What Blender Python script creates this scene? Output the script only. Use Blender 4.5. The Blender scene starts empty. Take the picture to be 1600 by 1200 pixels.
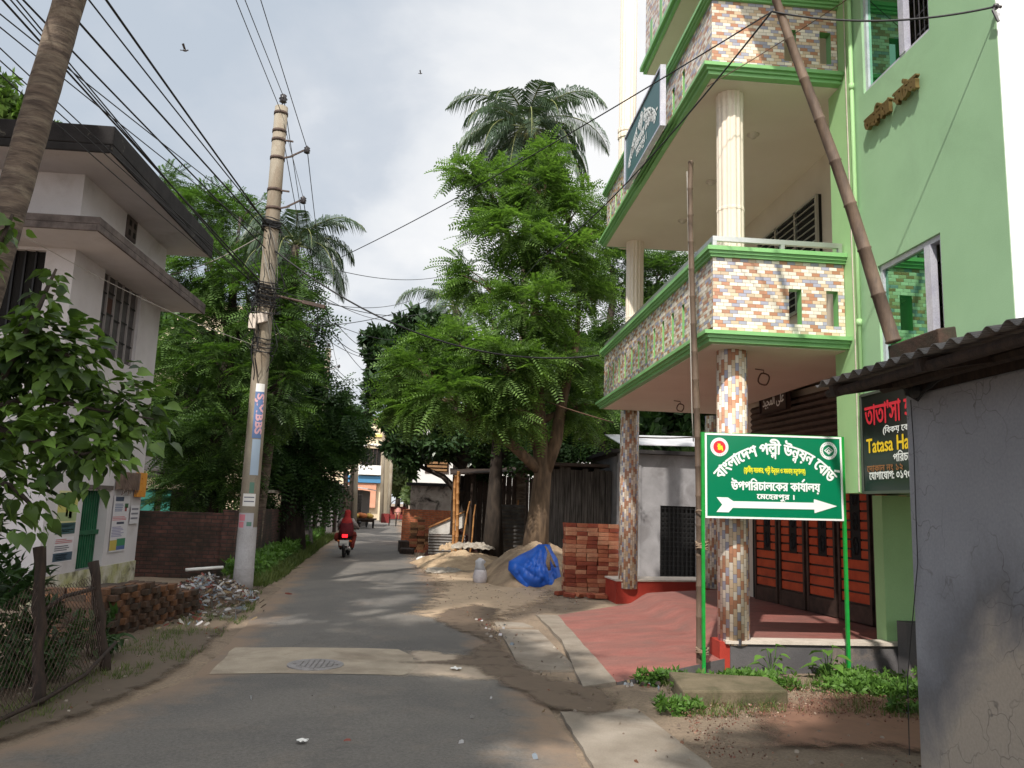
import bpy, math, random
import numpy as np
from mathutils import Vector, Matrix, geometry, noise
rad = math.radians
scene = bpy.context.scene
COL = scene.collection
rng = random.Random(7)
nr = np.random.default_rng(11)

# ------------------------------------------------------------------ camera (fitted from the photo's vanishing points)
FPX, PIT, ROL, YAW, HCAM = 1240.0, rad(8.75), rad(2.0), rad(4.5), 1.8
_F = Vector((math.sin(YAW)*math.cos(PIT), math.cos(YAW)*math.cos(PIT), math.sin(PIT)))
_R0 = Vector((math.cos(YAW), -math.sin(YAW), 0))
_U0 = Vector((-math.sin(YAW)*math.sin(PIT), -math.cos(YAW)*math.sin(PIT), math.cos(PIT)))
_R = _R0*math.cos(ROL) + _U0*math.sin(ROL)
_U = _U0*math.cos(ROL) - _R0*math.sin(ROL)
CAMP = Vector((0, 0, HCAM))
def ray(x, y): return _F + _R*((x-800)/FPX) - _U*((y-600)/FPX)
def gr(x, y, z=0.0):
    d = ray(x, y); t = (z-HCAM)/d.z
    return Vector((d.x*t, d.y*t, z))
def at(x, y, Y):
    d = ray(x, y); t = Y/d.y
    return Vector((d.x*t, Y, HCAM+d.z*t))
def atx(x, y, X):
    d = ray(x, y); t = X/d.x
    return Vector((X, d.y*t, HCAM+d.z*t))

# ------------------------------------------------------------------ objects
WL = {}
def tag(o, label=None, cat=None, group=None, kind=None):
    if label: o['label'] = label
    if cat: o['category'] = cat
    if group: o['group'] = group
    if kind: o['kind'] = kind
    return o
def thing(name, label, cat, loc=(0, 0, 0), group=None):
    o = bpy.data.objects.new(name, None); COL.objects.link(o)
    o.empty_display_size = .2
    o.location = loc; WL[o.name] = Vector(loc)
    return tag(o, label, cat, group)
def copy_tree(o, parent=None):
    c = o.copy(); COL.objects.link(c); c.parent = parent
    for ch in list(o.children): copy_tree(ch, c)
    return c

class MB:
    def __init__(s): s.v = []; s.f = []; s.m = []; s.uv = []
    def face(s, pts, m=0, uv=None):
        b = len(s.v); s.v += [Vector(p) for p in pts]
        s.f.append(tuple(range(b, b+len(pts)))); s.m.append(m); s.uv.append(uv)
    def obox(s, o, a, b, c, m=0):
        o, a, b, c = Vector(o), Vector(a), Vector(b), Vector(c)
        if a.cross(b).dot(c) < 0: a, b = b, a
        P = [o, o+a, o+a+b, o+b, o+c, o+a+c, o+a+b+c, o+b+c]
        i = len(s.v); s.v += P
        for q in ((0, 3, 2, 1), (4, 5, 6, 7), (0, 1, 5, 4), (1, 2, 6, 5), (2, 3, 7, 6), (3, 0, 4, 7)):
            s.f.append(tuple(i+k for k in q)); s.m.append(m); s.uv.append(None)
        return s
    def box(s, x0, x1, y0, y1, z0, z1, m=0):
        return s.obox((x0, y0, z0), (x1-x0, 0, 0), (0, y1-y0, 0), (0, 0, z1-z0), m)
    def beam(s, p, q, w, h, m=0, up=(0, 0, 1)):
        p, q = Vector(p), Vector(q); d = q-p
        sd = d.cross(Vector(up))
        if sd.length < 1e-6: sd = d.cross(Vector((1, 0, 0)))
        sd.normalize(); u = sd.cross(d).normalized()
        return s.obox(p-sd*w/2-u*h/2, sd*w, d, u*h, m)
    def tube(s, path, rr, n=8, cap=True, m=0, flat=1.0):
        path = [Vector(p) for p in path]
        if not isinstance(rr, (list, tuple)): rr = [rr]*len(path)
        b = len(s.v); ref = None; acc = 0
        for i, p in enumerate(path):
            d = (path[min(i+1, len(path)-1)]-path[max(i-1, 0)])
            if d.length < 1e-9: d = Vector((0, 0, 1))
            d.normalize()
            if ref is None:
                ref = Vector((1, 0, 0)) if abs(d.x) < .8 else Vector((0, 1, 0))
            sd = (ref-d*ref.dot(d)).normalized(); ref = sd
            t = d.cross(sd)
            for k in range(n):
                a = 2*math.pi*k/n
                s.v.append(p+(sd*math.cos(a)+t*math.sin(a)*flat)*rr[i])
        L = [0]
        for i in range(1, len(path)): L.append(L[-1]+(path[i]-path[i-1]).length)
        for i in range(len(path)-1):
            for k in range(n):
                k2 = (k+1) % n
                s.f.append((b+i*n+k, b+i*n+k2, b+(i+1)*n+k2, b+(i+1)*n+k)); s.m.append(m)
                c = 2*math.pi*rr[0]/n
                s.uv.append(((k*c, L[i]), ((k+1)*c, L[i]), ((k+1)*c, L[i+1]), (k*c, L[i+1])))
        if cap:
            s.f.append(tuple(b+k for k in reversed(range(n)))); s.m.append(m); s.uv.append(None)
            e = b+(len(path)-1)*n
            s.f.append(tuple(e+k for k in range(n))); s.m.append(m); s.uv.append(None)
        return s
    def lathe(s, c, prof, n=16, m=0, flutes=0, depth=0):
        c = Vector(c); b = len(s.v); r0 = prof[0][0] or .1
        for (r, z) in prof:
            for k in range(n):
                a = 2*math.pi*k/n
                q = r - (depth*max(0., math.cos(a*flutes)*.5+.35) if flutes else 0)
                s.v.append(c+Vector((q*math.cos(a), q*math.sin(a), z)))
        for i in range(len(prof)-1):
            for k in range(n):
                k2 = (k+1) % n
                s.f.append((b+i*n+k, b+i*n+k2, b+(i+1)*n+k2, b+(i+1)*n+k)); s.m.append(m)
                cc = 2*math.pi*r0/n
                s.uv.append(((k*cc, prof[i][1]), ((k+1)*cc, prof[i][1]), ((k+1)*cc, prof[i+1][1]), (k*cc, prof[i+1][1])))
        s.f.append(tuple(b+k for k in reversed(range(n)))); s.m.append(m); s.uv.append(None)
        e = b+(len(prof)-1)*n
        s.f.append(tuple(e+k for k in range(n))); s.m.append(m); s.uv.append(None)
        return s
    def ext(s, pts, vec, m=0):
        pts = [Vector(p) for p in pts]; vec = Vector(vec); n = len(pts); b = len(s.v)
        s.v += pts+[p+vec for p in pts]
        s.f.append(tuple(b+k for k in reversed(range(n)))); s.f.append(tuple(b+n+k for k in range(n)))
        s.m += [m, m]; s.uv += [None, None]
        for k in range(n):
            k2 = (k+1) % n
            s.f.append((b+k, b+k2, b+n+k2, b+n+k)); s.m.append(m); s.uv.append(None)
        return s
    def ball(s, c, r, n=10, k=6, m=0):
        c = Vector(c); r = Vector(r if hasattr(r, '__len__') else (r, r, r)); b = len(s.v)
        for i in range(k+1):
            t = math.pi*i/k
            for j in range(n):
                a = 2*math.pi*j/n
                s.v.append(c+Vector((r.x*math.sin(t)*math.cos(a), r.y*math.sin(t)*math.sin(a), -r.z*math.cos(t))))
        for i in range(k):
            for j in range(n):
                j2 = (j+1) % n
                s.f.append((b+i*n+j, b+i*n+j2, b+(i+1)*n+j2, b+(i+1)*n+j)); s.m.append(m); s.uv.append(None)
        return s
    def grid(s, fn, nu, nv, m=0):
        b = len(s.v)
        for j in range(nv+1):
            for i in range(nu+1): s.v.append(Vector(fn(i/nu, j/nv)))
        for j in range(nv):
            for i in range(nu):
                q = b+j*(nu+1)+i
                s.f.append((q, q+1, q+nu+2, q+nu+1)); s.m.append(m); s.uv.append(None)
        return s
    def build(s, name, mats, parent=None, smooth=False, bevel=0, origin=None, normals=True):
        if not isinstance(mats, (list, tuple)): mats = [mats]
        if parent is not None: org = WL[parent.name]
        elif origin is not None: org = Vector(origin)
        else:
            xs = [v.x for v in s.v]; ys = [v.y for v in s.v]; zs = [v.z for v in s.v]
            org = Vector(((min(xs)+max(xs))/2, (min(ys)+max(ys))/2, min(zs)))
        me = bpy.data.meshes.new(name)
        me.from_pydata([tuple(v-org) for v in s.v], [], s.f)
        for mt in mats: me.materials.append(mt)
        me.polygons.foreach_set('material_index', s.m)
        uvl = me.uv_layers.new(name='UVMap'); me.update()
        dat = np.zeros(len(me.loops)*2, dtype=np.float32)
        for p in me.polygons:
            e = s.uv[p.index]
            if e is not None:
                for k, li in enumerate(p.loop_indices): dat[2*li:2*li+2] = e[k]
            else:
                n = p.normal
                if abs(n.z) > .75:
                    for li in p.loop_indices:
                        c = s.v[me.loops[li].vertex_index]; dat[2*li] = c.x; dat[2*li+1] = c.y
                else:
                    t = Vector((-n.y, n.x, 0)).normalized()
                    for li in p.loop_indices:
                        c = s.v[me.loops[li].vertex_index]; dat[2*li] = c.dot(t); dat[2*li+1] = c.z
        uvl.data.foreach_set('uv', dat)
        if smooth: me.polygons.foreach_set('use_smooth', [True]*len(me.polygons))
        me.update()
        o = bpy.data.objects.new(name, me); COL.objects.link(o)
        if parent is not None:
            o.parent = parent; WL[o.name] = org
        else:
            o.location = org; WL[o.name] = org
        if bevel:
            b = o.modifiers.new('bevel', 'BEVEL'); b.width = bevel; b.segments = 2; b.limit_method = 'ANGLE'; b.angle_limit = rad(40)
        return o

def np_mesh(name, V, F, mat, parent=None, smooth=False, origin=None):
    """V (n,3), F (m,k) arrays -> one mesh object."""
    org = np.array(WL[parent.name]) if parent is not None else np.array(origin if origin is not None else (V[:, 0].mean(), V[:, 1].mean(), V[:, 2].min()))
    me = bpy.data.meshes.new(name); k = F.shape[1]
    me.vertices.add(len(V)); me.vertices.foreach_set('co', (V-org).astype(np.float32).ravel())
    me.loops.add(F.size); me.loops.foreach_set('vertex_index', F.astype(np.int32).ravel())
    me.polygons.add(len(F)); me.polygons.foreach_set('loop_start', np.arange(0, F.size, k, dtype=np.int32))
    me.polygons.foreach_set('loop_total', np.full(len(F), k, dtype=np.int32))
    if smooth: me.polygons.foreach_set('use_smooth', np.ones(len(F), dtype=bool))
    me.update(calc_edges=True); me.validate()
    me.materials.append(mat)
    o = bpy.data.objects.new(name, me); COL.objects.link(o)
    if parent is not None: o.parent = parent; WL[o.name] = Vector(org)
    else: o.location = org; WL[o.name] = Vector(org)
    return o

# ------------------------------------------------------------------ materials
def lin(c):
    if isinstance(c, (int, float)): return (c, c, c, 1)
    return tuple(((v/255)/12.92 if v/255 <= .04045 else ((v/255+.055)/1.055)**2.4) for v in c[:3])+(1,)
class NT:
    def __init__(s, m): s.t = m.node_tree; s.n = s.t.nodes; s.l = s.t.links
    def add(s, typ, **kw):
        n = s.n.new(typ)
        for k, v in kw.items():
            if k.startswith('i_'): n.inputs[k[2:].replace('_', ' ')].default_value = v
            else: setattr(n, k, v)
        return n
    def link(s, a, b): s.l.new(a, b)
    def math(s, op, a, b=None, c=None):
        n = s.n.new('ShaderNodeMath'); n.operation = op
        for i, x in enumerate((a, b, c)):
            if x is None: continue
            if isinstance(x, (int, float)): n.inputs[i].default_value = x
            else: s.l.new(x, n.inputs[i])
        return n.outputs[0]
    def mix(s, fac, a, b, blend='MIX'):
        n = s.n.new('ShaderNodeMix'); n.data_type = 'RGBA'; n.blend_type = blend
        for i, x in ((0, fac), (6, a), (7, b)):
            if isinstance(x, (int, float)) and i == 0: n.inputs[0].default_value = x
            elif isinstance(x, tuple): n.inputs[i].default_value = x
            else: s.l.new(x, n.inputs[i])
        return n.outputs[2]
    def ramp(s, fac, stops, interp='LINEAR'):
        n = s.n.new('ShaderNodeValToRGB'); r = n.color_ramp; r.interpolation = interp
        while len(r.elements) < len(stops): r.elements.new(.5)
        for e, (p, c) in zip(r.elements, stops):
            e.position = p; e.color = c if isinstance(c, tuple) else (c, c, c, 1)
        s.l.new(fac, n.inputs[0]); return n.outputs[0]
    def noise(s, vec, scale, detail=5, rough=.6, dist=0):
        n = s.add('ShaderNodeTexNoise'); n.inputs['Scale'].default_value = scale; n.inputs['Detail'].default_value = detail
        n.inputs['Roughness'].default_value = rough; n.inputs['Distortion'].default_value = dist
        if vec is not None: s.l.new(vec, n.inputs['Vector'])
        return n.outputs[0]
def newmat(name):
    m = bpy.data.materials.new(name); m.use_nodes = True
    t = NT(m); return m, t, t.n['Principled BSDF']
def mat(name, col, col2=None, scale=3, rough=.8, lo=.35, hi=.65, bump=0, bscale=40, metal=0, stain=None, sscale=.8, slo=.5, shi=.75, spec=.4, stretch=None, fine=.12, uneven=0):
    """base colour + noise-driven second colour + optional large stain + fine grain."""
    m, t, b = newmat(name)
    tc = t.add('ShaderNodeTexCoord'); vec = tc.outputs['Object']
    if stretch:
        mp = t.add('ShaderNodeMapping'); mp.inputs['Scale'].default_value = stretch; t.link(vec, mp.inputs[0]); vec = mp.outputs[0]
    c = lin(col)
    if col2 is not None:
        f = t.ramp(t.noise(vec, scale), [(lo, 0.), (hi, 1.)])
        c = t.mix(f, c, lin(col2))
    if stain is not None:
        f = t.ramp(t.noise(vec, sscale, 8, .65, .6), [(slo, 0.), (shi, 1.)])
        c = t.mix(f, c, lin(stain))
    if fine:
        g = t.ramp(t.noise(vec, bscale*2.0, 3), [(.3, 1-fine), (.7, 1+fine)])
        c = t.mix(1.0, c, g, 'MULTIPLY')
    if isinstance(c, tuple): b.inputs['Base Color'].default_value = c
    else: t.link(c, b.inputs['Base Color'])
    b.inputs['Roughness'].default_value = rough; b.inputs['Metallic'].default_value = metal
    b.inputs['Specular IOR Level'].default_value = spec
    if uneven:
        bp0 = t.add('ShaderNodeBump'); bp0.inputs['Strength'].default_value = uneven; bp0.inputs['Distance'].default_value = .03
        t.link(t.noise(vec, 2.2, 4), bp0.inputs['Height']); t.link(bp0.outputs[0], b.inputs['Normal'])
    if bump:
        bp = t.add('ShaderNodeBump'); bp.inputs['Strength'].default_value = bump; bp.inputs['Distance'].default_value = .02
        t.link(t.noise(vec, bscale, 6), bp.inputs['Height']); t.link(bp.outputs[0], b.inputs['Normal'])
    return m
def brickmat(name, c1, c2, mortar, bw=.25, bh=.075, ms=.012, stain=None, slo=.45, shi=.7, top=None, bump=.6, sscale=1.2):
    m, t, b = newmat(name)
    uv = t.add('ShaderNodeUVMap').outputs[0]; tc = t.add('ShaderNodeTexCoord').outputs['Object']
    dn = t.add('ShaderNodeMix'); dn.data_type = 'VECTOR'; dn.inputs[0].default_value = .015
    n2 = t.add('ShaderNodeTexNoise'); n2.inputs['Scale'].default_value = 6; t.link(uv, n2.inputs['Vector'])
    t.link(uv, dn.inputs[4]); t.link(n2.outputs[1], dn.inputs[5])
    br = t.add('ShaderNodeTexBrick'); t.link(dn.outputs[1], br.inputs['Vector'])
    for k, v in (('Color1', lin(c1)), ('Color2', lin(c2)), ('Mortar', lin(mortar)), ('Scale', 1.), ('Mortar Size', ms), ('Brick Width', bw), ('Row Height', bh), ('Bias', 0.), ('Mortar Smooth', .3)):
        br.inputs[k].default_value = v
    c = br.outputs[0]
    c = t.mix(1., c, t.ramp(t.noise(tc, 9, 5), [(.3, .7), (.7, 1.25)]), 'MULTIPLY')
    if stain is not None:
        c = t.mix(t.ramp(t.noise(tc, sscale, 8, .65), [(slo, 0.), (shi, 1.)]), c, lin(stain))
    t.link(c, b.inputs['Base Color']); b.inputs['Roughness'].default_value = .9
    bp = t.add('ShaderNodeBump'); bp.inputs['Strength'].default_value = bump; bp.inputs['Distance'].default_value = .012
    h = t.math('SUBTRACT', t.math('MULTIPLY', t.noise(tc, 30, 5), .4), br.outputs[1])
    t.link(h, bp.inputs['Height']); t.link(bp.outputs[0], b.inputs['Normal'])
    return m
def tilemat(name, tw, th, vertical=False):
    """small glazed cladding tiles in cream, tan, rust and slate blue, laid in a repeating stagger."""
    m, t, b = newmat(name)
    uv = t.add('ShaderNodeUVMap').outputs[0]
    sp = t.add('ShaderNodeSeparateXYZ'); t.link(uv, sp.inputs[0])
    U, V = (sp.outputs[1], sp.outputs[0]) if vertical else (sp.outputs[0], sp.outputs[1])
    rowf = t.math('DIVIDE', V, th); row = t.math('FLOOR', rowf); fv = t.math('FRACT', rowf)
    off = t.math('MULTIPLY', t.math('MODULO', t.math('ADD', t.math('MULTIPLY', row, 3), 1200), 8), .125)
    colf = t.math('ADD', t.math('ADD', t.math('DIVIDE', U, tw), off), 400); col = t.math('FLOOR', colf); fu = t.math('FRACT', colf)
    # period of 6 tiles x 12 rows, as in the sheets the cladding comes in
    cv = t.add('ShaderNodeCombineXYZ')
    t.link(t.math('MODULO', col, 6), cv.inputs[0]); t.link(t.math('MODULO', t.math('ADD', row, 1200), 12), cv.inputs[1])
    wn = t.add('ShaderNodeTexWhiteNoise', noise_dimensions='3D'); t.link(cv.outputs[0], wn.inputs['Vector'])
    c = t.ramp(wn.outputs[0], [(0, lin((236, 225, 210))), (.44, lin((214, 190, 162))), (.66, lin((188, 136, 108))), (.84, lin((166, 165, 182)))], 'CONSTANT')
    cv2 = t.add('ShaderNodeCombineXYZ'); t.link(col, cv2.inputs[0]); t.link(row, cv2.inputs[1])
    wn2 = t.add('ShaderNodeTexWhiteNoise', noise_dimensions='3D'); t.link(cv2.outputs[0], wn2.inputs['Vector'])
    c = t.mix(1., c, t.ramp(wn2.outputs[0], [(0, .84), (1, 1.1)]), 'MULTIPLY')
    eu = t.math('MULTIPLY', t.math('MINIMUM', fu, t.math('SUBTRACT', 1., fu)), tw)
    ev = t.math('MULTIPLY', t.math('MINIMUM', fv, t.math('SUBTRACT', 1., fv)), th)
    e = t.math('MINIMUM', eu, ev)
    g = t.math('LESS_THAN', e, .0017)
    c = t.mix(g, c, lin((120, 98, 80)))
    t.link(c, b.inputs['Base Color'])
    t.link(t.math('ADD', t.math('MULTIPLY', g, .5), .22), b.inputs['Roughness'])
    bp = t.add('ShaderNodeBump'); bp.inputs['Strength'].default_value = .5; bp.inputs['Distance'].default_value = .004
    t.link(t.math('MINIMUM', t.math('MULTIPLY', e, 250), 1.), bp.inputs['Height']); t.link(bp.outputs[0], b.inputs['Normal'])
    return m
def leafmat(name, dark, light, trans=.35, rough=.5, clump=1.2, yellow=None):
    m, t, b = newmat(name)
    gi = t.add('ShaderNodeNewGeometry').outputs['Random Per Island']
    tc = t.add('ShaderNodeTexCoord').outputs['Object']
    f = t.math('ADD', t.math('MULTIPLY', t.math('POWER', gi, 1.5), .6), t.math('MULTIPLY', t.ramp(t.noise(tc, clump, 3), [(.35, 0.), (.65, 1.)]), .45))
    c = t.mix(f, lin(dark), lin(light))
    if yellow: c = t.mix(t.math('GREATER_THAN', gi, .965), c, lin(yellow))
    t.link(c, b.inputs['Base Color']); b.inputs['Roughness'].default_value = rough; b.inputs['Specular IOR Level'].default_value = .35
    tr = t.add('ShaderNodeBsdfTranslucent'); t.link(t.mix(1., c, lin((236, 255, 165)), 'MULTIPLY'), tr.inputs[0])
    mx = t.add('ShaderNodeMixShader'); mx.inputs[0].default_value = trans
    t.link(b.outputs[0], mx.inputs[1]); t.link(tr.outputs[0], mx.inputs[2])
    t.link(mx.outputs[0], t.n['Material Output'].inputs[0])
    return m
def plain(name, col, rough=.6, metal=0, spec=.5, emit=0):
    m, t, b = newmat(name)
    b.inputs['Base Color'].default_value = lin(col); b.inputs['Roughness'].default_value = rough
    b.inputs['Metallic'].default_value = metal; b.inputs['Specular IOR Level'].default_value = spec
    if emit: b.inputs['Emission Color'].default_value = lin(col); b.inputs['Emission Strength'].default_value = emit
    return m
# ------------------------------------------------------------------ the palette
K = {}
K['green'] = mat('green_wall_paint', (154, 190, 150), (147, 183, 143), 1.2, .7, bump=.08, bscale=60, stain=(138, 170, 134), sscale=.8, slo=.5, shi=.8, fine=.05, uneven=.25)
K['green_bright'] = mat('green_with_ledge_bounce', (168, 208, 148), (160, 201, 142), 2, .6, bump=.05, fine=.04)  # wall green made brighter: light reflected off the ledge is put into the colour
K['green_ledge'] = mat('green_ledge_paint', (132, 186, 120), (122, 175, 110), 2, .45, bump=.05, fine=.05, stain=(100, 160, 84), sscale=1.5, slo=.6, shi=.8)
K['beige'] = mat('beige_ceiling_paint', (226, 214, 200), (219, 206, 191), 1, .8, bump=.05, fine=.03)
K['beige_wall'] = mat('beige_wall_paint', (214, 203, 189), (204, 192, 177), 1, .8, bump=.05, fine=.03)
K['cream_col'] = mat('cream_column_paint', (228, 217, 200), (219, 206, 188), 2, .55, fine=.04, stretch=(1, 1, .3))
K['tile'] = tilemat('cladding_tile', .098, .043)
K['tile_col'] = tilemat('column_tile', .098, .0447, True)
K['steel'] = plain('steel_railing', (190, 190, 186), .3, .8)
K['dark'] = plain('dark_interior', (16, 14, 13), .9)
K['alu'] = mat('aluminium_frame', (205, 205, 215), (185, 185, 200), 6, .4, metal=.3)
K['black_metal'] = plain('black_metal', (24, 23, 24), .5, .3)
K['insul'] = plain('dark_porcelain', (45, 40, 42), .3)
K['rust'] = mat('rusty_steel', (88, 70, 60), (60, 48, 42), 12, .7)
K['gate_red'] = mat('red_gate_panel', (196, 82, 46), (178, 68, 38), 4, .32, fine=.06, stain=(146, 54, 32), sscale=2)
K['gate_dark'] = mat('dark_gate_steel', (84, 68, 60), (60, 49, 45), 6, .4, metal=.2)
K['ramp'] = mat('red_oxide_cement', (156, 102, 93), (134, 82, 75), 4.5, .65, lo=.3, hi=.7, stain=(120, 91, 84), sscale=1.8, slo=.4, shi=.75, bump=.3, bscale=34, stretch=(.6, 1.3, 1), fine=.2)
K['red_step'] = mat('red_step_paint', (172, 62, 48), (150, 50, 42), 2, .5)
K['plinth'] = mat('dark_grey_plinth', (98, 95, 96), (80, 78, 80), 2, .85, stain=(150, 132, 116), sscale=1.3, slo=.58, shi=.8, bump=.2)
K['white_edge'] = mat('white_floor_edge', (212, 200, 188), (190, 178, 166), 5, .6)
K['sign_green'] = plain('sign_green', (0, 116, 78), .3)
K['sign_white'] = plain('sign_white', (232, 234, 230), .4)
K['sign_yellow'] = plain('sign_yellow', (232, 226, 40), .4)
K['sign_red'] = plain('sign_red', (208, 40, 52), .4)
K['post_green'] = mat('green_post_paint', (30, 150, 60), (24, 132, 50), 6, .4)
K['bamboo'] = mat('weathered_bamboo', (108, 90, 74), (76, 62, 52), 8, .7, stain=(52, 42, 36), sscale=5, slo=.55, shi=.75, stretch=(1, 1, .25), bump=.2)
K['bamboo_new'] = mat('fresh_bamboo', (176, 128, 76), (150, 102, 60), 6, .6)
K['rope'] = mat('rope', (150, 130, 108), (120, 100, 84), 30, .9)
K['wire'] = plain('black_wire', (26, 26, 28), .6)
K['wire_brown'] = plain('brown_wire', (92, 66, 52), .7)
K['wire_grey'] = plain('grey_wire', (150, 146, 138), .6)
K['concrete_pole'] = mat('pole_concrete', (152, 144, 130), (128, 117, 100), 3, .85, stain=(112, 92, 72), sscale=1.4, slo=.5, shi=.72, bump=.25, stretch=(1, 1, .35), fine=.1)
K['pole_white'] = mat('limewash', (180, 178, 180), (158, 154, 154), 4, .85, stain=(118, 110, 104), sscale=2.2, slo=.6, shi=.7, bump=.2, stretch=(1, 1, .4))
K['pole_grey'] = mat('pole_cement_foot', (150, 146, 146), (132, 128, 126), 6, .9, bump=.2)
K['white_wall'] = mat('old_white_plaster', (204, 200, 202), (192, 188, 190), 1.2, .85, stain=(168, 160, 158), sscale=1.0, slo=.55, shi=.8, bump=.12, fine=.04)
K['moss_wall'] = mat('mossy_plaster', (158, 158, 104), (196, 192, 180), 2.5, .9, stain=(96, 92, 74), sscale=3, slo=.5, shi=.68, bump=.3)
K['black_mold'] = mat('mouldy_concrete', (46, 43, 43), (30, 28, 29), 3, .95, stain=(112, 107, 96), sscale=4, slo=.64, shi=.74, bump=.35)
K['ledge_mold'] = mat('streaked_ledge', (108, 98, 94), (74, 66, 64), 4, .95, bump=.25)
K['win_glass'] = mat('dusty_frosted_pane', (78, 73, 74), (54, 51, 53), 9, .45, spec=.5)
K['win_frame'] = plain('grey_window_bars', (150, 144, 142), .6)
K['door_green'] = mat('green_tin_door', (36, 98, 66), (28, 78, 54), 4, .55, bump=.1)
K['yellow_box'] = mat('orange_meter_board', (214, 150, 62), (196, 128, 48), 6, .6)
K['box_brown'] = mat('junction_box', (126, 108, 96), (96, 80, 72), 6, .8)
K['brick_dark'] = brickmat('old_mossy_brick', (102, 68, 60), (78, 54, 50), (62, 55, 51), .26, .085, .012, stain=(42, 40, 32), slo=.42, shi=.62)
K['brick_orange'] = brickmat('new_orange_brick', (204, 120, 78), (178, 96, 64), (150, 118, 96), .25, .08, .01)
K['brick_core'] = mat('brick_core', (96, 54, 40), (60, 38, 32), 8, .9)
K['brick1'] = mat('fired_brick', (172, 106, 76), (146, 82, 60), 6, .9, bump=.3, stain=(116, 62, 46), sscale=3, slo=.5, shi=.7)
K['brick2'] = mat('fired_brick_pale', (196, 146, 114), (170, 112, 86), 6, .9, bump=.3, stain=(128, 76, 58), sscale=3)
K['brick3'] = mat('fired_brick_deep', (150, 76, 54), (122, 60, 46), 6, .9, bump=.3, stain=(92, 52, 42), sscale=3)
K['brick_old1'] = mat('mossy_brick', (86, 62, 48), (68, 50, 40), 5, .95, bump=.35, stain=(54, 48, 36), sscale=3, slo=.42, shi=.62)
K['brick_old2'] = mat('mossy_brick_dark', (72, 54, 44), (56, 43, 36), 5, .95, bump=.35, stain=(48, 46, 34), sscale=3, slo=.42, shi=.62)
K['brick_tan'] = mat('tan_weathered_brick', (168, 124, 86), (136, 98, 68), 5, .95, bump=.35, stain=(84, 66, 50), sscale=3, slo=.5, shi=.68)
K['brick_old3'] = mat('mossy_brick_orange', (112, 78, 54), (88, 62, 46), 5, .95, bump=.35, stain=(60, 50, 38), sscale=3, slo=.48, shi=.66)
K['grey_wall'] = mat('grey_cement_wall', (128, 128, 132), (116, 116, 120), 1.3, .85, bump=.2, bscale=30, fine=.06)
K['tin'] = mat('galvanised_tin', (120, 116, 112), (84, 80, 78), 3, .5, metal=.4, stain=(92, 66, 50), sscale=2.2, slo=.55, shi=.75)
K['tin_dark'] = mat('weathered_tin', (88, 84, 84), (62, 60, 60), 3, .7, metal=.2, stain=(78, 58, 46), sscale=2)
K['tin_white'] = mat('bright_tin_roof', (196, 196, 198), (176, 176, 180), 2, .5)
K['wood_dark'] = mat('dark_wood', (64, 50, 42), (42, 34, 30), 8, .85, bump=.3, stretch=(3, 3, .5))
K['plank_grey'] = mat('silvered_planks', (104, 98, 94), (54, 50, 48), 4, .9, bump=.3, stretch=(6, 6, .35))
K['soil'] = mat('soil', (104, 84, 66), (80, 64, 52), 4, .95, bump=.6, bscale=25)
K['sand'] = mat('sand', (186, 162, 132), (164, 140, 112), 3, .95, bump=.5, bscale=30, stain=(140, 116, 94), sscale=1.6)
K['sand_grey'] = mat('dusty_sand', (160, 140, 116), (138, 118, 98), 3, .95, bump=.5, bscale=30, stain=(112, 94, 78), sscale=1.6)
K['chips'] = mat('dark_red_chips', (84, 46, 42), (58, 36, 34), 30, .95, bump=.8, bscale=40)
K['slab'] = mat('grey_cement_slab', (150, 140, 128), (128, 118, 106), 2, .85, bump=.25, bscale=40, stain=(112, 98, 84), sscale=1.2, slo=.5, shi=.75)
K['slab_mossy'] = mat('mossy_slab', (118, 106, 86), (92, 84, 64), 3, .9, bump=.4, stain=(66, 68, 44), sscale=2, slo=.5, shi=.7)
K['trunk'] = mat('tree_bark', (116, 96, 76), (78, 64, 52), 7, .95, bump=.7, bscale=14, stretch=(1.6, 1.6, .4))
K['trunk_dark'] = mat('dark_tree_bark', (66, 56, 48), (42, 36, 32), 7, .95, bump=.7, bscale=14, stretch=(1.6, 1.6, .4))
K['palm_trunk'] = mat('coconut_bark', (112, 98, 86), (72, 62, 56), 5, .95, bump=.6, bscale=20, stretch=(1, 1, 5), stain=(140, 128, 112), sscale=2)
K['tarp'] = mat('blue_tarpaulin', (30, 92, 190), (22, 76, 168), 5, .38, bump=.2, bscale=18, fine=.04)
K['sack'] = mat('white_sack', (206, 200, 202), (184, 176, 180), 6, .7, bump=.3)
K['plastic_grey'] = plain('grey_plastic', (168, 168, 172), .35)
K['cloth_white'] = mat('dirty_white_cloth', (172, 164, 152), (132, 122, 110), 7, .85, bump=.3)
K['paper'] = plain('paper', (222, 220, 216), .8)
K['board_white'] = mat('white_board', (208, 204, 198), (190, 184, 176), 3, .7)
K['L_pinnate'] = leafmat('feathery_leaves', (56, 82, 42), (138, 170, 92), .42, clump=.9)
K['L_dark'] = leafmat('dark_leaves', (36, 58, 34), (78, 110, 56), .3, clump=.7)
K['L_jack'] = leafmat('glossy_dark_leaves', (34, 54, 34), (68, 92, 54), .18, .35, clump=.9)
K['L_broad'] = leafmat('heart_leaves', (28, 44, 26), (116, 148, 66), .34, .4, clump=2.2)
K['L_bush'] = leafmat('bush_leaves', (36, 58, 32), (64, 92, 44), .25, .55, clump=2)
K['L_palm'] = leafmat('palm_leaflets', (46, 60, 46), (92, 112, 88), .2, .4, clump=.5)
K['L_weed'] = leafmat('weed_leaves', (58, 90, 36), (110, 150, 66), .3, .55, clump=3)
K['L_grass'] = leafmat('grass_blades', (62, 84, 40), (118, 128, 72), .3, .6, clump=2)
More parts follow.
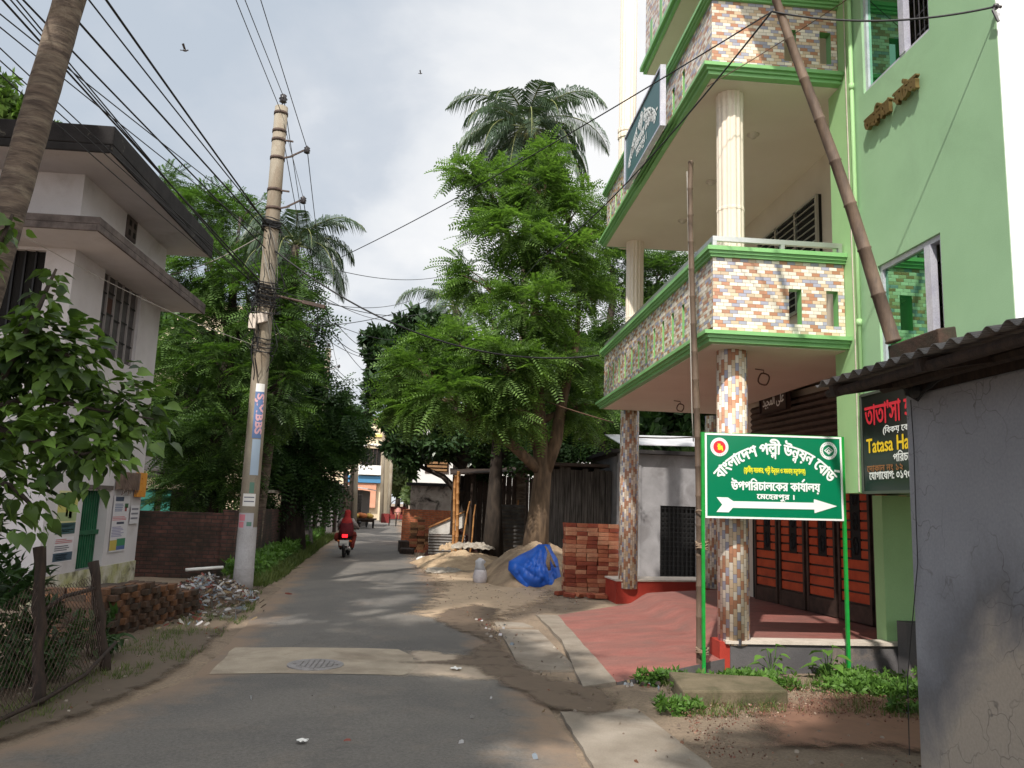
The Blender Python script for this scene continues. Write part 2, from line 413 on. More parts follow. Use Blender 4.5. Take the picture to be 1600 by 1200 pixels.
K['L_far'] = leafmat('far_leaves', (70, 92, 58), (118, 132, 84), .3, .6, clump=.5)
K['L_mid'] = leafmat('mid_green_leaves', (42, 64, 35), (108, 140, 72), .36, clump=.7)
K['palm_stem'] = mat('palm_midrib', (120, 126, 74), (96, 100, 62), 4, .6)
K['patch'] = mat('pale_cement_patch', (172, 159, 141), (150, 138, 122), 2.2, .85, bump=.25, bscale=40, stain=(128, 114, 99), sscale=1.4, slo=.5, shi=.72)
K['white_side'] = mat('white_side_wall', (240, 240, 238), (232, 232, 230), 1, .7, fine=.02)
K['hull'] = plain('coconut_husk', (146, 130, 58), .6)
K['teal'] = mat('teal_door', (44, 118, 106), (38, 104, 95), 3, .7)
K['cream'] = mat('cream_plaster', (222, 206, 178), (206, 188, 158), .8, .85, fine=.04, stain=(176, 156, 132), sscale=.6, slo=.55, shi=.8)
K['pink'] = mat('pink_wall', (204, 150, 124), (186, 132, 108), 1, .85)
K['stain_wall'] = mat('stained_plaster', (184, 174, 162), (146, 136, 126), 1.6, .95, stain=(46, 42, 38), sscale=1.5, slo=.48, shi=.62, bump=.3)
K['far_white'] = mat('far_white_wall', (224, 222, 220), (208, 206, 204), 1, .85)
K['blue_panel'] = plain('blue_fascia', (66, 122, 162), .6)
K['skin'] = plain('skin', (142, 96, 70), .55)
K['rubber'] = plain('rubber', (22, 22, 22), .85)
K['bike_black'] = plain('bike_black', (20, 20, 22), .3)
K['hijab'] = mat('red_headscarf', (168, 44, 40), (140, 32, 34), 8, .8)
K['cloak'] = mat('maroon_cloak', (96, 22, 32), (78, 16, 26), 6, .85)
K['sleeve'] = mat('pale_sleeve', (176, 166, 164), (150, 140, 140), 8, .85)
K['trouser'] = mat('rust_trousers', (132, 52, 42), (108, 40, 36), 8, .85)
K['tail_lamp'] = plain('lit_tail_lamp', (255, 30, 40), .3, emit=2.5)
K['rick_red'] = plain('rickshaw_red', (122, 40, 38), .5)
K['pink_cloth'] = mat('pink_cloth', (204, 150, 140), (180, 124, 118), 8, .85)
K['brass'] = plain('brass_letter', (134, 112, 74), .45, .8)

def asphalt():
    m, t, b = newmat('worn_asphalt')
    tc = t.add('ShaderNodeTexCoord').outputs['Object']; uv = t.add('ShaderNodeUVMap').outputs[0]
    sp = t.add('ShaderNodeSeparateXYZ'); t.link(uv, sp.inputs[0])
    c = t.mix(t.ramp(t.noise(tc, .55, 6, .6, .4), [(.35, 0.), (.68, 1.)]), lin((93, 90, 87)), lin((112, 107, 101)))
    c = t.mix(t.ramp(t.noise(tc, 1.7, 6, .7), [(.52, 0.), (.72, .5)]), c, lin((126, 115, 104)))
    c = t.mix(1., c, t.ramp(t.noise(tc, 38, 6, .8), [(.3, .62), (.7, 1.32)]), 'MULTIPLY')
    c = t.mix(t.ramp(t.noise(tc, 160, 1), [(.7, 0.), (.74, .7)]), c, lin((168, 162, 154)))
    v = t.add('ShaderNodeTexVoronoi', feature='DISTANCE_TO_EDGE'); v.inputs['Scale'].default_value = .9
    nn = t.add('ShaderNodeTexNoise'); nn.inputs['Scale'].default_value = 3; nn.inputs['Detail'].default_value = 6; t.link(tc, nn.inputs['Vector'])
    mv = t.add('ShaderNodeMix'); mv.data_type = 'VECTOR'; mv.inputs[0].default_value = .3; t.link(tc, mv.inputs[4]); t.link(nn.outputs[1], mv.inputs[5]); t.link(mv.outputs[1], v.inputs['Vector'])
    cr = t.math('MULTIPLY', t.ramp(v.outputs[0], [(0., 1.), (.006, 0.)]), t.ramp(t.noise(tc, .8), [(.5, 0.), (.6, .55)]))
    c = t.mix(cr, c, lin((62, 58, 54)))
    c = t.mix(t.ramp(t.noise(tc, .9, 9, .75, .8), [(.54, 0.), (.66, .45)]), c, lin((84, 80, 77)))
    # dust swept to both sides: u runs 0..1 across the road
    e = t.math('ABSOLUTE', t.math('SUBTRACT', t.math('MULTIPLY', sp.outputs[0], 2), 1))
    e = t.math('ADD', e, t.math('MULTIPLY', t.math('SUBTRACT', t.noise(tc, 1.3, 6, .65), .5), .9))
    c = t.mix(t.ramp(e, [(.72, 0.), (1.05, .85)]), c, lin((138, 116, 96)))
    t.link(c, b.inputs['Base Color']); b.inputs['Roughness'].default_value = .82
    bp = t.add('ShaderNodeBump'); bp.inputs['Strength'].default_value = .45; bp.inputs['Distance'].default_value = .008
    t.link(t.noise(tc, 90, 4), bp.inputs['Height']); t.link(bp.outputs[0], b.inputs['Normal'])
    return m
K['asphalt'] = asphalt()
def groundmat():
    m, t, b = newmat('bare_earth')
    tc = t.add('ShaderNodeTexCoord').outputs['Object']
    c = t.mix(t.ramp(t.noise(tc, .5, 7, .62, .5), [(.35, 0.), (.65, 1.)]), lin((148, 130, 110)), lin((124, 108, 92)))
    c = t.mix(t.ramp(t.noise(tc, 1.4, 8, .7, .8), [(.55, 0.), (.68, .8)]), c, lin((92, 76, 62)))
    c = t.mix(t.ramp(t.noise(tc, 2.4, 6, .7), [(.6, 0.), (.75, .7)]), c, lin((160, 140, 116)))
    c = t.mix(1., c, t.ramp(t.noise(tc, 45, 4, .7), [(.3, .7), (.7, 1.25)]), 'MULTIPLY')
    t.link(c, b.inputs['Base Color']); b.inputs['Roughness'].default_value = .95
    bp = t.add('ShaderNodeBump'); bp.inputs['Strength'].default_value = .7; bp.inputs['Distance'].default_value = .03
    t.link(t.noise(tc, 22, 7, .7), bp.inputs['Height']); t.link(bp.outputs[0], b.inputs['Normal'])
    return m
K['earth'] = groundmat()
def wetmud(name, col, cut=.48):
    m, t, b = newmat(name)
    tc = t.add('ShaderNodeTexCoord').outputs['Object']; uv = t.add('ShaderNodeUVMap').outputs[0]
    sp = t.add('ShaderNodeSeparateXYZ'); t.link(uv, sp.inputs[0])
    t.link(t.mix(t.noise(tc, 8, 6, .7), lin(col), lin(tuple(int(v*1.35) for v in col))), b.inputs['Base Color'])
    b.inputs['Roughness'].default_value = .6
    a = t.math('ADD', sp.outputs[0], t.math('MULTIPLY', t.math('SUBTRACT', t.noise(tc, 3.2, 8, .68), .5), 1.5))
    t.link(t.ramp(a, [(cut-.06, 0.), (cut+.38, .92)]), b.inputs['Alpha'])
    return m
K['mud'] = wetmud('damp_mud', (92, 79, 67), .58)
K['mud_dark'] = wetmud('dark_verge_soil', (84, 73, 61), .4)
K['mud_red'] = wetmud('brick_dust', (112, 84, 70))
K['mud_pale'] = wetmud('pale_dust', (158, 138, 116))
K['mud_conc'] = wetmud('cement_smear', (150, 136, 120), .42)
def glassmat():
    m, t, b = newmat('green_reflective_pane')
    b.inputs['Base Color'].default_value = lin((20, 66, 44)); b.inputs['Roughness'].default_value = .04
    g = t.add('ShaderNodeBsdfGlossy'); g.inputs[0].default_value = lin((128, 196, 150)); g.inputs['Roughness'].default_value = .015
    mx = t.add('ShaderNodeMixShader'); mx.inputs[0].default_value = .6
    t.link(b.outputs[0], mx.inputs[1]); t.link(g.outputs[0], mx.inputs[2]); t.link(mx.outputs[0], t.n['Material Output'].inputs[0])
    return m
K['green_glass'] = glassmat()
def greywall():
    m, t, b = newmat('grey_cement_render')
    tc = t.add('ShaderNodeTexCoord').outputs['Object']
    sp = t.add('ShaderNodeSeparateXYZ'); t.link(tc, sp.inputs[0])
    c = t.mix(t.ramp(t.noise(tc, 1.1, 6), [(.3, 0.), (.7, 1.)]), lin((144, 145, 151)), lin((158, 158, 163)))
    n = t.noise(tc, 1.6, 8, .65, .5)
    # paler lower part with its own ragged edge
    yn = t.math('MULTIPLY', t.math('MINIMUM', t.math('SUBTRACT', -.45, sp.outputs[1]), .35), 1.1)
    h = t.math('ADD', t.math('ADD', t.math('SUBTRACT', 1.2, sp.outputs[2]), yn), t.math('MULTIPLY', t.math('SUBTRACT', n, .5), 1.1))
    c = t.mix(t.ramp(h, [(.1, 0.), (.7, .8)]), c, lin((190, 174, 154)))
    d = t.math('ABSOLUTE', t.math('SUBTRACT', h, .2))
    c = t.mix(t.ramp(d, [(0., .6), (.5, 0.)]), c, lin((78, 76, 78)))
    v = t.add('ShaderNodeTexVoronoi', feature='DISTANCE_TO_EDGE'); v.inputs['Scale'].default_value = 4.5
    nn = t.add('ShaderNodeTexNoise'); nn.inputs['Scale'].default_value = 5; t.link(tc, nn.inputs['Vector'])
    mv = t.add('ShaderNodeMix'); mv.data_type = 'VECTOR'; mv.inputs[0].default_value = .25; t.link(tc, mv.inputs[4]); t.link(nn.outputs[1], mv.inputs[5]); t.link(mv.outputs[1], v.inputs['Vector'])
    cr = t.math('MULTIPLY', t.ramp(v.outputs[0], [(0., 1.), (.018, 0.)]), t.ramp(t.noise(tc, 1.3), [(.44, 0.), (.58, .7)]))
    c = t.mix(cr, c, lin((84, 80, 78)))
    c = t.mix(1., c, t.ramp(t.noise(tc, 50, 3), [(.3, .92), (.7, 1.08)]), 'MULTIPLY')
    t.link(c, b.inputs['Base Color']); b.inputs['Roughness'].default_value = .85
    bp = t.add('ShaderNodeBump'); bp.inputs['Strength'].default_value = .3; bp.inputs['Distance'].default_value = .015
    t.link(t.noise(tc, 14, 8, .65), bp.inputs['Height']); t.link(bp.outputs[0], b.inputs['Normal'])
    return m
K['grey_render'] = greywall()
# ------------------------------------------------------------------ camera, sun, sky
cd = bpy.data.cameras.new('camera'); cam = bpy.data.objects.new('camera', cd); COL.objects.link(cam)
cd.sensor_fit = 'HORIZONTAL'; cd.sensor_width = 36; cd.lens = 36*FPX/1600; cd.clip_end = 3000; cd.clip_start = .05
cam.location = CAMP
cam.rotation_euler = Matrix((( _R.x, _U.x, -_F.x), (_R.y, _U.y, -_F.y), (_R.z, _U.z, -_F.z))).to_euler()
scene.camera = cam
SUN = Vector((.40, .85, -1.0)).normalized()
ld = bpy.data.lights.new('sun', 'SUN'); ld.energy = 4.9; ld.angle = rad(1.0); ld.color = (1, .945, .86)
sun = bpy.data.objects.new('sun', ld); COL.objects.link(sun); sun.location = (-20, -40, 50)
sun.rotation_euler = SUN.to_track_quat('-Z', 'Y').to_euler()
EL = math.asin(-SUN.z); AZ = math.atan2(-SUN.x, -SUN.y)
w = bpy.data.worlds.new('World'); scene.world = w; w.use_nodes = True
t = NT(w); bg = t.n['Background']
sky = t.add('ShaderNodeTexSky', sky_type='NISHITA'); sky.sun_disc = False; sky.sun_elevation = EL; sky.sun_rotation = AZ
sky.dust_density = 3; sky.air_density = 1.2
dv = t.add('ShaderNodeTexCoord').outputs['Generated']
sp = t.add('ShaderNodeSeparateXYZ'); t.link(dv, sp.inputs[0])
# flatten the dome so clouds stretch towards the horizon
den = t.math('ADD', t.math('MAXIMUM', sp.outputs[2], 0.), .35)
cv = t.add('ShaderNodeCombineXYZ'); t.link(t.math('DIVIDE', sp.outputs[0], den), cv.inputs[0]); t.link(t.math('DIVIDE', sp.outputs[1], den), cv.inputs[1])
n1 = t.noise(cv.outputs[0], 1.05, 7, .5, .35)
n2 = t.noise(cv.outputs[0], 2.6, 6, .55, .2)
side = t.math('ADD', t.math('MULTIPLY', sp.outputs[0], .62), t.math('MULTIPLY', sp.outputs[1], -.14))
m_ = t.math('ADD', t.math('ADD', t.math('MULTIPLY', n1, 1.15), t.math('MULTIPLY', n2, .55)), side)
cl = t.ramp(m_, [(.51, (.57, .64, .73, 1)), (.63, (.68, .73, .80, 1)), (.73, (.88, .905, .94, 1)), (.85, (1.04, 1.04, 1.04, 1))])
glow = t.math('ADD', 1.0, t.math('MULTIPLY', t.math('MAXIMUM', t.math('MULTIPLY', sp.outputs[1], -1.), 0.), 1.5))
zen = t.add('ShaderNodeMapRange', interpolation_type='SMOOTHSTEP'); t.link(sp.outputs[2], zen.inputs[0]); zen.inputs[1].default_value = .56; zen.inputs[2].default_value = .95; zen.inputs[3].default_value = 1.; zen.inputs[4].default_value = 1.65
glow = t.math('MULTIPLY', glow, zen.outputs[0])
sc = t.add('ShaderNodeVectorMath', operation='SCALE'); t.link(cl, sc.inputs[0]); t.link(t.math('MULTIPLY', glow, 10.), sc.inputs[3])
mx = t.mix(.93, sky.outputs[0], sc.outputs[0])
t.link(mx, bg.inputs[0]); bg.inputs[1].default_value = .1
scene.view_settings.view_transform = 'Standard'; scene.view_settings.look = 'None'; scene.view_settings.exposure = 0.0
scene.view_settings.gamma = 1; scene.view_settings.use_curve_mapping = False
scene.render.film_transparent = False
scene.cycles.max_bounces = 8; scene.cycles.diffuse_bounces = 5; scene.cycles.transparent_max_bounces = 12
scene.cycles.use_adaptive_sampling = True; scene.cycles.use_denoising = True

# ------------------------------------------------------------------ ground, road, aprons
def grd(x, y): return noise.noise(Vector((x*.5, y*.5, 3)))
b = MB()
b.face([(-400, -120, -.05), (400, -120, -.05), (400, 900, -.05), (-400, 900, -.05)])
b.build('ground', K['earth'], origin=(0, 0, 0)); tag(bpy.data.objects['ground'], kind='structure')
b = MB()
def near_ground(u, v):
    x = -9+u*18; y = 2+v*58
    road = -.7 - .1*(y-9) if y > 9 else -.7
    d = max(0, abs(x-road)-1.6)
    return (x, y, -.012+min(d, 1.)*.03*max(0, .2+grd(x*3, y*3)) + min(d, 1.2)*.02*grd(x*1.1, y*1.1))
b.grid(near_ground, 90, 160)
b.build('verge', K['earth'], origin=(0, 0, 0), smooth=True); tag(bpy.data.objects['verge'], kind='structure')

LE = [(-4.2, -6), (-3.9, 3), (-3.0, 6.08), (-2.72, 6.9), (-2.42, 8.5), (-2.55, 10.2), (-2.85, 13.0), (-3.4, 18.7), (-4.3, 29.5), (-5.6, 46), (-8.0, 78), (-8.6, 110)]
RE = [(1.0, -6), (1.0, 3), (1.06, 6.4), (1.02, 7.7), (.95, 9.5), (.78, 11.5), (.55, 13.6), (-.05, 17.5), (-1.2, 31), (-2.5, 51), (-4.3, 78), (4.0, 110)]
def interp(T, y):
    for (x0, y0), (x1, y1) in zip(T, T[1:]):
        if y <= y1: return x0+(x1-x0)*(y-y0)/(y1-y0)
    return T[-1][0]
def roady(y): return y
b = MB(); ys = [-6+i*.5 for i in range(0, 60)]+[24+i*2 for i in range(0, 44)]
rows = []
for y in ys:
    l = interp(LE, y)+.09*noise.noise(Vector((0, y*1.3, 0)))+.05*noise.noise(Vector((4, y*4, 0)))
    r = interp(RE, y)+.12*noise.noise(Vector((9, y*1.3, 0)))+.06*noise.noise(Vector((6, y*4, 0)))
    rows.append([(l+(r-l)*k/10, y, .006+.03*(1-(k/5-1)**2)) for k in range(11)])
for j in range(len(rows)-1):
    for k in range(10):
        a, c = rows[j], rows[j+1]
        b.face([a[k], a[k+1], c[k+1], c[k]], 0, [(k/10, ys[j]), ((k+1)/10, ys[j]), ((k+1)/10, ys[j+1]), (k/10, ys[j+1])])
b.build('road', K['asphalt'], origin=(0, 0, 0), smooth=True); tag(bpy.data.objects['road'], kind='structure')
def zroad(x, y):
    l, r = interp(LE, y), interp(RE, y); u = (x-l)/(r-l)
    return .006+.03*max(0, 1-(2*u-1)**2) if 0 < u < 1 else -.01

def sheet(name, pts, mt, lift=.004, soft=None, base=None, rag=.05, sub=6, kind='structure', thick=None):
    """an irregular patch lying on the ground; soft=True makes uv.x fall from 1 in the middle to 0 at the rim."""
    P = []
    n = len(pts)
    for i in range(n):
        a, c = Vector(pts[i][:2]), Vector(pts[(i+1) % n][:2])
        for k in range(sub):
            q = a.lerp(c, k/sub); q += Vector((noise.noise(Vector((q.x*3, q.y*3, 1))), noise.noise(Vector((q.x*3, q.y*3, 7)))))*rag
            P.append(q)
    cx = sum((p for p in P), Vector((0, 0)))/len(P)
    b = MB(); rings = [1, .75, .5, .25]
    def zz(q): return (zroad(q.x, q.y) if base is None else base)+lift
    for i in range(len(P)):
        a, c = P[i], P[(i+1) % len(P)]
        for r0, r1 in zip(rings, rings[1:]):
            q = [cx+(a-cx)*r0, cx+(c-cx)*r0, cx+(c-cx)*r1, cx+(a-cx)*r1]
            b.face([(v.x, v.y, zz(v)) for v in q], 0, [((1-r0)*1.33, 0), ((1-r0)*1.33, 0), ((1-r1)*1.33, 0), ((1-r1)*1.33, 0)])
        r0 = rings[-1]; q = [cx+(a-cx)*r0, cx+(c-cx)*r0, cx]
        b.face([(v.x, v.y, zz(v)) for v in q], 0, [(1, 0), (1, 0), (1.33, 0)])
    o = b.build(name, mt, origin=(0, 0, 0), smooth=True)
    if kind: o['kind'] = kind
    return o
patch = sheet('concrete_road_patch', [(-2.3, 8.62), (-.34, 8.62), (-.18, 9.1), (-.3, 9.7), (-.47, 10.1), (-2.42, 10.1)], K['patch'], .005, rag=.04)

def soft_sheet(name, poly, mt, lift, fade=.4, cell=.07):
    """a thin film of dirt: a fine sheet following the ground, uv.x rising from 0 at the polygon's rim to 1 inside."""
    P = [Vector(p) for p in poly]; n = len(P)
    x0, x1 = min(p.x for p in P), max(p.x for p in P); y0, y1 = min(p.y for p in P), max(p.y for p in P)
    nx, ny = int((x1-x0)/cell)+1, int((y1-y0)/cell)+1
    def sd(q):
        d = 1e9; ins = False
        for i in range(n):
            a, c = P[i], P[i-1]; e = c-a; t_ = max(0, min(1, (q-a).dot(e)/e.dot(e))); d = min(d, (q-a-e*t_).length)
            if (a.y > q.y) != (c.y > q.y) and q.x < (c.x-a.x)*(q.y-a.y)/(c.y-a.y)+a.x: ins = not ins
        return d if ins else -d
    G = [[sd(Vector((x0+i*cell, y0+j*cell))) for i in range(nx+1)] for j in range(ny+1)]
    b = MB()
    def v(i, j):
        x, y = x0+i*cell, y0+j*cell; return (x, y, max(zroad(x, y), .022)+lift)
    for j in range(ny):
        for i in range(nx):
            q = [G[j][i], G[j][i+1], G[j+1][i+1], G[j+1][i]]
            if max(q) > 0: b.face([v(i, j), v(i+1, j), v(i+1, j+1), v(i, j+1)], 0, [(max(0, min(1, a/fade)), 0) for a in q])
    o = b.build(name, mt, origin=(0, 0, 0), smooth=True); o['kind'] = 'structure'; return o
soft_sheet('cement_smear', [(-.7, 8.45), (.95, 8.2), (1.05, 9.3), (.4, 10.1), (-.5, 10.4)], K['mud_conc'], .004, .5)
soft_sheet('dark_verge_soil', [(-4.3, 5.0), (-3.3, 5.2), (-2.75, 6.6), (-2.5, 8.4), (-2.6, 10.2), (-2.95, 13), (-3.5, 17), (-4.4, 17.8), (-5.4, 17.6), (-5.2, 10)], K['mud_dark'], .008, .3, .09)
soft_sheet('pale_dust', [(-.9, 13), (.9, 11.6), (1.5, 13.2), (2.7, 16.2), (2.8, 19.0), (-.2, 25), (-1.6, 31), (-1.5, 27), (-.4, 18)], K['mud_pale'], .006, .8, .11)
soft_sheet('damp_mud', [(.2, 9.0), (.8, 7.3), (1.3, 6.9), (1.9, 7.3), (1.95, 8.3), (1.45, 8.7), (1.1, 9.6), (1.0, 12.3), (1.25, 14.2), (.6, 15.2), (-.2, 13.8), (-.3, 12.6), (.4, 10.8), (.0, 9.7), (-.7, 9.35), (-.6, 9.05)], K['mud'], .010, .35)
soft_sheet('brick_dust', [(2.1, 6.1), (5.2, 5.6), (5.2, 8.3), (3.8, 8.6), (2.6, 7.6)], K['mud_red'], .006, .7)
# cement aprons along the road edge, the strip below the ramp, each a real slab
def slab(name, pts, z0, z1, mt):
    b = MB(); P = []
    for i in range(len(pts)):
        a, c = Vector(pts[i]), Vector(pts[(i+1) % len(pts)])
        for k in range(8):
            q = a.lerp(c, k/8); P.append((q.x+.02*noise.noise(Vector((q.x*7, q.y*7, 1))), q.y+.02*noise.noise(Vector((q.x*7, q.y*7, 5))), z0))
    b.ext(P, (0, 0, z1-z0)); o = b.build(name, mt, origin=(0, 0, 0)); o['kind'] = 'structure'; return o
slab('cement_apron', [(.93, 9.1), (1.58, 9.12), (1.45, 12.0), (.88, 12.0)], -.06, .022, K['slab'])
slab('cement_apron', [(.86, 12.35), (1.42, 12.3), (1.3, 12.7), (.85, 12.75)], -.06, .018, K['slab'])
slab('cement_apron', [(1.09, 4.2), (1.99, 4.2), (1.97, 5.9), (1.83, 7.45), (1.1, 7.3), (1.12, 5.9)], -.06, .024, K['slab'])
slab('drain_cover_strip', [(1.46, 8.2), (1.86, 8.46), (1.9, 10.6), (1.95, 13.45), (1.6, 13.5), (1.66, 11)], -.06, .045, K['slab'])
# ------------------------------------------------------------------ lettering: glyph outlines from Blender's own built-in font, filled by winding number
_GC = {}
def _contours(s):
    c = bpy.data.curves.new('tmp', 'FONT'); c.body = s; c.size = 1; c.resolution_u = 3
    o = bpy.data.objects.new('tmp', c); COL.objects.link(o)
    dg = bpy.context.evaluated_depsgraph_get()
    cu = o.to_curve(dg); out = []
    for spn in cu.splines:
        pts = []
        if spn.type == 'BEZIER':
            bp = spn.bezier_points; n = len(bp)
            for i in range(n):
                p, q = bp[i], bp[(i+1) % n]
                a, b_, c_, d = p.co, p.handle_right, q.handle_left, q.co
                st = 4
                if (b_-a).cross(d-a).length < 1e-5 and (c_-a).cross(d-a).length < 1e-5: st = 1
                for k in range(st):
                    u = k/st
                    v = a*(1-u)**3+b_*3*u*(1-u)**2+c_*3*u*u*(1-u)+d*u**3
                    pts.append((v.x, v.y))
        else: pts = [(p.co.x, p.co.y) for p in spn.points]
        if len(pts) > 2: out.append(np.array(pts))
    o.to_curve_clear(); bpy.data.objects.remove(o); bpy.data.curves.remove(c)
    return out
def glyph(ch):
    if ch in _GC: return _GC[ch]
    if 'bar' not in _GC: _GC['bar'] = min(p[:, 0].min() for p in _contours('|'))
    if ch == ' ': _GC[ch] = ([], .3); return _GC[ch]
    full = _contours(ch+'|'); adv = min(full[-1][:, 0].min(), 9)-_GC['bar']
    _GC[ch] = (full[:-1], adv); return _GC[ch]
def layout(tok):
    """tok: list of strings (characters in visual order) and tuples: ('sub', ch, scale, dx, dy) hung on the previous letter, ('reph',)"""
    out = []; x = 0; px = 0; pa = 0
    for tk in tok:
        if isinstance(tk, str):
            for ch in tk:
                g, a = glyph(ch)
                out += [p+np.array((x, 0)) for p in g]
                if a > .02: px, pa = x, a
                x += a
        elif tk[0] == 'sub':
            g, a = glyph(tk[1]); out += [p*tk[2]+np.array((px+tk[3], tk[4])) for p in g]
        elif tk[0] == 'reph':
            c = px+pa*.55
            out.append(np.array([(c-.12, .78), (c-.05, .72), (c+.22, .93), (c+.15, .99)]))
    return out, x
def textobj(name, lines, mapfn, mt, parent, ext=None):
    """lines: list of (tokens, x, y, width, height_scale, bold, align, warp2d or None)."""
    V, F = [], []
    for tok, x, y, wid, hs, bold, al, warp in lines:
        cs, tot = layout(tok if isinstance(tok, list) else [tok])
        sx = wid/tot; sy = hs
        x0 = x-(wid/2 if al == 'c' else 0)
        pts = []; ed = []; base = 0; conts = []
        for dx, dy in (((-bold, 0), (bold, 0), (0, bold*.6), (0, -bold*.6)) if bold else ((0, 0),)):
            for c in cs:
                q = c*np.array((sx, sy))+np.array((x0+dx, y+dy)); conts.append(q)
                n = len(q); pts += [Vector((float(a), float(b_))) for a, b_ in q]
                ed += [(base+k, base+(k+1) % n) for k in range(n)]; base += n
        r = geometry.delaunay_2d_cdt(pts, ed, [], 0, 1e-6)
        vv = np.array([(p.x, p.y) for p in r[0]]); tri = np.array([f for f in r[2] if len(f) == 3])
        cen = vv[tri].mean(axis=1); wn = np.zeros(len(cen), dtype=int)
        for q in conts:
            a = q; b_ = np.roll(q, -1, axis=0)
            lo, hi = q.min(0)-1e-6, q.max(0)+1e-6
            idx = np.nonzero((cen[:, 1] >= lo[1]) & (cen[:, 1] <= hi[1]) & (cen[:, 0] <= hi[0]))[0]
            if not len(idx): continue
            P = cen[idx][:, None, :]
            up = (a[None, :, 1] <= P[..., 1]) & (b_[None, :, 1] > P[..., 1]); dn = (a[None, :, 1] > P[..., 1]) & (b_[None, :, 1] <= P[..., 1])
            side = (b_[None, :, 0]-a[None, :, 0])*(P[..., 1]-a[None, :, 1])-(P[..., 0]-a[None, :, 0])*(b_[None, :, 1]-a[None, :, 1])
            wn[idx] += (up & (side > 0)).sum(1)-(dn & (side < 0)).sum(1)
        keep = tri[wn != 0]; off = len(V)
        for px_, py_ in vv:
            if warp: px_, py_ = warp(px_, py_)
            V.append(tuple(mapfn(px_, py_)))
        F += [tuple(int(k)+off for k in f) for f in keep]
    b = MB(); b.v = [Vector(v) for v in V]; b.f = F; b.m = [0]*len(F); b.uv = [None]*len(F)
    o = b.build(name, mt, parent)
    if ext:
        s = o.modifiers.new('solid', 'SOLIDIFY'); s.thickness = ext; s.offset = 1
    return o
T_BOARD = ['ব', 'া', 'ং', 'ল', 'া', 'ে', 'দ', 'শ', ' ', 'প', 'ল', ('sub', 'ল', .62, .2, -.3), 'ী', ' ', 'উ', 'ন', ('sub', 'ন', .62, .16, -.3), 'য়', 'ন', ' ', 'ে', 'ব', 'া', 'ড', ('reph',)]
T_OFFICE = ['উ', 'প', 'প', 'র', 'ি', 'চ', 'া', 'ল', 'ে', 'ক', 'র', ' ', 'ক', 'া', 'য', ('reph',), 'া', 'ল', 'য়']
T_OFFICE = ['উ', 'প', 'প', 'ি', 'র', 'চ', 'া', 'ল', 'ে', 'ক', 'র', ' ', 'ক', 'া', 'য', ('reph',), 'া', 'ল', 'য়']
T_TOWN = ['ে', 'ম', 'ে', 'হ', 'র', 'প', 'ু', 'র', ' ', '।']
T_SUB = ['(', 'স', ('sub', 'থ', .6, .2, -.28), 'া', 'ন', 'ী', 'য়', ' ', 'স', 'র', 'ক', 'া', 'র', ',', ' ', 'প', 'ল', ('sub', 'ল', .62, .2, -.3), 'ী', ' ', 'উ', 'ন', ('sub', 'ন', .62, .16, -.3), 'য়', 'ন', ' ', 'ও', ' ', 'স', 'ম', 'ব', 'া', 'য়', ' ', 'ম', 'ন', ('sub', 'ত', .6, .2, -.3), 'ণ', 'া', 'ল', 'য়', ')']
# ------------------------------------------------------------------ the green three-storey house
XB, XW, YF, YB = 3.09, 4.75, 9.02, 15.62      # balcony side, bay wall, balcony front, balcony far end
house = thing('green_house', 'light green three-storey house with tiled balconies and round columns over a red gate', 'house', (3.4, 9.3, 0))
def wall_holes_x(b, X0, X1, y0, y1, z0, z1, holes, m=0):
    """a wall slab in the YZ plane between X0 and X1 with rectangular openings (ya, yb, za, zb), sorted by y, not overlapping."""
    y = y0
    for ya, yb, za, zb in sorted(holes):
        b.box(X0, X1, y, ya, z0, z1, m); b.box(X0, X1, ya, yb, z0, za, m); b.box(X0, X1, ya, yb, zb, z1, m); y = yb
    b.box(X0, X1, y, y1, z0, z1, m)
def wall_holes_y(b, Y0, Y1, x0, x1, z0, z1, holes, m=0):
    x = x0
    for xa, xb, za, zb in sorted(holes):
        b.box(x, xa, Y0, Y1, z0, z1, m); b.box(xa, xb, Y0, Y1, z0, za, m); b.box(xa, xb, Y0, Y1, zb, z1, m); x = xb
    b.box(x, x1, Y0, Y1, z0, z1, m)
WIN_LO = (7.15, 8.30, 3.30, 4.62); WIN_UP = (7.16, 8.46, 6.80, 8.2)

b = MB()
# bay wall: two windows stacked; split the height in two bands
wall_holes_x(b, XW, XW+.2, 6.2, 8.70, 2.09, 5.6, [WIN_LO])
wall_holes_x(b, XW, XW+.2, 6.2, 8.70, 5.6, 10.8, [WIN_UP])
b.box(XW+.2, 9.5, 6.4, 8.70, 2.09, 2.2); b.box(XW+.2, 9.5, 6.4, 8.7, 10.7, 10.8)
b.box(9.3, 9.5, 6.4, 16, 2.2, 10.8)
b.build('wall', K['green'], house)
b = MB(); b.box(XW+.003, 9.5, 6.19, 6.4, 2.0, 10.8); b.build('side_wall', K['white_side'], house)
b = MB(); b.box(XW-.012, XW+.6, 8.70, 9.30, 2.09, 10.8); b.build('pilaster', K['green_bright'], house)
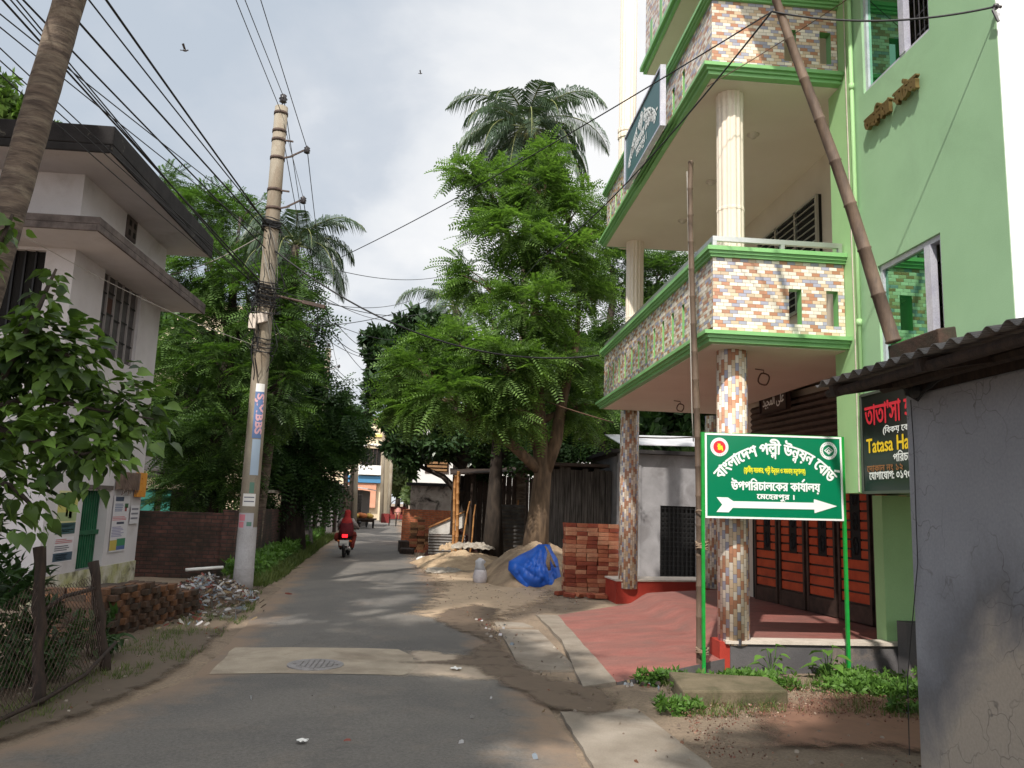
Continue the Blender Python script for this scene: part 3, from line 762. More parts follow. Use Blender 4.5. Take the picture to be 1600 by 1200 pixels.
# inside of the bay, dark
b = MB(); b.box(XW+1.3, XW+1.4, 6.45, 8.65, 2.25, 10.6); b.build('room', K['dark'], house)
def window(win, frac, name='window'):
    ya, yb, za, zb = win
    b = MB(); x0, x1 = XW+.03, XW+.11; w_ = .055
    b.box(x0, x1, ya, ya+w_, za, zb); b.box(x0, x1, yb-w_, yb, za, zb); b.box(x0, x1, ya+w_, yb-w_, za, za+w_); b.box(x0, x1, ya+w_, yb-w_, zb-w_, zb)
    mid = ya+(yb-ya)*frac
    b.box(x0-.012, x1-.02, mid-.05, mid+.05, za+w_, zb-w_)
    f = b.build(name, K['alu'], house)
    b = MB(); b.box(x0+.03, x0+.036, mid+.05, yb-w_, za+w_, zb-w_); b.build('pane', K['green_glass'], f)
    b = MB(); y = ya+w_+.03
    while y < mid-.03:
        b.tube([(x0+.09, y, za+w_), (x0+.09, y, zb-w_)], .007, 5); y += .085
    z = za+.2
    while z < zb-.1:
        b.box(x0+.1, x0+.108, ya+w_, mid, z, z+.02); z += .22
    b.build('grille', K['black_metal'], f)
    return f
window(WIN_LO, .22)
window(WIN_UP, .40)
# brass letters on the bay wall
def onbay(x, y): return (XW-.035, 8.33-x, y)
textobj('lettering', [(['ত', 'ছ', 'ি', 'ল', 'ম', 'া'], .0, 6.24, .52, .24, .012, 'l', None), (['ক', 'ে', 'ট', 'জ'], .60, 6.24, .42, .24, .012, 'l', None)], onbay, K['brass'], house, .045)
# pipe and cable down the pilaster
b = MB(); b.tube([(XW-.04, 8.66, 2.1), (XW-.04, 8.66, 10.5)], .026, 8)
for z in (2.6, 4.05, 5.4, 7.0, 8.3): b.tube([(XW-.04, 8.66, z-.04), (XW-.04, 8.66, z+.04)], .033, 8)
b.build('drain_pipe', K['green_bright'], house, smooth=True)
b = MB(); b.tube([(XW-.03, 8.80, 2.1), (XW-.025, 8.79, 4.), (XW-.03, 8.81, 7), (XW-.03, 8.80, 10.5)], .008, 5); b.build('cable', K['white_edge'], house)

# house core behind the verandah
b = MB()
b.box(5.45, 9.3, 9.30, 16.0, 3.95, 10.8)
b.box(5.37, 5.45, 9.30, 10.0, 3.95, 10.8)
b.build('verandah_wall', K['beige_wall'], house)
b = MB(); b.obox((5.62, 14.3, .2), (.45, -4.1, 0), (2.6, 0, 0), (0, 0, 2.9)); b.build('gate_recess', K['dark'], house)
b = MB(); b.obox((5.60, 14.35, 3.1), (.46, -4.2, 0), (3, 0, 0), (0, 0, .78)); b.obox((5.6, 16.0, .3), (.02, -1.7, 0), (3, 0, 0), (0, 0, 3.58)); b.build('ground_floor_wall', K['beige_wall'], house)
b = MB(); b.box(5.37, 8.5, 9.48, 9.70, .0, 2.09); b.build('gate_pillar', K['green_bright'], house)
b = MB(); b.box(XW+.2, 9.3, 8.7, 9.30, 2.09, 3.0); b.build('lintel', K['green'], house)
# verandah window with white steel grille, second storey
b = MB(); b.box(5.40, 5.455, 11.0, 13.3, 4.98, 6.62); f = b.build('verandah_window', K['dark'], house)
b = MB()
for y in (11.02, 11.75, 12.5, 13.26): b.box(5.36, 5.40, y-.025, y+.025, 4.98, 6.62)
for z in (4.98, 6.60): b.box(5.36, 5.40, 11.045, 13.235, z-.02, z+.02)
z = 5.1
while z < 6.55:
    b.box(5.365, 5.385, 11.045, 13.235, z, z+.016); z += .115
b.build('grille', K['steel'], f)

SLABS = [(3.80, 3.92, 4.86, 2.94), (7.20, 7.34, 8.26, 2.94)]      # slab bottom, parapet foot, parapet top
def balcony(z0, zt, zp, full=True, ysplit=YB, name='balcony'):
    notch_f = [(4.03, 4.19, zt+.16, zt+.60), (4.50, 4.65, zt+.16, zt+.60)]
    ns = 11; notch_s = [(YF+1.15+i*.5, YF+1.15+i*.5+.13, zt+.2, zt+.66) for i in range(ns)]
    b = MB()
    wall_holes_y(b, YF+.008, YF+.13, XB+.008, XW-.02, zt, zp, notch_f)
    wall_holes_x(b, XB+.008, XB+.13, YF+.13, ysplit, zt, zp, notch_s)
    b.box(XB+.13, 5.4, ysplit-.12, ysplit, zt, zp)
    par = b.build(name, K['green_ledge'], house)
    b = MB()
    wall_holes_y(b, YF, YF+.008, XB, XW-.02, zt, zp, notch_f)
    b.build('tile_cladding', K['tile'], par)
    b = MB(); wall_holes_x(b, XB, XB+.008, YF+.008, ysplit, zt, zp, notch_s)
    b.build('tile_cladding', K['tile'], par)
    # moulded ledges: foot (three steps) and coping
    b = MB()
    for dz0, dz1, e in ((0, .045, .075), (.045, .085, .105), (.085, .13, .145)):
        b.box(XB-e, XW-.015, YF-e, ysplit+e, z0+dz0, z0+dz1)
    b.build('foot_moulding', K['green_ledge'], par)
    b = MB()
    for dz0, dz1, e in ((0, .035, .04), (.035, .07, .065), (.07, .12, .09)):
        b.box(XB-e, XW-.015, YF-e, YF+.17, zp+dz0, zp+dz1); b.box(XB-e, XB+.17, YF+.17, ysplit+e, zp+dz0, zp+dz1)
    b.build('coping', K['green_ledge'], par)
    b = MB(); b.box(XB+.0, 5.45, YF+.03, ysplit, z0-.012, z0+.2); b.build('slab', K['beige'], par)
    return par
for z0, zt, zp, _ in SLABS:
    par = balcony(z0, zt, zp)
    if zp < 5:     # low steel railing on the lower coping
        b = MB(); zr = zp+.12
        b.box(XB+.0, XW-.03, YF, YF+.05, zr+.09, zr+.15); b.box(XB, XB+.05, YF+.05, YB, zr+.09, zr+.15)
        for x in (XB, XB+.85, XW-.08): b.box(x, x+.05, YF+.002, YF+.048, zr, zr+.09)
        y = YF+.9
        while y < YB: b.box(XB+.002, XB+.048, y, y+.05, zr, zr+.09); y += .9
        b.build('railing', K['steel'], par)
# top storey: a shorter balcony further back
b = MB(); YT = 12.45
b.box(XB, 4.9, 11.0, YT, 9.35, 10.6); b.box(4.75, 9, 8.7, 16, 10.4, 10.8)
par = b.build('upper_balcony', K['tile'], house)
b = MB()
for dz0, dz1, e in ((0, .07, .03), (.07, .14, .08)): b.box(XB-e, 5.4, 7.2, YT+e, 9.22+dz0, 9.22+dz1)
b.build('foot_moulding', K['green_ledge'], par)
b = MB(); b.box(XB+.02, 5.4, 7.3, YT-.02, 9.19, 9.24); b.build('slab', K['beige'], par)
b = MB()
for y in (9.6, 10.2, 10.8, 11.4, 12.0): b.box(XB-.004, XB+.01, y, y+.13, 9.55, 9.98)
b.build('notch', K['green_ledge'], par)
b = MB(); b.box(XB, 4.9, 7.3, 11.0, 9.36, 10.6); b.build('tile_cladding', K['tile'], par)
# columns
def column(x, y, r, z0, z1, tiled=False):
    b = MB()
    if tiled: b.lathe((x, y, 0), [(r, z0), (r, z1)], 26)
    else:
        b.lathe((x, y, 0), [(r*1.0, z0), (r*1.0, z0+.12), (r*.97, z0+.14), (r*.97, z0+(z1-z0)*.5), (r*1.0, z0+(z1-z0)*.5+.01), (r*1.0, z0+(z1-z0)*.5+.04), (r*.97, z0+(z1-z0)*.5+.05), (r*.97, z1-.22), (r*1.0, z1-.2), (r*1.0, z1)], 112, 0, 14, .015)
    o = b.build('column', K['tile_col'] if tiled else K['cream_col'], house, smooth=tiled)
    return o
fc = column(3.46, 9.42, .185, .30, 3.80, True)
column(3.46, 9.42, .175, 3.98, 7.2); column(3.42, 9.42, .18, 7.4, 9.2)
column(3.68, 16.2-.35, .19, .28, 3.80, True); column(3.62, 15.3, .18, 3.98, 7.2)
# the tall column that stands outside the upper balcony far end
bl = at(985, 0, 15.9); bb = at(980, 230, 15.9)
b = MB(); xx = bb.x
b.lathe((xx, 15.9, 0), [(.185, 7.3), (.185, 9.7), (.21, 9.72), (.21, 9.80), (.19, 9.83), (.21, 9.86), (.21, 9.94), (.185, 9.96), (.185, 13.5)], 112, 0, 14, .014)
b.build('column', K['cream_col'], house)
# small tiled half column deep in the porch
column(5.5, 16.1, .16, .3, 3.8, True)
# ceiling fittings
for p in ((4.16, 10.4, 7.19), (4.12, 12.1, 7.19), (4.18, 13.9, 7.19)):
    b = MB(); b.lathe((p[0], p[1], p[2]-.06), [(.035, 0), (.05, .02), (.085, .045), (.09, .06)], 14); b.build('ceiling_light', K['white_edge'], house, smooth=True)
for p, r in (((4.29, 10.45, 3.79), .085), ((4.15, 13.9, 3.79), .07)):
    b = MB(); b.tube([(p[0]-.12, p[1], p[2]-.01), (p[0], p[1], p[2]-.02), (p[0], p[1], p[2]-.06)], .007, 5)
    b.tube([(p[0]+r*math.sin(a)*.9, p[1]+.02*math.cos(a*3), p[2]-.06-r+r*math.cos(a)) for a in [2*math.pi*k/16 for k in range(17)]], .011, 5, False)
    b.build('wire_coil', K['wire_brown'], house)
# plinth, ramp, step
b = MB(); b.obox((3.36, 9.26, -.1), (2.3, .1, 0), (0, .2, 0), (0, 0, .42)); b.build('plinth', K['plinth'], house)
b = MB(); b.box(5.40, 5.8, 9.1, 9.30, -.1, .62); b.build('plinth', K['plinth'], house)
b = MB(); b.obox((3.3, 9.23, .321), (2.38, .1, 0), (0, .26, 0), (0, 0, .035)); b.build('floor_edge', K['white_edge'], house)
b = MB(); b.box(3.24, 3.36, 9.275, 9.62, .0, .335); b.build('column_foot', K['red_step'], house)
def rampz(x, y): 
    if x < 3.3: return .03+.12*max(0, (x-1.88)/1.42)
    u = min(1, (x-3.3)/.5); return .15+.18*(u*u*(3-2*u))
b = MB()
def rampf(u, v):
    x = 1.87+u*4.4; y0 = 8.5+.76*min(1, (x-1.87)/1.4)+.16*max(0, min(1, (x-3.27)/.3)); y1 = 13.45+u*2.65; y = y0+(y1-y0)*v
    return (x, y, rampz(x, y))
b.grid(rampf, 40, 30)
# skirt on the near and outer rims
for v in (0,):
    for i in range(40):
        p, q = Vector(rampf(i/40, v)), Vector(rampf((i+1)/40, v))
        b.face([(p.x, p.y, -.1), (q.x, q.y, -.1), q, p], 1)
b.build('ramp', [K['ramp'], K['plinth']], house, smooth=True)
b = MB(); b.obox((3.42, 15.72, -.05), (2.7, .55, 0), (-.05, .8, 0), (0, 0, .47)); b.build('porch_step', K['red_step'], house)
b = MB(); b.obox((3.40, 15.69, .42), (2.74, .55, 0), (-.05, .84, 0), (0, 0, .03)); b.build('floor_edge', K['white_edge'], house)
# the red steel gate: leaves with horizontal slats and dark scroll panels
GA, GB = Vector((5.60, 14.1, .33)), Vector((6.05, 9.9, .36)); gd = (GB-GA); gn = Vector((gd.y, -gd.x, 0)).normalized()
if gn.x > 0: gn = -gn
b = MB(); b.obox(GA+gn*.0, gd, -gn*.06, Vector((0, 0, 2.55))); gate = b.build('gate', K['gate_dark'], house)
L = 5; 
for i in range(L):
    a0, a1 = i/L+.008, (i+1)/L-.008
    b = MB(); p0 = GA+gd*a0; e = gd*(a1-a0)
    fr = .05/e.length
    for s0, s1 in ((0, fr), (1-fr, 1)): b.obox(p0+e*s0, e*(s1-s0), gn*.05, Vector((0, 0, 2.5)))
    b.obox(p0+e*fr, e*(1-2*fr), gn*.045, Vector((0, 0, .24)))
    b.obox(p0+e*fr+Vector((0, 0, 2.44)), e*(1-2*fr), gn*.045, Vector((0, 0, .06)))
    z = .27
    lf = b.build('gate_leaf', K['gate_dark'], gate)
    b = MB(); k = 0
    while z < 2.4:
        hi = z > .75
        if hi:
            b.obox(p0+e*(fr+.01)+Vector((0, 0, z)), e*.30, gn*.03, Vector((0, 0, .105))); b.obox(p0+e*.70+Vector((0, 0, z)), e*(.29-fr), gn*.03, Vector((0, 0, .105)))
        else: b.obox(p0+e*(fr+.01)+Vector((0, 0, z)), e*(.98-2*fr), gn*.03, Vector((0, 0, .125)))
        z += .135 if hi else .155
    b.build('slat_panel', K['gate_red'], gate)
    b = MB(); o = p0+e*.38+Vector((0, 0, .78)); w_ = e*.29
    b.obox(o, w_, gn*.02, Vector((0, 0, 1.62)))
    for zc in (.25, .6, .95, 1.3):
        for sgn in (1, -1):
            b.tube([o+w_*(.5+sgn*.32*math.sin(a)*(1-a/9))+gn*.03+Vector((0, 0, zc+.15*math.cos(a)*(1-a/9))) for a in [k*.5 for k in range(14)]], .008, 4, False)
    b.build('scroll_panel', K['black_metal'], gate)
# rolling shutter above the gate
b = MB(); z = 2.9
while z < 3.72:
    p = GA+Vector((0, 0, z-.33)); b.ext([p+gn*.05, p+gn*.085+Vector((0, 0, .05)), p+gn*.05+Vector((0, 0, .1)), p], gd); z += .105
b.build('rolling_shutter', K['gate_dark'], house)

# framed plaque over the gate
pl = thing('wall_plaque', 'dark framed plaque with pale calligraphy above the red gate', 'plaque', tuple(atx(1211, 650, 5.5)))
pp = [atx(x, y, 5.52) for x, y in ((1190, 650), (1232, 641), (1232, 609), (1190, 619))]
yy0, yy1 = pp[0].y, pp[1].y; z0, z1 = pp[0].z, pp[3].z
b = MB(); b.box(5.50, 5.56, yy1, yy0, z0, z1); b.build('panel', plain('plaque_brown', (64, 46, 40), .5), pl)
b = MB()
for a in ((yy1, yy0, z0, z0+.035), (yy1, yy0, z1-.035, z1), (yy1, yy1+.04, z0+.035, z1-.035), (yy0-.04, yy0, z0+.035, z1-.035)): b.box(5.475, 5.50, *a)
b.build('frame', plain('plaque_frame', (40, 26, 24), .5), pl)
textobj('lettering', [('\ufea9\ufef4\ufea0\ufee4\ufedf\ufe8d \ufef0\ufee0\ufecb', (yy0-yy1)/2, z0+.14, (yy0-yy1)*.8, .24, .006, 'c', None)], lambda x, y: (5.495, yy0-x, y), K['sign_white'], pl)
# green notice board hung on the upper balcony side
sb = thing('balcony_signboard', 'dark green office signboard with white writing hung on the upper balcony rail', 'signboard', (2.8, 11.0, 7.3))
XS = 2.80
c = [atx(x, y, XS) for x, y in ((978, 213), (1033, 110), (1027, 205), (976, 293))]
ya, yb = c[0].y, c[1].y; zb_, zt_ = (c[2].z+c[3].z)/2, (c[0].z+c[1].z)/2
b = MB(); b.box(XS, XS+.05, yb, ya, zb_, zt_); b.build('board', plain('teal_board', (18, 82, 80), .35), sb)
b = MB()
for a in ((yb-.04, yb, zb_-.03, zt_+.03), (ya, ya+.04, zb_-.03, zt_+.03), (yb, ya, zt_, zt_+.03), (yb, ya, zb_-.03, zb_)): b.box(XS-.02, XS+.06, *a)
for y in (yb+.3, ya-.3): b.box(XS+.06, XB, y, y+.03, zb_+.1, zb_+.13)
b.build('frame', K['alu'], sb)
W_, H_ = ya-yb, zt_-zb_
def warp_arc(cx, cy, r, y0):
    def f(x, y):
        a = (x-cx)/r; q = r+(y-y0); return (cx+q*math.sin(a), cy+q*math.cos(a))
    return f
textobj('lettering', [(T_BOARD, W_/2, 0, W_*.8, .26, .01, 'c', warp_arc(W_/2, zb_+H_*.62-W_*.45, W_*.45, 0)), (T_OFFICE, W_/2, zb_+H_*.38, W_*.6, .2, .008, 'c', None), (T_TOWN, W_/2, zb_+H_*.2, W_*.3, .18, .006, 'c', None)], lambda x, y: (XS-.006, ya-x, y), K['sign_white'], sb)
# black hardware-shop board on the bay
hs = thing('shop_signboard', 'black shop signboard with red, yellow and white writing below the lower window', 'signboard', (4.7, 7.7, 2.1))
XH = 4.66
b = MB(); b.box(XH, XH+.06, 5.6, 8.58, 2.10, 3.16); b.build('board', plain('shop_black', (16, 20, 22), .3), hs)
b = MB()
for a in ((5.57, 5.6, 2.08, 3.18), (8.58, 8.61, 2.08, 3.18), (5.6, 8.58, 2.07, 2.10), (5.6, 8.58, 3.16, 3.19)): b.box(XH-.01, XH+.07, *a)
b.build('frame', plain('shop_frame', (70, 76, 66), .5), hs)
onsh = lambda x, y: (XH-.006, 8.55-x, y)
RED_, = (plain('shop_red', (206, 40, 56), .5),)
textobj('lettering', [(['ত', 'া', 'ত', 'া', "'", 'স', 'া', ' ', 'হ', 'া', 'ড', ('reph',), 'ও', 'য়', 'া', 'র'], .05, 2.82, 1.62, .33, .007, 'l', None)], onsh, RED_, hs)
textobj('lettering', [('Tatasa Hardware', .06, 2.52, 1.42, .22, .006, 'l', None)], onsh, plain('shop_yellow', (240, 200, 30), .5), hs)
textobj('lettering', [(['(', 'ি', 'ব', 'ক', 'য়', ' ', 'ে', 'ক', 'ন', 'দ', 'র', ')'], .40, 2.71, .75, .09, .003, 'l', None), (['প', 'ি', 'র', 'চ', 'া', 'ল', 'ক'], .58, 2.40, .5, .12, .004, 'l', None), (['ে', 'য', 'া', 'গ', 'া', 'ে', 'য', 'া', 'গ', ':', ' ', '০১৭৩'], .1, 2.225, .8, .12, .004, 'l', None)], onsh, K['sign_white'], hs)
textobj('lettering', [(['ে', 'দ', 'া', 'ক', 'া', 'ন', ' ', 'ন', 'ং', ' ', '১', '২'], .06, 2.31, .7, .1, .003, 'l', None)], onsh, plain('shop_tan', (150, 100, 60), .6), hs)
# ------------------------------------------------------------------ the green office sign on two posts
rs = thing('road_sign', 'green office signboard with white writing and arrow on two green posts', 'sign', (3.8, 8.98, 0))
SY = 8.98
SO = Vector((2.975, SY, 1.745)); SU = Vector((1.655, .02, .018)); SV = Vector((-.005, 0, .975))
SN = Vector((0, -1, 0))
def son(x, y, d=.0): return SO+SU*x+SV*y+SN*d
b = MB(); b.obox(son(0, 0), SU, SV, Vector((0, .035, 0))); b.build('board', K['sign_green'], rs)
b = MB()
for p, q, a, c in ((0, 0, 1, .022), (0, .978, 1, .022), (0, .022, .0135, .956), (.9865, .022, .0135, .956)):
    b.obox(son(p, q), SU*a, SV*c, SN*.005)
b.build('frame', K['sign_white'], rs)
for x, xb in ((-.012, 2.96), (1.012, 4.64)):
    top = son(x, 1.005)+Vector((0, .02, 0)); b = MB(); b.beam((xb, SY+.02, -.1), top, .035, .035, up=(0, 1, 0)); b.build('post', K['post_green'], rs)
b = MB()
b.beam(son(-.02, .995)+Vector((0, .05, 0)), son(1.02, .995)+Vector((0, .05, 0)), .03, .03); b.beam(son(-.02, .02)+Vector((0, .05, 0)), son(1.02, .02)+Vector((0, .05, 0)), .03, .03)
b.build('back_rail', K['post_green'], rs)
SW, SH = 1.655, .975
def onsign(d): return lambda x, y: son(x/SW, y/SH, d)
Zs = SW/1325.0        # metres per pixel of my enlarged view of the board
def zx(x): return (x-125)*Zs
def zy(y, x=760): return SH-(y-(100+(x-120)*.036))*SH/825
rr = 762*Zs; ccx, ccy = zx(800), zy(1018)
textobj('lettering', [(T_BOARD, ccx, 0, 1.70, .19, .0075, 'c', warp_arc(ccx, ccy, rr, .118)),
                      (T_OFFICE, zx(800), zy(672, 800), zx(1225)-zx(375), .145, .0055, 'c', None),
                      (T_TOWN, zx(800), zy(755, 800), zx(985)-zx(620), .085, .004, 'c', None)], onsign(.004), K['sign_white'], rs)
textobj('lettering', [(T_SUB, zx(792), zy(500, 792), zx(1090)-zx(495), .085, .0018, 'c', None)], onsign(.004), K['sign_yellow'], rs)
b = MB()
AP = [(232, 728), (340, 732), (390, 768), (1162, 792), (1165, 757), (1388, 828), (1168, 893), (1165, 858), (385, 832), (345, 875), (230, 870), (285, 800)]
b.ext([onsign(.002)(zx(x), SH-(y-(100+(x-120)*.036))*SH/825) for x, y in AP][::-1], SN*.002)
b.build('arrow', K['sign_white'], rs)
def disc(cx, cy, r, d, mt, name, par, n=28):
    b = MB(); b.ext([onsign(d)(cx+r*math.cos(2*math.pi*k/n), cy+r*math.sin(2*math.pi*k/n)) for k in range(n)][::-1], SN*.0015); return b.build(name, mt, par)
e1 = disc(zx(264), zy(240, 264), .108, .002, K['sign_white'], 'emblem', rs)
disc(zx(264), zy(240, 264), .073, .005, K['sign_red'], 'emblem_disc', e1)
MAPP = [(-.022, .045), (-.004, .03), (.0, .042), (.012, .03), (.008, .012), (.032, .016), (.036, -.004), (.042, -.04), (.03, -.05), (.022, -.018), (.012, -.034), (-.006, -.036), (-.022, -.03), (-.018, -.006), (-.03, .008), (-.018, .02)]
b = MB(); b.ext([onsign(.008)(zx(264)+x, zy(240, 264)+y) for x, y in MAPP], SN*.0015); b.build('emblem_map', K['sign_yellow'], e1)
e2 = disc(zx(1320), zy(282, 1320), .104, .002, K['sign_white'], 'emblem', rs)
disc(zx(1320), zy(282, 1320), .068, .005, K['sign_green'], 'emblem_disc', e2)
b = MB(); cx, cy = zx(1320), zy(282, 1320)
def ringpoly(r0, r1, sc=1, dy=0):
    for k in range(4):
        a0, a1 = math.pi/2*k, math.pi/2*(k+1)
        b.face([onsign(.0085)(cx+r*math.cos(a)*1.05, cy+r*math.sin(a)*.85+dy) for r, a in ((r0, a0), (r1, a0), (r1, a1), (r0, a1))])
ringpoly(.040, .054); ringpoly(.012, .030, dy=-.006)
b.build('emblem_mark', K['sign_white'], e2)
for e, c0, rad_, mt in ((e1, (zx(264), zy(240, 264)), .09, K['sign_red']), (e2, (cx, cy), .087, K['sign_green'])):
    b = MB()
    for k in range(26):
        if k % 7 == 3: continue
        a = 2*math.pi*k/26; b.beam(onsign(.006)(c0[0]+(rad_-.007)*math.cos(a), c0[1]+(rad_-.007)*math.sin(a)), onsign(.006)(c0[0]+(rad_+.007)*math.cos(a), c0[1]+(rad_+.007)*math.sin(a)), .006, .002)
    b.build('emblem_ring_text', mt, e)

# ------------------------------------------------------------------ bamboo poles
def bamboo(name, path, r0, r1, step, mt, label, extra=None):
    P0, P1 = Vector(path[0]), Vector(path[-1]); b = MB(); n = int((P1-P0).length/step)
    pts, rr_ = [], []
    for i in range(n+1):
        u = i/n; c = P0.lerp(P1, u)+Vector((.02*math.sin(u*5), .012*math.sin(u*9+1), 0))*(1 if 0 < i < n else .3)
        r = r0+(r1-r0)*u
        dirv = (P1-P0).normalized()*.012
        pts += [c-dirv*1.4, c-dirv*.5, c+dirv*.3, c+dirv*1.2]; rr_ += [r, r*1.13, r*1.10, r]
    b.tube(pts, rr_, 10); o = b.build(name, mt, smooth=True); tag(o, label, 'bamboo pole'); return o
bp0, bp1 = at(1094, 1060, 9.12), at(1080, 254, 9.12)
bp0.z = -.05
bamboo('bamboo_pole', [bp0, bp1], .042, .032, .34, K['bamboo'], 'upright grey bamboo pole tied to the green sign post beside the ramp')
rp = thing('rope_binding', 'pale rope binding the bamboo pole to the green sign post', 'rope', tuple(at(1097, 857, 9.05)))
b = MB()
for z, k in ((.0, 4), (-1.15, 3), (.42, 1)):
    b = MB()
    for i in range(k):
        c = at(1097, 857, 9.07)+Vector((0, 0, z+i*.022))
        b.tube([c+Vector((.068*math.cos(a), .075*math.sin(a), .012*math.sin(a*2+i))) for a in [2*math.pi*q/14 for q in range(15)]], .009, 5, False)
    b.build('binding', K['rope'], rp)
bq = at(1075, 330, 9.16); b = MB(); b.tube([at(1076, 268, 9.14)+Vector((-.02, 0, 0)), at(1085, 640, 9.14)+Vector((-.03, 0, 0)), at(1086, 690, 9.14)+Vector((-.02, 0, 0))], .007, 6)
o = b.build('conduit', K['wire_grey'], smooth=True); tag(o, 'thin white conduit running down the upright bamboo pole', 'conduit')
bamboo('bamboo_pole', [at(1396, 532, 6.62), at(1196, -60, 6.95)], .062, .036, .42, K['bamboo'], 'thick bamboo pole leaning above the corrugated tin roof')

# ------------------------------------------------------------------ grey cement house in the right foreground, tin roof
gh = thing('grey_house', 'plain grey cement house with corrugated tin roof at the road corner', 'house', (3.3, 5.5, 0))
b = MB()
b.box(3.32, 8, -1.5, 5.5, -.1, 2.70)
b.build('wall', K['grey_render'], gh, bevel=.02)
X0, X1 = 2.70, 8.4; za, zb = 2.76, 3.75
b = MB(); nw = 100; y0, y1 = -1.8, 5.62
def roofz(x): return za+(zb-za)*(x-X0)/(X1-X0)
A_ = .022
top, bot = [], []
for i in range(nw*6+1):
    y = y0+(y1-y0)*i/(nw*6); dz = A_*math.sin(2*math.pi*i/6*.5*1.0*1.0)*1.0
    top.append((y, dz))
for i in range(len(top)-1):
    (ya, da), (yb, db) = top[i], top[i+1]
    for (xa, xb) in ((X0, (X0+X1)/2), ((X0+X1)/2, X1)):
        b.face([(xa, ya, roofz(xa)+da), (xb, ya, roofz(xb)+da), (xb, yb, roofz(xb)+db), (xa, yb, roofz(xa)+db)][::-1])
r_ = b.build('roof', K['tin'], gh, smooth=True)
sm = r_.modifiers.new('solid', 'SOLIDIFY'); sm.thickness = .005
b = MB()
for y in (5.45, 4.4, 3.2, 2.0): b.beam((2.74, y, 2.70), (3.6, y, 2.86), .06, .08)
b.tube([(2.80, -1.8, 2.70), (2.80, 5.6, 2.70)], .035, 8); b.tube([(3.22, -1.8, 2.77), (3.22, 5.6, 2.77)], .045, 8)
b.box(3.32, 3.55, -1.5, 5.5, 2.70, 2.76)
b.build('rafters', K['wood_dark'], gh)
b = MB()
c0 = atx(1440, 612, 3.29)
for k in range(7):
    s_ = rng.uniform(-.1, .1)
    b.tube([c0+Vector((-.02, .25+s_, .08)), c0+Vector((-.05, .1, .02+s_*.3)), c0+Vector((-.03, 0, -.03+s_*.4)), c0+Vector((-.02, -.15, .02-s_*.3)), c0+Vector((-.03, -.28+s_, .05))], .008, 5)
b.ball(c0+Vector((-.03, .02, 0)), (.03, .07, .05))
b.build('cable_tangle', K['wire'], gh)
b = MB(); b.tube([atx(x, y, 3.30) for x, y in ((1423, 625), (1428, 700), (1431, 800), (1434, 880), (1424, 990), (1418, 1060), (1421, 1180))], .004, 4)
o = b.build('loose_wire', K['wire']); tag(o, 'thin black wire hanging down the edge of the grey cement wall', 'wire')
bk = at(1395, 540, 6.62)
b = MB(); b.obox((bk.x-.06, 5.52, roofz(bk.x)+.0), (.14, .02, .02), (0, -1.2, .02), (-.02, 0, .16))
bb_ = MB(); p_, q_ = atx(1393, 545, 3.92), atx(1472, 517, 3.92)
b = MB(); b.obox((3.9, q_.y, 3.13), (.16, 0, .03), (0, p_.y-q_.y, .0), (-.02, 0, .2)); o = b.build('timber_block', K['brick_old2'], bevel=.012); tag(o, 'weathered timber block lying on the tin roof at the foot of the leaning pole', 'block')

# ------------------------------------------------------------------ two-storey white house on the left, mouldy roof edge
lh = thing('white_house', 'old two-storey whitewashed house with black mouldy roof edge and green tin door', 'house', (-6.35, 13.4, 0))
WX = -6.35; NY, FY = 13.38, 17.42
b = MB()
wall_holes_x(b, WX-.25, WX, NY, FY, 2.0, 7.12, [(14.56, 16.3, 4.28, 5.87)])
wall_holes_x(b, WX-.25, WX, NY, FY, .3, 2.0, [(14.72, 15.80, .42, 1.82)])
wall_holes_y(b, NY, NY+.25, -13, WX-.25, .3, 7.12, [(-7.72, -6.82, 4.4, 5.75)])
b.box(-13, WX-.25, FY-.25, FY, .3, 7.12); b.box(-13, -12.8, NY+.25, FY-.25, .3, 7.12)
wl = b.build('wall', K['white_wall'], lh)
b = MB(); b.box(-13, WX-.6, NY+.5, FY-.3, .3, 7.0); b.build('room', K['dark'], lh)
b = MB(); b.box(-13, WX+.02, NY-.02, FY+.02, -.1, .78 if False else .42); b.build('plinth', K['moss_wall'], lh)
# roof slab with upstand, and the lower sunshade ledge
b = MB(); b.box(-13.5, -5.54, 12.4, 17.82, 7.12, 7.24); b.build('soffit', K['white_wall'], lh)
b = MB(); b.box(-13.53, -5.50, 12.36, 17.86, 7.24, 7.56); b.box(-5.54, -5.50, 12.36, 17.86, 7.10, 7.24); b.box(-13.53, -5.54, 12.36, 12.40, 7.10, 7.24)
rf = b.build('roof_edge', K['black_mold'], lh, bevel=.02)
b = MB(); b.box(-13.5, -5.57, 12.33, FY+.35, 5.80, 5.90); b.build('soffit', K['white_wall'], lh)
b = MB(); b.box(-13.53, -5.53, 12.29, FY+.39, 5.90, 6.02); b.box(-5.57, -5.53, 12.29, FY+.39, 5.79, 5.90); b.box(-13.53, -5.57, 12.29, 12.33, 5.79, 5.90); b.build('ledge', K['ledge_mold'], lh, bevel=.01)
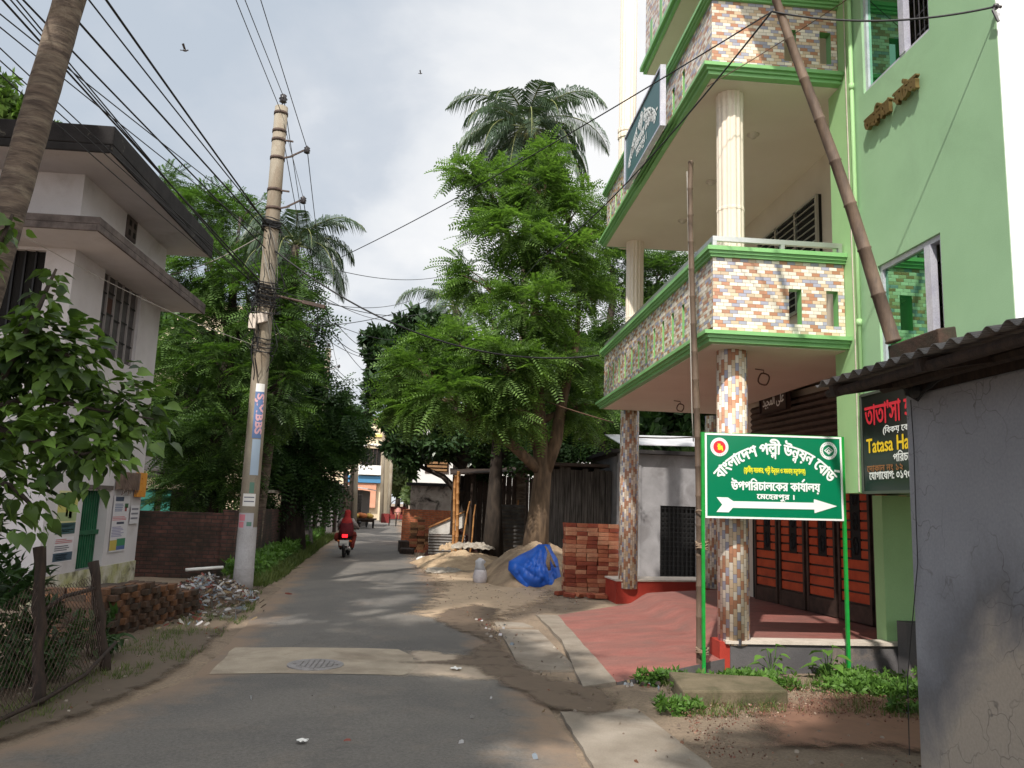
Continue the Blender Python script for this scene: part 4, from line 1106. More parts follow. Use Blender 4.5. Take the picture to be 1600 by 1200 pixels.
# upper window, five columns of panes
b = MB(); b.box(WX-.12, WX-.10, 14.56, 16.3, 4.28, 5.87); f = b.build('window', K['win_glass'], lh)
b = MB()
for i in range(6):
    y = 14.56+i*(1.74-.022)/5; b.box(WX-.10, WX-.06, y, y+.022, 4.28, 5.87)
b.build('frame', K['win_frame'], f)
b = MB()
for z in (4.28, 4.66, 5.05, 5.45, 5.84):
    for i in range(5):
        y = 14.56+i*(1.74-.022)/5+.022; b.box(WX-.095, WX-.075, y, y+.3216, z+.03*math.sin(i*9+z), z+.025+.03*math.sin(i*9+z))
b.build('glazing_bar', K['black_metal'], f)
b = MB(); b.box(WX-.099, WX-.097, 14.95, 15.22, 5.08, 5.40); b.build('broken_pane', plain('brown_board', (74, 48, 40), .8), f)
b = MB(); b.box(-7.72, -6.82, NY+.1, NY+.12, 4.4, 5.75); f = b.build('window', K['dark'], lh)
b = MB()
for i in range(6): b.box(-7.7+i*.17, -7.67+i*.17, NY+.06, NY+.1, 4.4, 5.75)
b.build('bars', K['black_metal'], f)
# vent block
v0, v1 = atx(199, 333, WX), atx(219, 367, WX)
b = MB(); b.box(WX, WX+.03, 15.2, 15.66, 6.66, 7.10); vb = b.build('vent_block', K['ledge_mold'], lh)
b = MB()
for y in (15.28, 15.50):
    for z in (6.73, 6.92): b.box(WX+.03, WX+.034, y, y+.1, z, z+.11)
b.build('vent_hole', K['dark'], vb)
# lower pier and door
b = MB(); b.box(WX, WX+.02, NY-.02, 14.55, .42, 2.30); b.build('pier', K['white_wall'], lh)
b = MB(); b.box(WX-.2, WX-.17, 14.72, 15.80, .42, 1.82)
for i in range(11): b.box(WX-.17, WX-.15, 14.74+i*.098, 14.78+i*.098, .42, 1.80)
d = b.build('door', K['door_green'], lh)
b = MB(); b.box(WX-.15, WX-.12, 14.72, 15.8, 1.02, 1.10); b.build('rail', K['door_green'], d)
b = MB(); b.box(WX, WX+.03, 14.60, 15.9, 1.84, 1.92); b.build('door_lintel', K['ledge_mold'], lh)
# meter board and junction box under the leaves
b = MB(); b.box(WX+.02, WX+.1, 16.95, 17.38, 1.72, 2.22)
for z in (1.85, 2.0, 2.1): b.tube([(WX+.1, 17.1, z), (WX+.12, 17.1, z)], .02, 6)
o = b.build('meter_board', K['yellow_box'], bevel=.01); tag(o, 'orange wooden meter board on the white wall beside the green tin door', 'meter board')
b = MB(); b.box(WX+.02, WX+.14, 16.0, 16.9, 1.86, 2.2)
for k in range(9): b.tube([(WX+.14, 16.05+k*.09, 2.2), (WX+.18, 16.1+k*.08, 2.0), (WX+.15, 16.0+k*.1, 1.75+.03*(k % 3))], .008, 4)
o = b.build('junction_box', K['box_brown']); tag(o, 'brown fuse box with hanging cables above the green tin door', 'fuse box')
# posters: flat printed sheets pasted on the wall
def lines(u0, u1, v0, v1, n, c, seed=1):
    pr = random.Random(seed); return [(u0, u0+(u1-u0)*pr.uniform(.6, 1), v0+(v1-v0)*i/n, v0+(v1-v0)*(i+.5)/n, c) for i in range(n)]
def poster(name, y0, y1, z0, z1, blocks, label, base=(206, 204, 208), X=WX+.024):
    p = thing(name, label, 'poster', (X, (y0+y1)/2, z0))
    b = MB(); b.box(X-.003, X, y0, y1, z0, z1); b.build('sheet', plain('print_base', base, .6), p)
    byc = {}
    for (u0, u1, v0, v1, c) in blocks: byc.setdefault(c, []).append((u0, u1, v0, v1))
    for c, L_ in byc.items():
        for (u0, u1, v0, v1) in L_:
            b = MB(); b.box(X, X+.002, y0+(y1-y0)*u0, y0+(y1-y0)*u1, z0+(z1-z0)*v0, z0+(z1-z0)*v1); b.build('print_block', plain('print', c, .6), p)
    return p
DK, BL, RD, YL, GN, GY = (40, 62, 84), (60, 84, 140), (190, 84, 96), (206, 190, 70), (46, 120, 84), (120, 120, 130)
P1 = poster('poster', 13.78, 14.48, 1.08, 1.80, [(0, 1, .3, .5, (150, 166, 120)), (0, 1, .5, .8, (190, 184, 104)), (.05, .5, .87, .95, GN), (.42, .53, .40, .60, (150, 84, 70)), (.44, .51, .6, .66, (160, 120, 96)), (.58, .74, .36, .66, (58, 112, 74)), (.62, .70, .66, .72, (160, 120, 96)), (0, 1, 0, .26, (52, 82, 84))]+[(a, b_, v+.002, w, (176, 166, 80)) for a, b_, v, w, _ in lines(.3, .95, .05, .12, 2, YL)]+[(a, b_, v, w, (90, 136, 104)) for a, b_, v, w, _ in lines(.1, .95, .16, .23, 2, GN)], 'yellow and green party poster on the white pier before the green tin door', (204, 200, 150))
P2 = poster('poster', 13.80, 14.48, .62, 1.03, lines(.05, .95, .76, .96, 3, (176, 110, 112), 2)+lines(.04, .96, .46, .7, 3, (104, 104, 112), 3)+[(0, 1, .04, .38, (62, 82, 98))]+lines(.1, .95, .1, .34, 3, (150, 160, 170), 4), 'white notice with dark lower band pasted under the yellow poster')
P3 = poster('poster', 16.0, 16.78, .66, 1.74, [(.1, .6, .9, .98, (70, 82, 104)), (.72, .84, .72, .80, (150, 60, 60)), (.70, .92, .78, .86, (60, 100, 66))]+lines(.1, .62, .72, .87, 5, (110, 122, 154), 5)+lines(.02, .95, .56, .64, 3, (196, 116, 122), 6)+[(.3, .75, .49, .53, (60, 66, 84))]+lines(.05, .92, .27, .46, 7, (140, 138, 172), 7)+[(.0, .42, .03, .21, (186, 166, 84)), (.42, .95, .1, .23, (64, 128, 92)), (.42, .95, .03, .1, (84, 104, 150))], 'tall multicoloured poster on the white wall between door and corner')
P4 = poster('poster', 16.86, 17.3, 1.18, 1.55, [(.1, .9, .75, .85, GY), (.1, .9, .5, .6, GY), (.1, .9, .25, .35, GY)], 'small white text notice below the orange meter board', X=WX+.028)

# ------------------------------------------------------------------ garden walls
b = MB(); bw = at(215, 810, 18.5)
b.box(-7.6, -4.62, 18.42, 18.67, -.1, 1.42); b.box(-4.9, -4.58, 18.36, 18.42, -.1, 1.50)
o = b.build('brick_wall', K['brick_dark']); tag(o, 'low dark mossy brick wall facing the road behind the leaning pole', 'wall')
b = MB(); b.obox((-4.62, 18.67, -.1), (-1.05, 13.2, 0), (-.24, 0, 0), (0, 0, 1.5)); b.obox((-4.63, 18.70, 1.4), (-1.05, 13.1, 0), (-.22, 0, 0), (0, 0, .06))
o = b.build('brick_wall', K['brick_dark']); tag(o, 'long mossy brick wall running along the roadside weeds', 'wall')

# ------------------------------------------------------------------ the concrete power poles
def power_pole(base, top, r0, r1, label, mats=True, arms=True, foot=True):
    base, top = Vector(base), Vector(top)
    p = thing('power_pole', label, 'power pole', tuple(base))
    ax = (top-base)
    def pt(u): return base+ax*u
    def rd(u): return r0+(r1-r0)*u
    us = [0, .052, .052, .135, .135, .3, .6, 1] if foot else [0, 1]
    if foot:
        b = MB(); b.tube([base-ax*.01, pt(.05)], [r0*1.02, r0*1.02], 18); b.build('foot', K['pole_grey'], p, smooth=True)
        b = MB(); b.tube([pt(.05), pt(.09), pt(.128)], [rd(.05)*1.012, rd(.09)*1.012, rd(.128)*1.008], 18, False); b.build('limewash_band', K['pole_white'], p, smooth=True)
    b = MB(); b.tube([pt(.05 if foot else 0)]+[pt(u) for u in (.2, .4, .6, .8, 1)], [rd(.05)]+[rd(u) for u in (.2, .4, .6, .8, 1)], 18); b.build('shaft', K['concrete_pole'], p, smooth=True)
    if arms:
        for u in (.985, .945, .925, .885, .815, .775):
            b = MB(); b.tube([pt(u-.003), pt(u+.003)], [rd(u)*1.1, rd(u)*1.1], 16); b.build('clamp_band', K['rust'], p, smooth=True)
        for u0, u1, dx in ((.925, .885, .56), (.815, .775, .56)):
            b = MB(); q = pt((u0+u1)/2)+Vector((dx, -.05, .02))
            b.beam(pt(u0)+Vector((.1, -.05, 0)), pt(u0)+Vector((dx*.55, -.06, -.02)), .03, .03); b.beam(pt(u1)+Vector((.1, -.05, 0)), pt(u1)+Vector((dx*.6, -.06, .06)), .03, .03)
            b.beam(pt(u1)+Vector((dx*.5, -.06, .05)), q, .03, .03)
            a = b.build('cross_arm', K['rust'], p)
            b = MB(); b.lathe(q+Vector((.04, 0, -.08)), [(.03, 0), (.065, .02), (.05, .045), (.07, .07), (.05, .095), (.065, .12), (.03, .15), (.015, .17)], 12); b.build('insulator', K['insul'], a, smooth=True)
        b = MB(); b.tube([pt(1), pt(1)+Vector((.02, 0, .2))], .012, 6); b.lathe(pt(1)+Vector((.02, 0, .1)), [(.03, 0), (.08, .03), (.05, .06), (.09, .09), (.06, .13), (.07, .17), (.03, .2)], 12)
        b.build('pin_insulator', K['insul'], p, smooth=True)
    return p, pt, rd
PB, PT = Vector((-3.78, 16.0, -.05)), at(440, 168, 16.0)
pole, ppt, prd = power_pole(PB, PT, .185, .133, 'tall leaning concrete power pole with limewashed foot and pasted bills by the left road edge')
# wires wound round the shaft, boxes, lamp arm
b = MB()
def wrap(z0, z1, turns, rmul, r):
    u0, u1 = (z0+.05)/(PT.z+.05), (z1+.05)/(PT.z+.05); pts = []
    n = int(turns*14)
    for k in range(n+1):
        u = u0+(u1-u0)*k/n; a = 2*math.pi*turns*k/n; q = prd(u)*rmul*(1+.12*math.sin(k*1.7))
        pts.append(ppt(u)+Vector((q*math.cos(a), q*math.sin(a), .03*math.sin(k*.9))))
    b.tube(pts, r, 5, False)
wrap(7.25, 7.4, 6, 1.12, .016); wrap(7.2, 7.45, 4, 1.35, .012)
wrap(5.6, 6.05, 8, 1.15, .016); wrap(5.5, 6.1, 6, 1.5, .013); wrap(5.3, 6.0, 4, 1.9, .01); wrap(4.6, 4.95, 4, 1.2, .012)
for k in range(26):
    u = rng.uniform(.5, .76); a = rng.uniform(2.2, 7.2); l = rng.uniform(.05, .13); q = prd(u)*rng.uniform(1.05, 1.5)
    p0 = ppt(u)+Vector((q*math.cos(a), q*math.sin(a), 0)); p1 = ppt(u-l*.6)+Vector((q*2.2*math.cos(a+.3), q*2.2*math.sin(a+.3), 0)); p2 = ppt(u-l)+Vector((prd(u)*math.cos(a+.5), prd(u)*math.sin(a+.5), 0))
    b.tube([p0.lerp(p1, 0), (p0+p1)/2+Vector((.03, 0, -.05)), p1, (p1+p2)/2, p2], .008, 4, False)
b.tube([at(395, y, 15.85)+Vector((.03*math.sin(y*.1), 0, 0)) for y in range(505, 600, 8)], .012, 5, False)
b.build('cable_bundle', K['wire'], pole)
b = MB()
for k in range(10):
    a = rng.uniform(0, 6.28); u = rng.uniform(.6, .74); 
    b.tube([ppt(u-i*.02)+Vector((prd(u)*1.25*math.cos(a+i*.35), prd(u)*1.25*math.sin(a+i*.35), .02*math.sin(i*2))) for i in range(6)], .008, 4, False)
b.build('cable_bundle', K['wire_grey'], pole)
b = MB(); c = at(395, 503, 15.72); b.box(c.x-.07, c.x+.07, c.y-.06, c.y+.02, c.z-.14, c.z+.16); c = at(410, 500, 15.75); b.obox(c+Vector((-.1, -.02, -.08)), (.2, 0, .06), (0, .08, 0), (-.02, 0, .2)); b.build('splice_box', K['white_edge'], pole, bevel=.01)
b = MB(); a0, a1 = at(432, 462, 15.95), at(508, 480, 15.8); b.tube([a0, a0.lerp(a1, .6)], .025, 8); b.beam(a0.lerp(a1, .55), a1, .1, .07); b.build('lamp_arm', K['rust'], pole)
# bills pasted round the shaft
def bill(u0, u1, a0, a1, mt, name='pasted_bill', mul=1.02):
    b = MB()
    for i in range(6):
        x0, x1 = a0+(a1-a0)*i/6, a0+(a1-a0)*(i+1)/6
        f = lambda u, a: ppt(u)+Vector((prd(u)*mul*math.sin(a), -prd(u)*mul*math.cos(a), 0))
        b.face([f(u0, x0), f(u0, x1), f(u1, x1), f(u1, x0)])
    return b.build(name, mt, pole, smooth=True)
bl_blue, bl_pale, bl_pink = plain('bill_blue', (92, 116, 158), .7), plain('bill_pale', (160, 178, 196), .7), plain('bill_pink', (200, 120, 132), .7)
bill(.30, .392, -.1, .95, bl_blue); bill(.392, .408, -.1, .95, K['paper']); bill(.228, .298, .0, .95, bl_pale)
bill(.193, .214, .1, .6, plain('bill_green', (92, 128, 112), .7)); bill(.168, .192, -.55, .85, K['paper']); bill(.125, .155, -.95, .8, plain('bill_grey', (172, 170, 176), .7), mul=1.03)
bill(.14, .152, -.85, -.1, bl_pink, mul=1.04); bill(.127, .138, -.85, -.2, bl_pink, mul=1.04); bill(.13, .138, .1, .6, plain('bill_green', (92, 128, 112), .7), mul=1.04)
def onpole(s_, zc, a_):
    def f(x, y):
        u = (zc-x+.05)/(PT.z+.05); a = a_+y/.17; return ppt(u)+Vector((prd(u)*1.03*math.sin(a), -prd(u)*1.03*math.cos(a), 0))
    return f
textobj('lettering', [('SJMBBS', .0, 0, .80, .19, .012, 'l', None)], onpole(0, 3.82, .18), plain('bill_pinkish', (206, 160, 168), .7), pole)
for u in (.176, .184): bill(u, u+.002, -.4, .7, plain('ink', (90, 90, 110), .7), 'print_line', 1.026)

pole2, p2t, _ = power_pole((-6.2, 40, -.05), at(513, 545, 40), .19, .14, 'second concrete power pole rising out of the trees further down the road', foot=False)

# ------------------------------------------------------------------ overhead wires
def wire(p, q, sag, r, label, group=None, mt='wire', name='overhead_wire', n=22, par=None):
    p, q = Vector(p), Vector(q); b = MB()
    b.tube([p.lerp(q, k/n)-Vector((0, 0, sag*4*(k/n)*(1-k/n))) for k in range(n+1)], r, 5)
    o = b.build(name, K[mt], smooth=True); return tag(o, label, 'overhead wire', group)
def through(p, px, py, z, ext=2.6):
    """far end of a straight wire that leaves p and crosses the photo's pixel (px,py) at height z, carried on beyond the frame."""
    q = gr(px, py, z); return Vector(p)+(q-Vector(p))*ext
A1 = ppt(.735)+Vector((-.05, -.18, 0)); A2 = ppt(.60)+Vector((-.1, -.2, 0))
G1 = 'black cables running from the leaning pole to the top left corner'
for px, A, r in ((178, A1, .016), (152, A1, .011), (107, A1+Vector((0, 0, -.15)), .015), (52, A1+Vector((0, 0, -.5)), .013), (40, A2, .010), (31, A2+Vector((0, 0, .05)), .010), (19, A2+Vector((0, 0, .15)), .014)):
    wire(A, through(A, px, 0, 7.35), .12, r, 'black cable from the leaning pole up into the top left corner of the sky', G1)
G2 = 'thin wires crossing the white house roof to the left edge'
for py, A in ((6, A1), (27, A1+Vector((0, 0, -.3))), (60, A2), (80, A2), (102, A2+Vector((0, 0, -.2)))):
    wire(A, through(A, 0, py, 6.6, 2.2), .1, .008, 'thin wire from the leaning pole over the white house roof to the left edge', G2)
T0 = ppt(1)+Vector((.02, 0, .25)); T1 = ppt(.99)+Vector((0, -.1, 0)); I1 = ppt(.905)+Vector((.6, -.05, .05)); I2 = ppt(.795)+Vector((.6, -.05, .05))
for A, px in ((T1, 372), (T0, 386), (I1, 410)):
    wire(A, through(A, px, 0, 9.95, 4), .1, .008, 'high bare conductor from the leaning pole top up over the camera', 'high conductors over the road')
Q = p2t(1)
for A, B_ in ((T0, Q+Vector((.02, 0, .2))), (I1, Q+Vector((.6, 0, -1.1))), (I2, Q+Vector((.6, 0, -1.9))), (ppt(.93)+Vector((.1, -.1, 0)), Q+Vector((.2, 0, -.4)))):
    wire(A, B_, .55, .009, 'high bare conductor dipping from the leaning pole to the second pole', 'high conductors between the poles')
wire(T1, I2, .0, .006, 'short jumper wire from the pole top down to the lower arm insulator')
# towards the green house and the right-hand trees
wire(at(430, 392, 15.9), (2.98, 15.6, 4.88), .75, .018, 'thick sagging service cable from the leaning pole to the lower balcony end')
LB = at(1206, 18, 6.9)
wire(at(520, 408, 15.9), LB, .12, .008, 'thin wire rising from the leaning pole to the tip of the leaning bamboo')
wire(LB, at(845, 404, 15), .25, .010, 'black wire from the leaning bamboo tip down along the balcony edge to the trees')
wire(at(845, 404, 15), at(780, 470, 22), .05, .010, 'black wire end vanishing into the feathery green tree')
wire(LB, (4.72, 6.15, 6.38), .12, .010, 'dark cable from the leaning bamboo tip to the hook on the green wall')
wire(at(1105, 135, 8.8), at(1330, -5, 8.6), .02, .006, 'thin brown wire across the upper tiled balcony front', None, 'wire_brown')
b = MB(); h = Vector((4.72, 6.15, 6.38)); b.tube([h+Vector((.05, 0, 0)), h, h+Vector((-.03, 0, -.04)), h+Vector((0, -.02, -.16))], .014, 6); b.ball(h, .03); o = b.build('wire_hook', K['insul']); tag(o, 'dark wire hook on the corner of the light green wall', 'hook')
G3 = 'thin wires between the leaning pole and the right-hand trees'
for (a, c, yb) in (((440, 395), (690, 432), 26), ((436, 455), (640, 470), 28), ((500, 468), (690, 482), 26), ((505, 478), (585, 545), 34), ((452, 470), (640, 530), 30), ((480, 510), (700, 450), 26), ((520, 525), (590, 545), 34), ((455, 430), (620, 500), 30)):
    wire(at(a[0], a[1], 15.9), at(c[0], c[1], yb), .3, .009, 'thin dark wire from the leaning pole across the road to the right-hand trees', G3)
G4 = 'wires hanging from the lamp arm towards the second pole'
for (a, c) in (((500, 482), (590, 592)), ((497, 482), (497, 535)), ((470, 500), (600, 560))):
    wire(at(a[0], a[1], 15.8), at(c[0], c[1], 33), .3, .009, 'thin wire drooping from the lamp arm towards the far trees', G4)
wire(Q+Vector((0, 0, -.6)), at(640, 660, 76), .4, .016, 'thin wire from the second pole down to the far street end', G4+' far'); wire(Q+Vector((.5, 0, -1.2)), at(612, 655, 76), .4, .016, 'thin wire from the second pole down to the far street end', G4+' far')
wire(at(262, 430, 17.4), at(402, 372, 15.9), .1, .012, 'pale grey service wire from the white house ledge to the leaning pole', None, 'wire_grey')
wire(at(40, 370, 12.3)+Vector((0, -.05, 0)), at(400, 540, 15.9), .12, .006, 'faint grey wire crossing the white house wall to the leaning pole', None, 'wire_grey')
wire(at(958, 660, 16.0), at(770, 594, 22), .06, .012, 'tan cord from the far tiled column into the trees', None, 'wire_brown')
wire(at(995, 683, 16.6), at(1085, 683, 16.6), .02, .014, 'tan cord stretched behind the porch before the shed roof', None, 'wire_brown')

# ------------------------------------------------------------------ concrete step slab, papers
b = MB(); P = [gr(1058, 1092, 0), gr(1072, 1112, 0), gr(1228, 1108, 0), gr(1205, 1068, .16), gr(1085, 1066, .16)]
b.ext([(2.30, 7.62, -.03), (3.36, 7.70, -.03), (3.42, 8.32, -.03), (2.42, 8.5, -.03)], (0, 0, .18))
o = b.build('concrete_slab', K['slab_mossy'], bevel=.02); tag(o, 'mossy square concrete slab lying in the weeds before the green sign', 'slab')
for (px, py, s_, lb) in ((712, 1047, .07, 'crumpled white paper scrap on the damp road beside the cement patch'), (472, 1163, .045, 'tiny white paper scrap on the near asphalt')):
    p = gr(px, py, .03); p.z = zroad(p.x, p.y)+.005
    b = MB(); b.grid(lambda u, v: p+Vector(((u-.5)*s_*1.6+.01*math.sin(v*9), (v-.5)*s_*1.4, .02+.35*s_*(noise.noise(Vector((u*4, v*4, px)))))), 5, 5)
    o = b.build('paper_scrap', K['paper']); tag(o, lb, 'litter')
# manhole cover
mc = gr(493, 1040, .03); 
b = MB(); b.lathe((mc.x, mc.y, zroad(mc.x, mc.y)+.0), [(.30, 0), (.30, .014), (.27, .016), (.265, .010)], 28)
for i in range(-4, 5):
    for j in range(-4, 5):
        if i*i+j*j < 17: b.box(mc.x+i*.055-.02, mc.x+i*.055+.02, mc.y+j*.055-.02, mc.y+j*.055+.02, zroad(mc.x, mc.y)+.0101, zroad(mc.x, mc.y)+.024)
o = b.build('manhole_cover', K['pole_grey']); tag(o, 'round studded manhole cover set in the pale cement road patch', 'manhole cover')
# ------------------------------------------------------------------ plants
def basis(d, up=None, roll=None):
    """d (n,3) unit directions -> (n,3,3) frames [side, d, normal]."""
    n = len(d); u = np.tile(np.array((0, 0, 1.)), (n, 1)) if up is None else up
    s = np.cross(d, u); l = np.linalg.norm(s, axis=1, keepdims=True); s = np.where(l > 1e-4, s/np.maximum(l, 1e-6), np.array((1., 0, 0)))
    nn = np.cross(s, d)
    if roll is not None:
        c, k = np.cos(roll)[:, None], np.sin(roll)[:, None]; s, nn = s*c+nn*k, nn*c-s*k
    return np.stack([s, d, nn], axis=1)
def scatter(name, tv, tf, org, B, sc, mt, parent, origin=None):
    V = org[:, None, :]+np.einsum('vk,nkj->nvj', tv, B)*sc[:, None, None]
    F = tf[None]+(np.arange(len(org))*len(tv))[:, None, None]
    return np_mesh(name, V.reshape(-1, 3), F.reshape(-1, tf.shape[1]), mt, parent, origin=origin)
def t_pinnate(pairs=9, ll=.27, lw=.075, droop=.30):
    v, f = [], []
    for i in range(pairs):
        t = .12+.88*i/(pairs-1); L_ = ll*(1-.55*abs(t-.45)); 
        for s in (1, -1):
            o = np.array((0, t, -droop*t*t)); d = np.array((s*.9, .42, -.12)); d /= np.linalg.norm(d); q = np.array((-d[1], d[0], 0))*lw*s*.5
            b0 = len(v); v += [o, o+d*L_*.5-q, o+d*L_, o+d*L_*.5+q]; f.append([b0, b0+1, b0+2, b0+3])
    return np.array(v), np.array(f)
def t_rosette(n=6, ln=1., wd=.4):
    v, f = [], []
    for k in range(n):
        a = 2*math.pi*k/n+.3*math.sin(k*7); tl = .35+.25*math.sin(k*3)
        d = np.array((math.cos(a)*math.cos(tl), math.sin(tl)*.9+.2, math.sin(a)*math.cos(tl))); d /= np.linalg.norm(d); s = np.cross(d, (0, 1., 0)); s /= np.linalg.norm(s)
        b0 = len(v); v += [d*.08, d*ln*.5+s*wd*.5, d*ln, d*ln*.5-s*wd*.5]; f.append([b0, b0+1, b0+2, b0+3])
    return np.array(v), np.array(f)
def t_heart():
    pts = [(0, 0), (.28, -.06), (.44, .12), (.46, .32), (.34, .58), (.16, .80), (0, 1.12)]
    v = [(0, 0, 0), (0, .3, -.02), (0, .65, -.05), (0, 1.12, -.22)]
    f = []
    for s in (1, -1):
        b0 = len(v); v += [(s*.26, -.05, .07), (s*.45, .18, .11), (s*.40, .48, .07), (s*.17, .80, -.06)]
        q = [[0, b0, b0+1, 1], [1, b0+1, b0+2, 2], [2, b0+2, b0+3, 3]]
        f += q if s > 0 else [x[::-1] for x in q]
    return np.array(v, float), np.array(f)
def t_blade():
    v, f = [], []
    for k in range(5):
        a = k*1.26; dx, dy = math.cos(a)*.25, math.sin(a)*.25; w_ = .03; h = .7+.3*math.sin(k*2.3)
        b0 = len(v); px, py = -dy*.12, dx*.12
        v += [(dx*.3-px, -dy*0, dy*.3-py), (dx*.3+px, 0, dy*.3+py), (dx*.9+px*.7, h*.65, dy*.9+py*.7), (dx*.9-px*.7, h*.65, dy*.9-py*.7)]
        f.append([b0, b0+1, b0+2, b0+3]); b0 = len(v)
        v += [(dx*.9-px*.7, h*.65, dy*.9-py*.7), (dx*.9+px*.7, h*.65, dy*.9+py*.7), (dx*1.7, h, dy*1.7), (dx*1.7, h, dy*1.7+.005)]
        f.append([b0, b0+1, b0+2, b0+3])
    return np.array(v, float), np.array(f)
PIN, ROS, HEART, BLADE = t_pinnate(), t_rosette(), t_heart(), t_blade()
PIN_S = t_pinnate(6, .24, .10)
def unit(a): return a/np.maximum(np.linalg.norm(a, axis=1, keepdims=True), 1e-6)
def blob_points(c, r, n, shell=.45):
    d = unit(nr.normal(size=(n, 3))); q = (shell+(1-shell)*nr.random(n)**.6)
    # break the ellipsoid up: radius varies with direction, and points gather in clumps
    ph = nr.random(6)*6.28
    k = 1+.20*np.sin(d[:, 0]*4+ph[0])+.16*np.sin(d[:, 1]*5+ph[1])+.16*np.sin(d[:, 2]*6+ph[2])+.1*np.sin(d[:, 0]*11+d[:, 2]*9+ph[3])
    m = max(8, n//55); cl = unit(nr.normal(size=(m, 3)))
    near = cl[np.argmax(d@cl.T, axis=1)]; d2 = unit(d*.62+near*.55)
    k = np.clip(k*.9, .55, 1.12)
    return np.array(c)+d2*(q*k)[:, None]*np.array(r), d2
def tree(name, label, cat, base, trunk, blobs, tpl, size, leaf, bark, r0, r1, group=None, outward=.7, droop=.2, twigs=2, fork=None, shell=.45, upright=0., flat=1.):
    """trunk: list of points; blobs: (centre, radii, count). Limbs run from the trunk to every blob, twigs fan out inside it."""
    tr = thing(name, label, cat, tuple(base), group)
    trunk = [Vector(p) for p in trunk]; b = MB(); n = len(trunk)
    rr_ = [r0+(r1-r0)*i/(n-1) for i in range(n)]; rr_[0] *= 1.35
    b.tube(trunk, rr_, 12)
    for (c, r, cnt) in blobs:
        c = Vector(c); k = max(1, n-1-rng.randrange(0, max(1, n//2))); s = trunk[k]
        if s.z > c.z: 
            k = min(range(n), key=lambda q: abs(trunk[q].z-(c.z-.8*(c-trunk[q]).length*.5))); s = trunk[k]
        mid = s.lerp(c, .5)+Vector((rng.uniform(-.2, .2), rng.uniform(-.2, .2), .15*(c-s).length*rng.uniform(.2, 1)))
        q0 = rr_[k]*.62; b.tube([s, s.lerp(mid, .5)+Vector((0, 0, .05)), mid, mid.lerp(c, .55), c], [q0, q0*.8, q0*.62, q0*.45, q0*.3], 7)
        for _ in range(twigs+3):
            d = Vector((rng.uniform(-1, 1)*r[0], rng.uniform(-1, 1)*r[1], rng.uniform(-.8, 1)*r[2]))*.75
            st = mid.lerp(c, rng.uniform(.3, 1)); b.tube([st, st.lerp(c+d, .5)+Vector((0, 0, .1)), c+d], [q0*.32, q0*.22, q0*.1], 5)
    b.build('trunk', bark, tr, smooth=True)
    O, D = [], []
    for (c, r, cnt) in blobs:
        p, d = blob_points(c, r, int(cnt*(1.3 if tpl is PIN else 1.35 if tpl is PIN_S else 1.1)), shell); O.append(p); D.append(d)
    O = np.concatenate(O); D = np.concatenate(D)
    D = D*np.array((1, 1, flat))
    d = unit(D*outward+nr.normal(size=D.shape)*np.array((.55, .55, .55*flat))+np.array((0, 0, -droop+upright)))
    sc = size*(.65+.7*nr.random(len(O)))
    scatter('crown', tpl[0], tpl[1], O, basis(d, roll=nr.normal(size=len(O))*.45), sc, leaf, tr)
    return tr
def at_blobs(L_, Y, asp=1.):
    """blobs given as (px, py, rx_px, ry_px, depth offset, count) at the distance Y."""
    out = []
    for (px, py, rx, ry, dy, n) in L_:
        Yb = Y+dy; c = at(px, py, Yb); s = Yb/FPX
        out.append((tuple(c), (rx*s, (rx+ry)/2*s*asp, ry*s), n))
    return out

# ---- feathery light green tree on the right verge (thick pale trunk, tan light on the bark)
YM = 20.0
tb = at(832, 862, YM); tb.z = -.1
tree('feathery_tree', 'tall feathery light green tree with thick pale forked trunk beside the blue tarpaulin', 'tree', tb,
     [tb, at(842, 800, YM), at(848, 740, YM), at(842, 660, YM), at(838, 560, YM), at(834, 440, YM), at(836, 340, YM)],
     at_blobs([(845, 295, 55, 45, 0, 420), (765, 292, 55, 42, .6, 330), (900, 330, 48, 55, 0, 300), (800, 360, 62, 50, -.6, 460), (872, 395, 70, 48, -.4, 420), (760, 440, 62, 48, .4, 420), (905, 460, 55, 55, .4, 380),
               (830, 480, 70, 50, -1.0, 520), (720, 540, 70, 40, -.8, 460), (660, 585, 58, 42, -1.2, 380), (790, 570, 80, 50, -1.4, 560), (890, 560, 60, 55, 0, 420), (700, 620, 70, 36, -1.6, 420), (640, 640, 36, 26, -1.4, 200), (790, 640, 80, 36, -1.0, 420), (905, 640, 50, 46, .6, 300), (855, 245, 24, 22, 0, 90), (730, 270, 30, 24, .4, 110)], YM),
     PIN, .50, K['L_pinnate'], K['trunk'], .30, .07, outward=.9, droop=.06, shell=.3, flat=.45)
b = MB(); f0 = at(848, 742, YM)
b.tube([f0, at(868, 690, YM), at(880, 620, YM), at(900, 540, YM), at(905, 470, YM)], [.2, .17, .13, .09, .05], 9)
b.tube([at(842, 700, YM), at(822, 640, YM), at(800, 580, YM), at(770, 500, YM)], [.17, .13, .09, .05], 9)
b.build('limb', K['trunk'], bpy.data.objects['feathery_tree'], smooth=True)

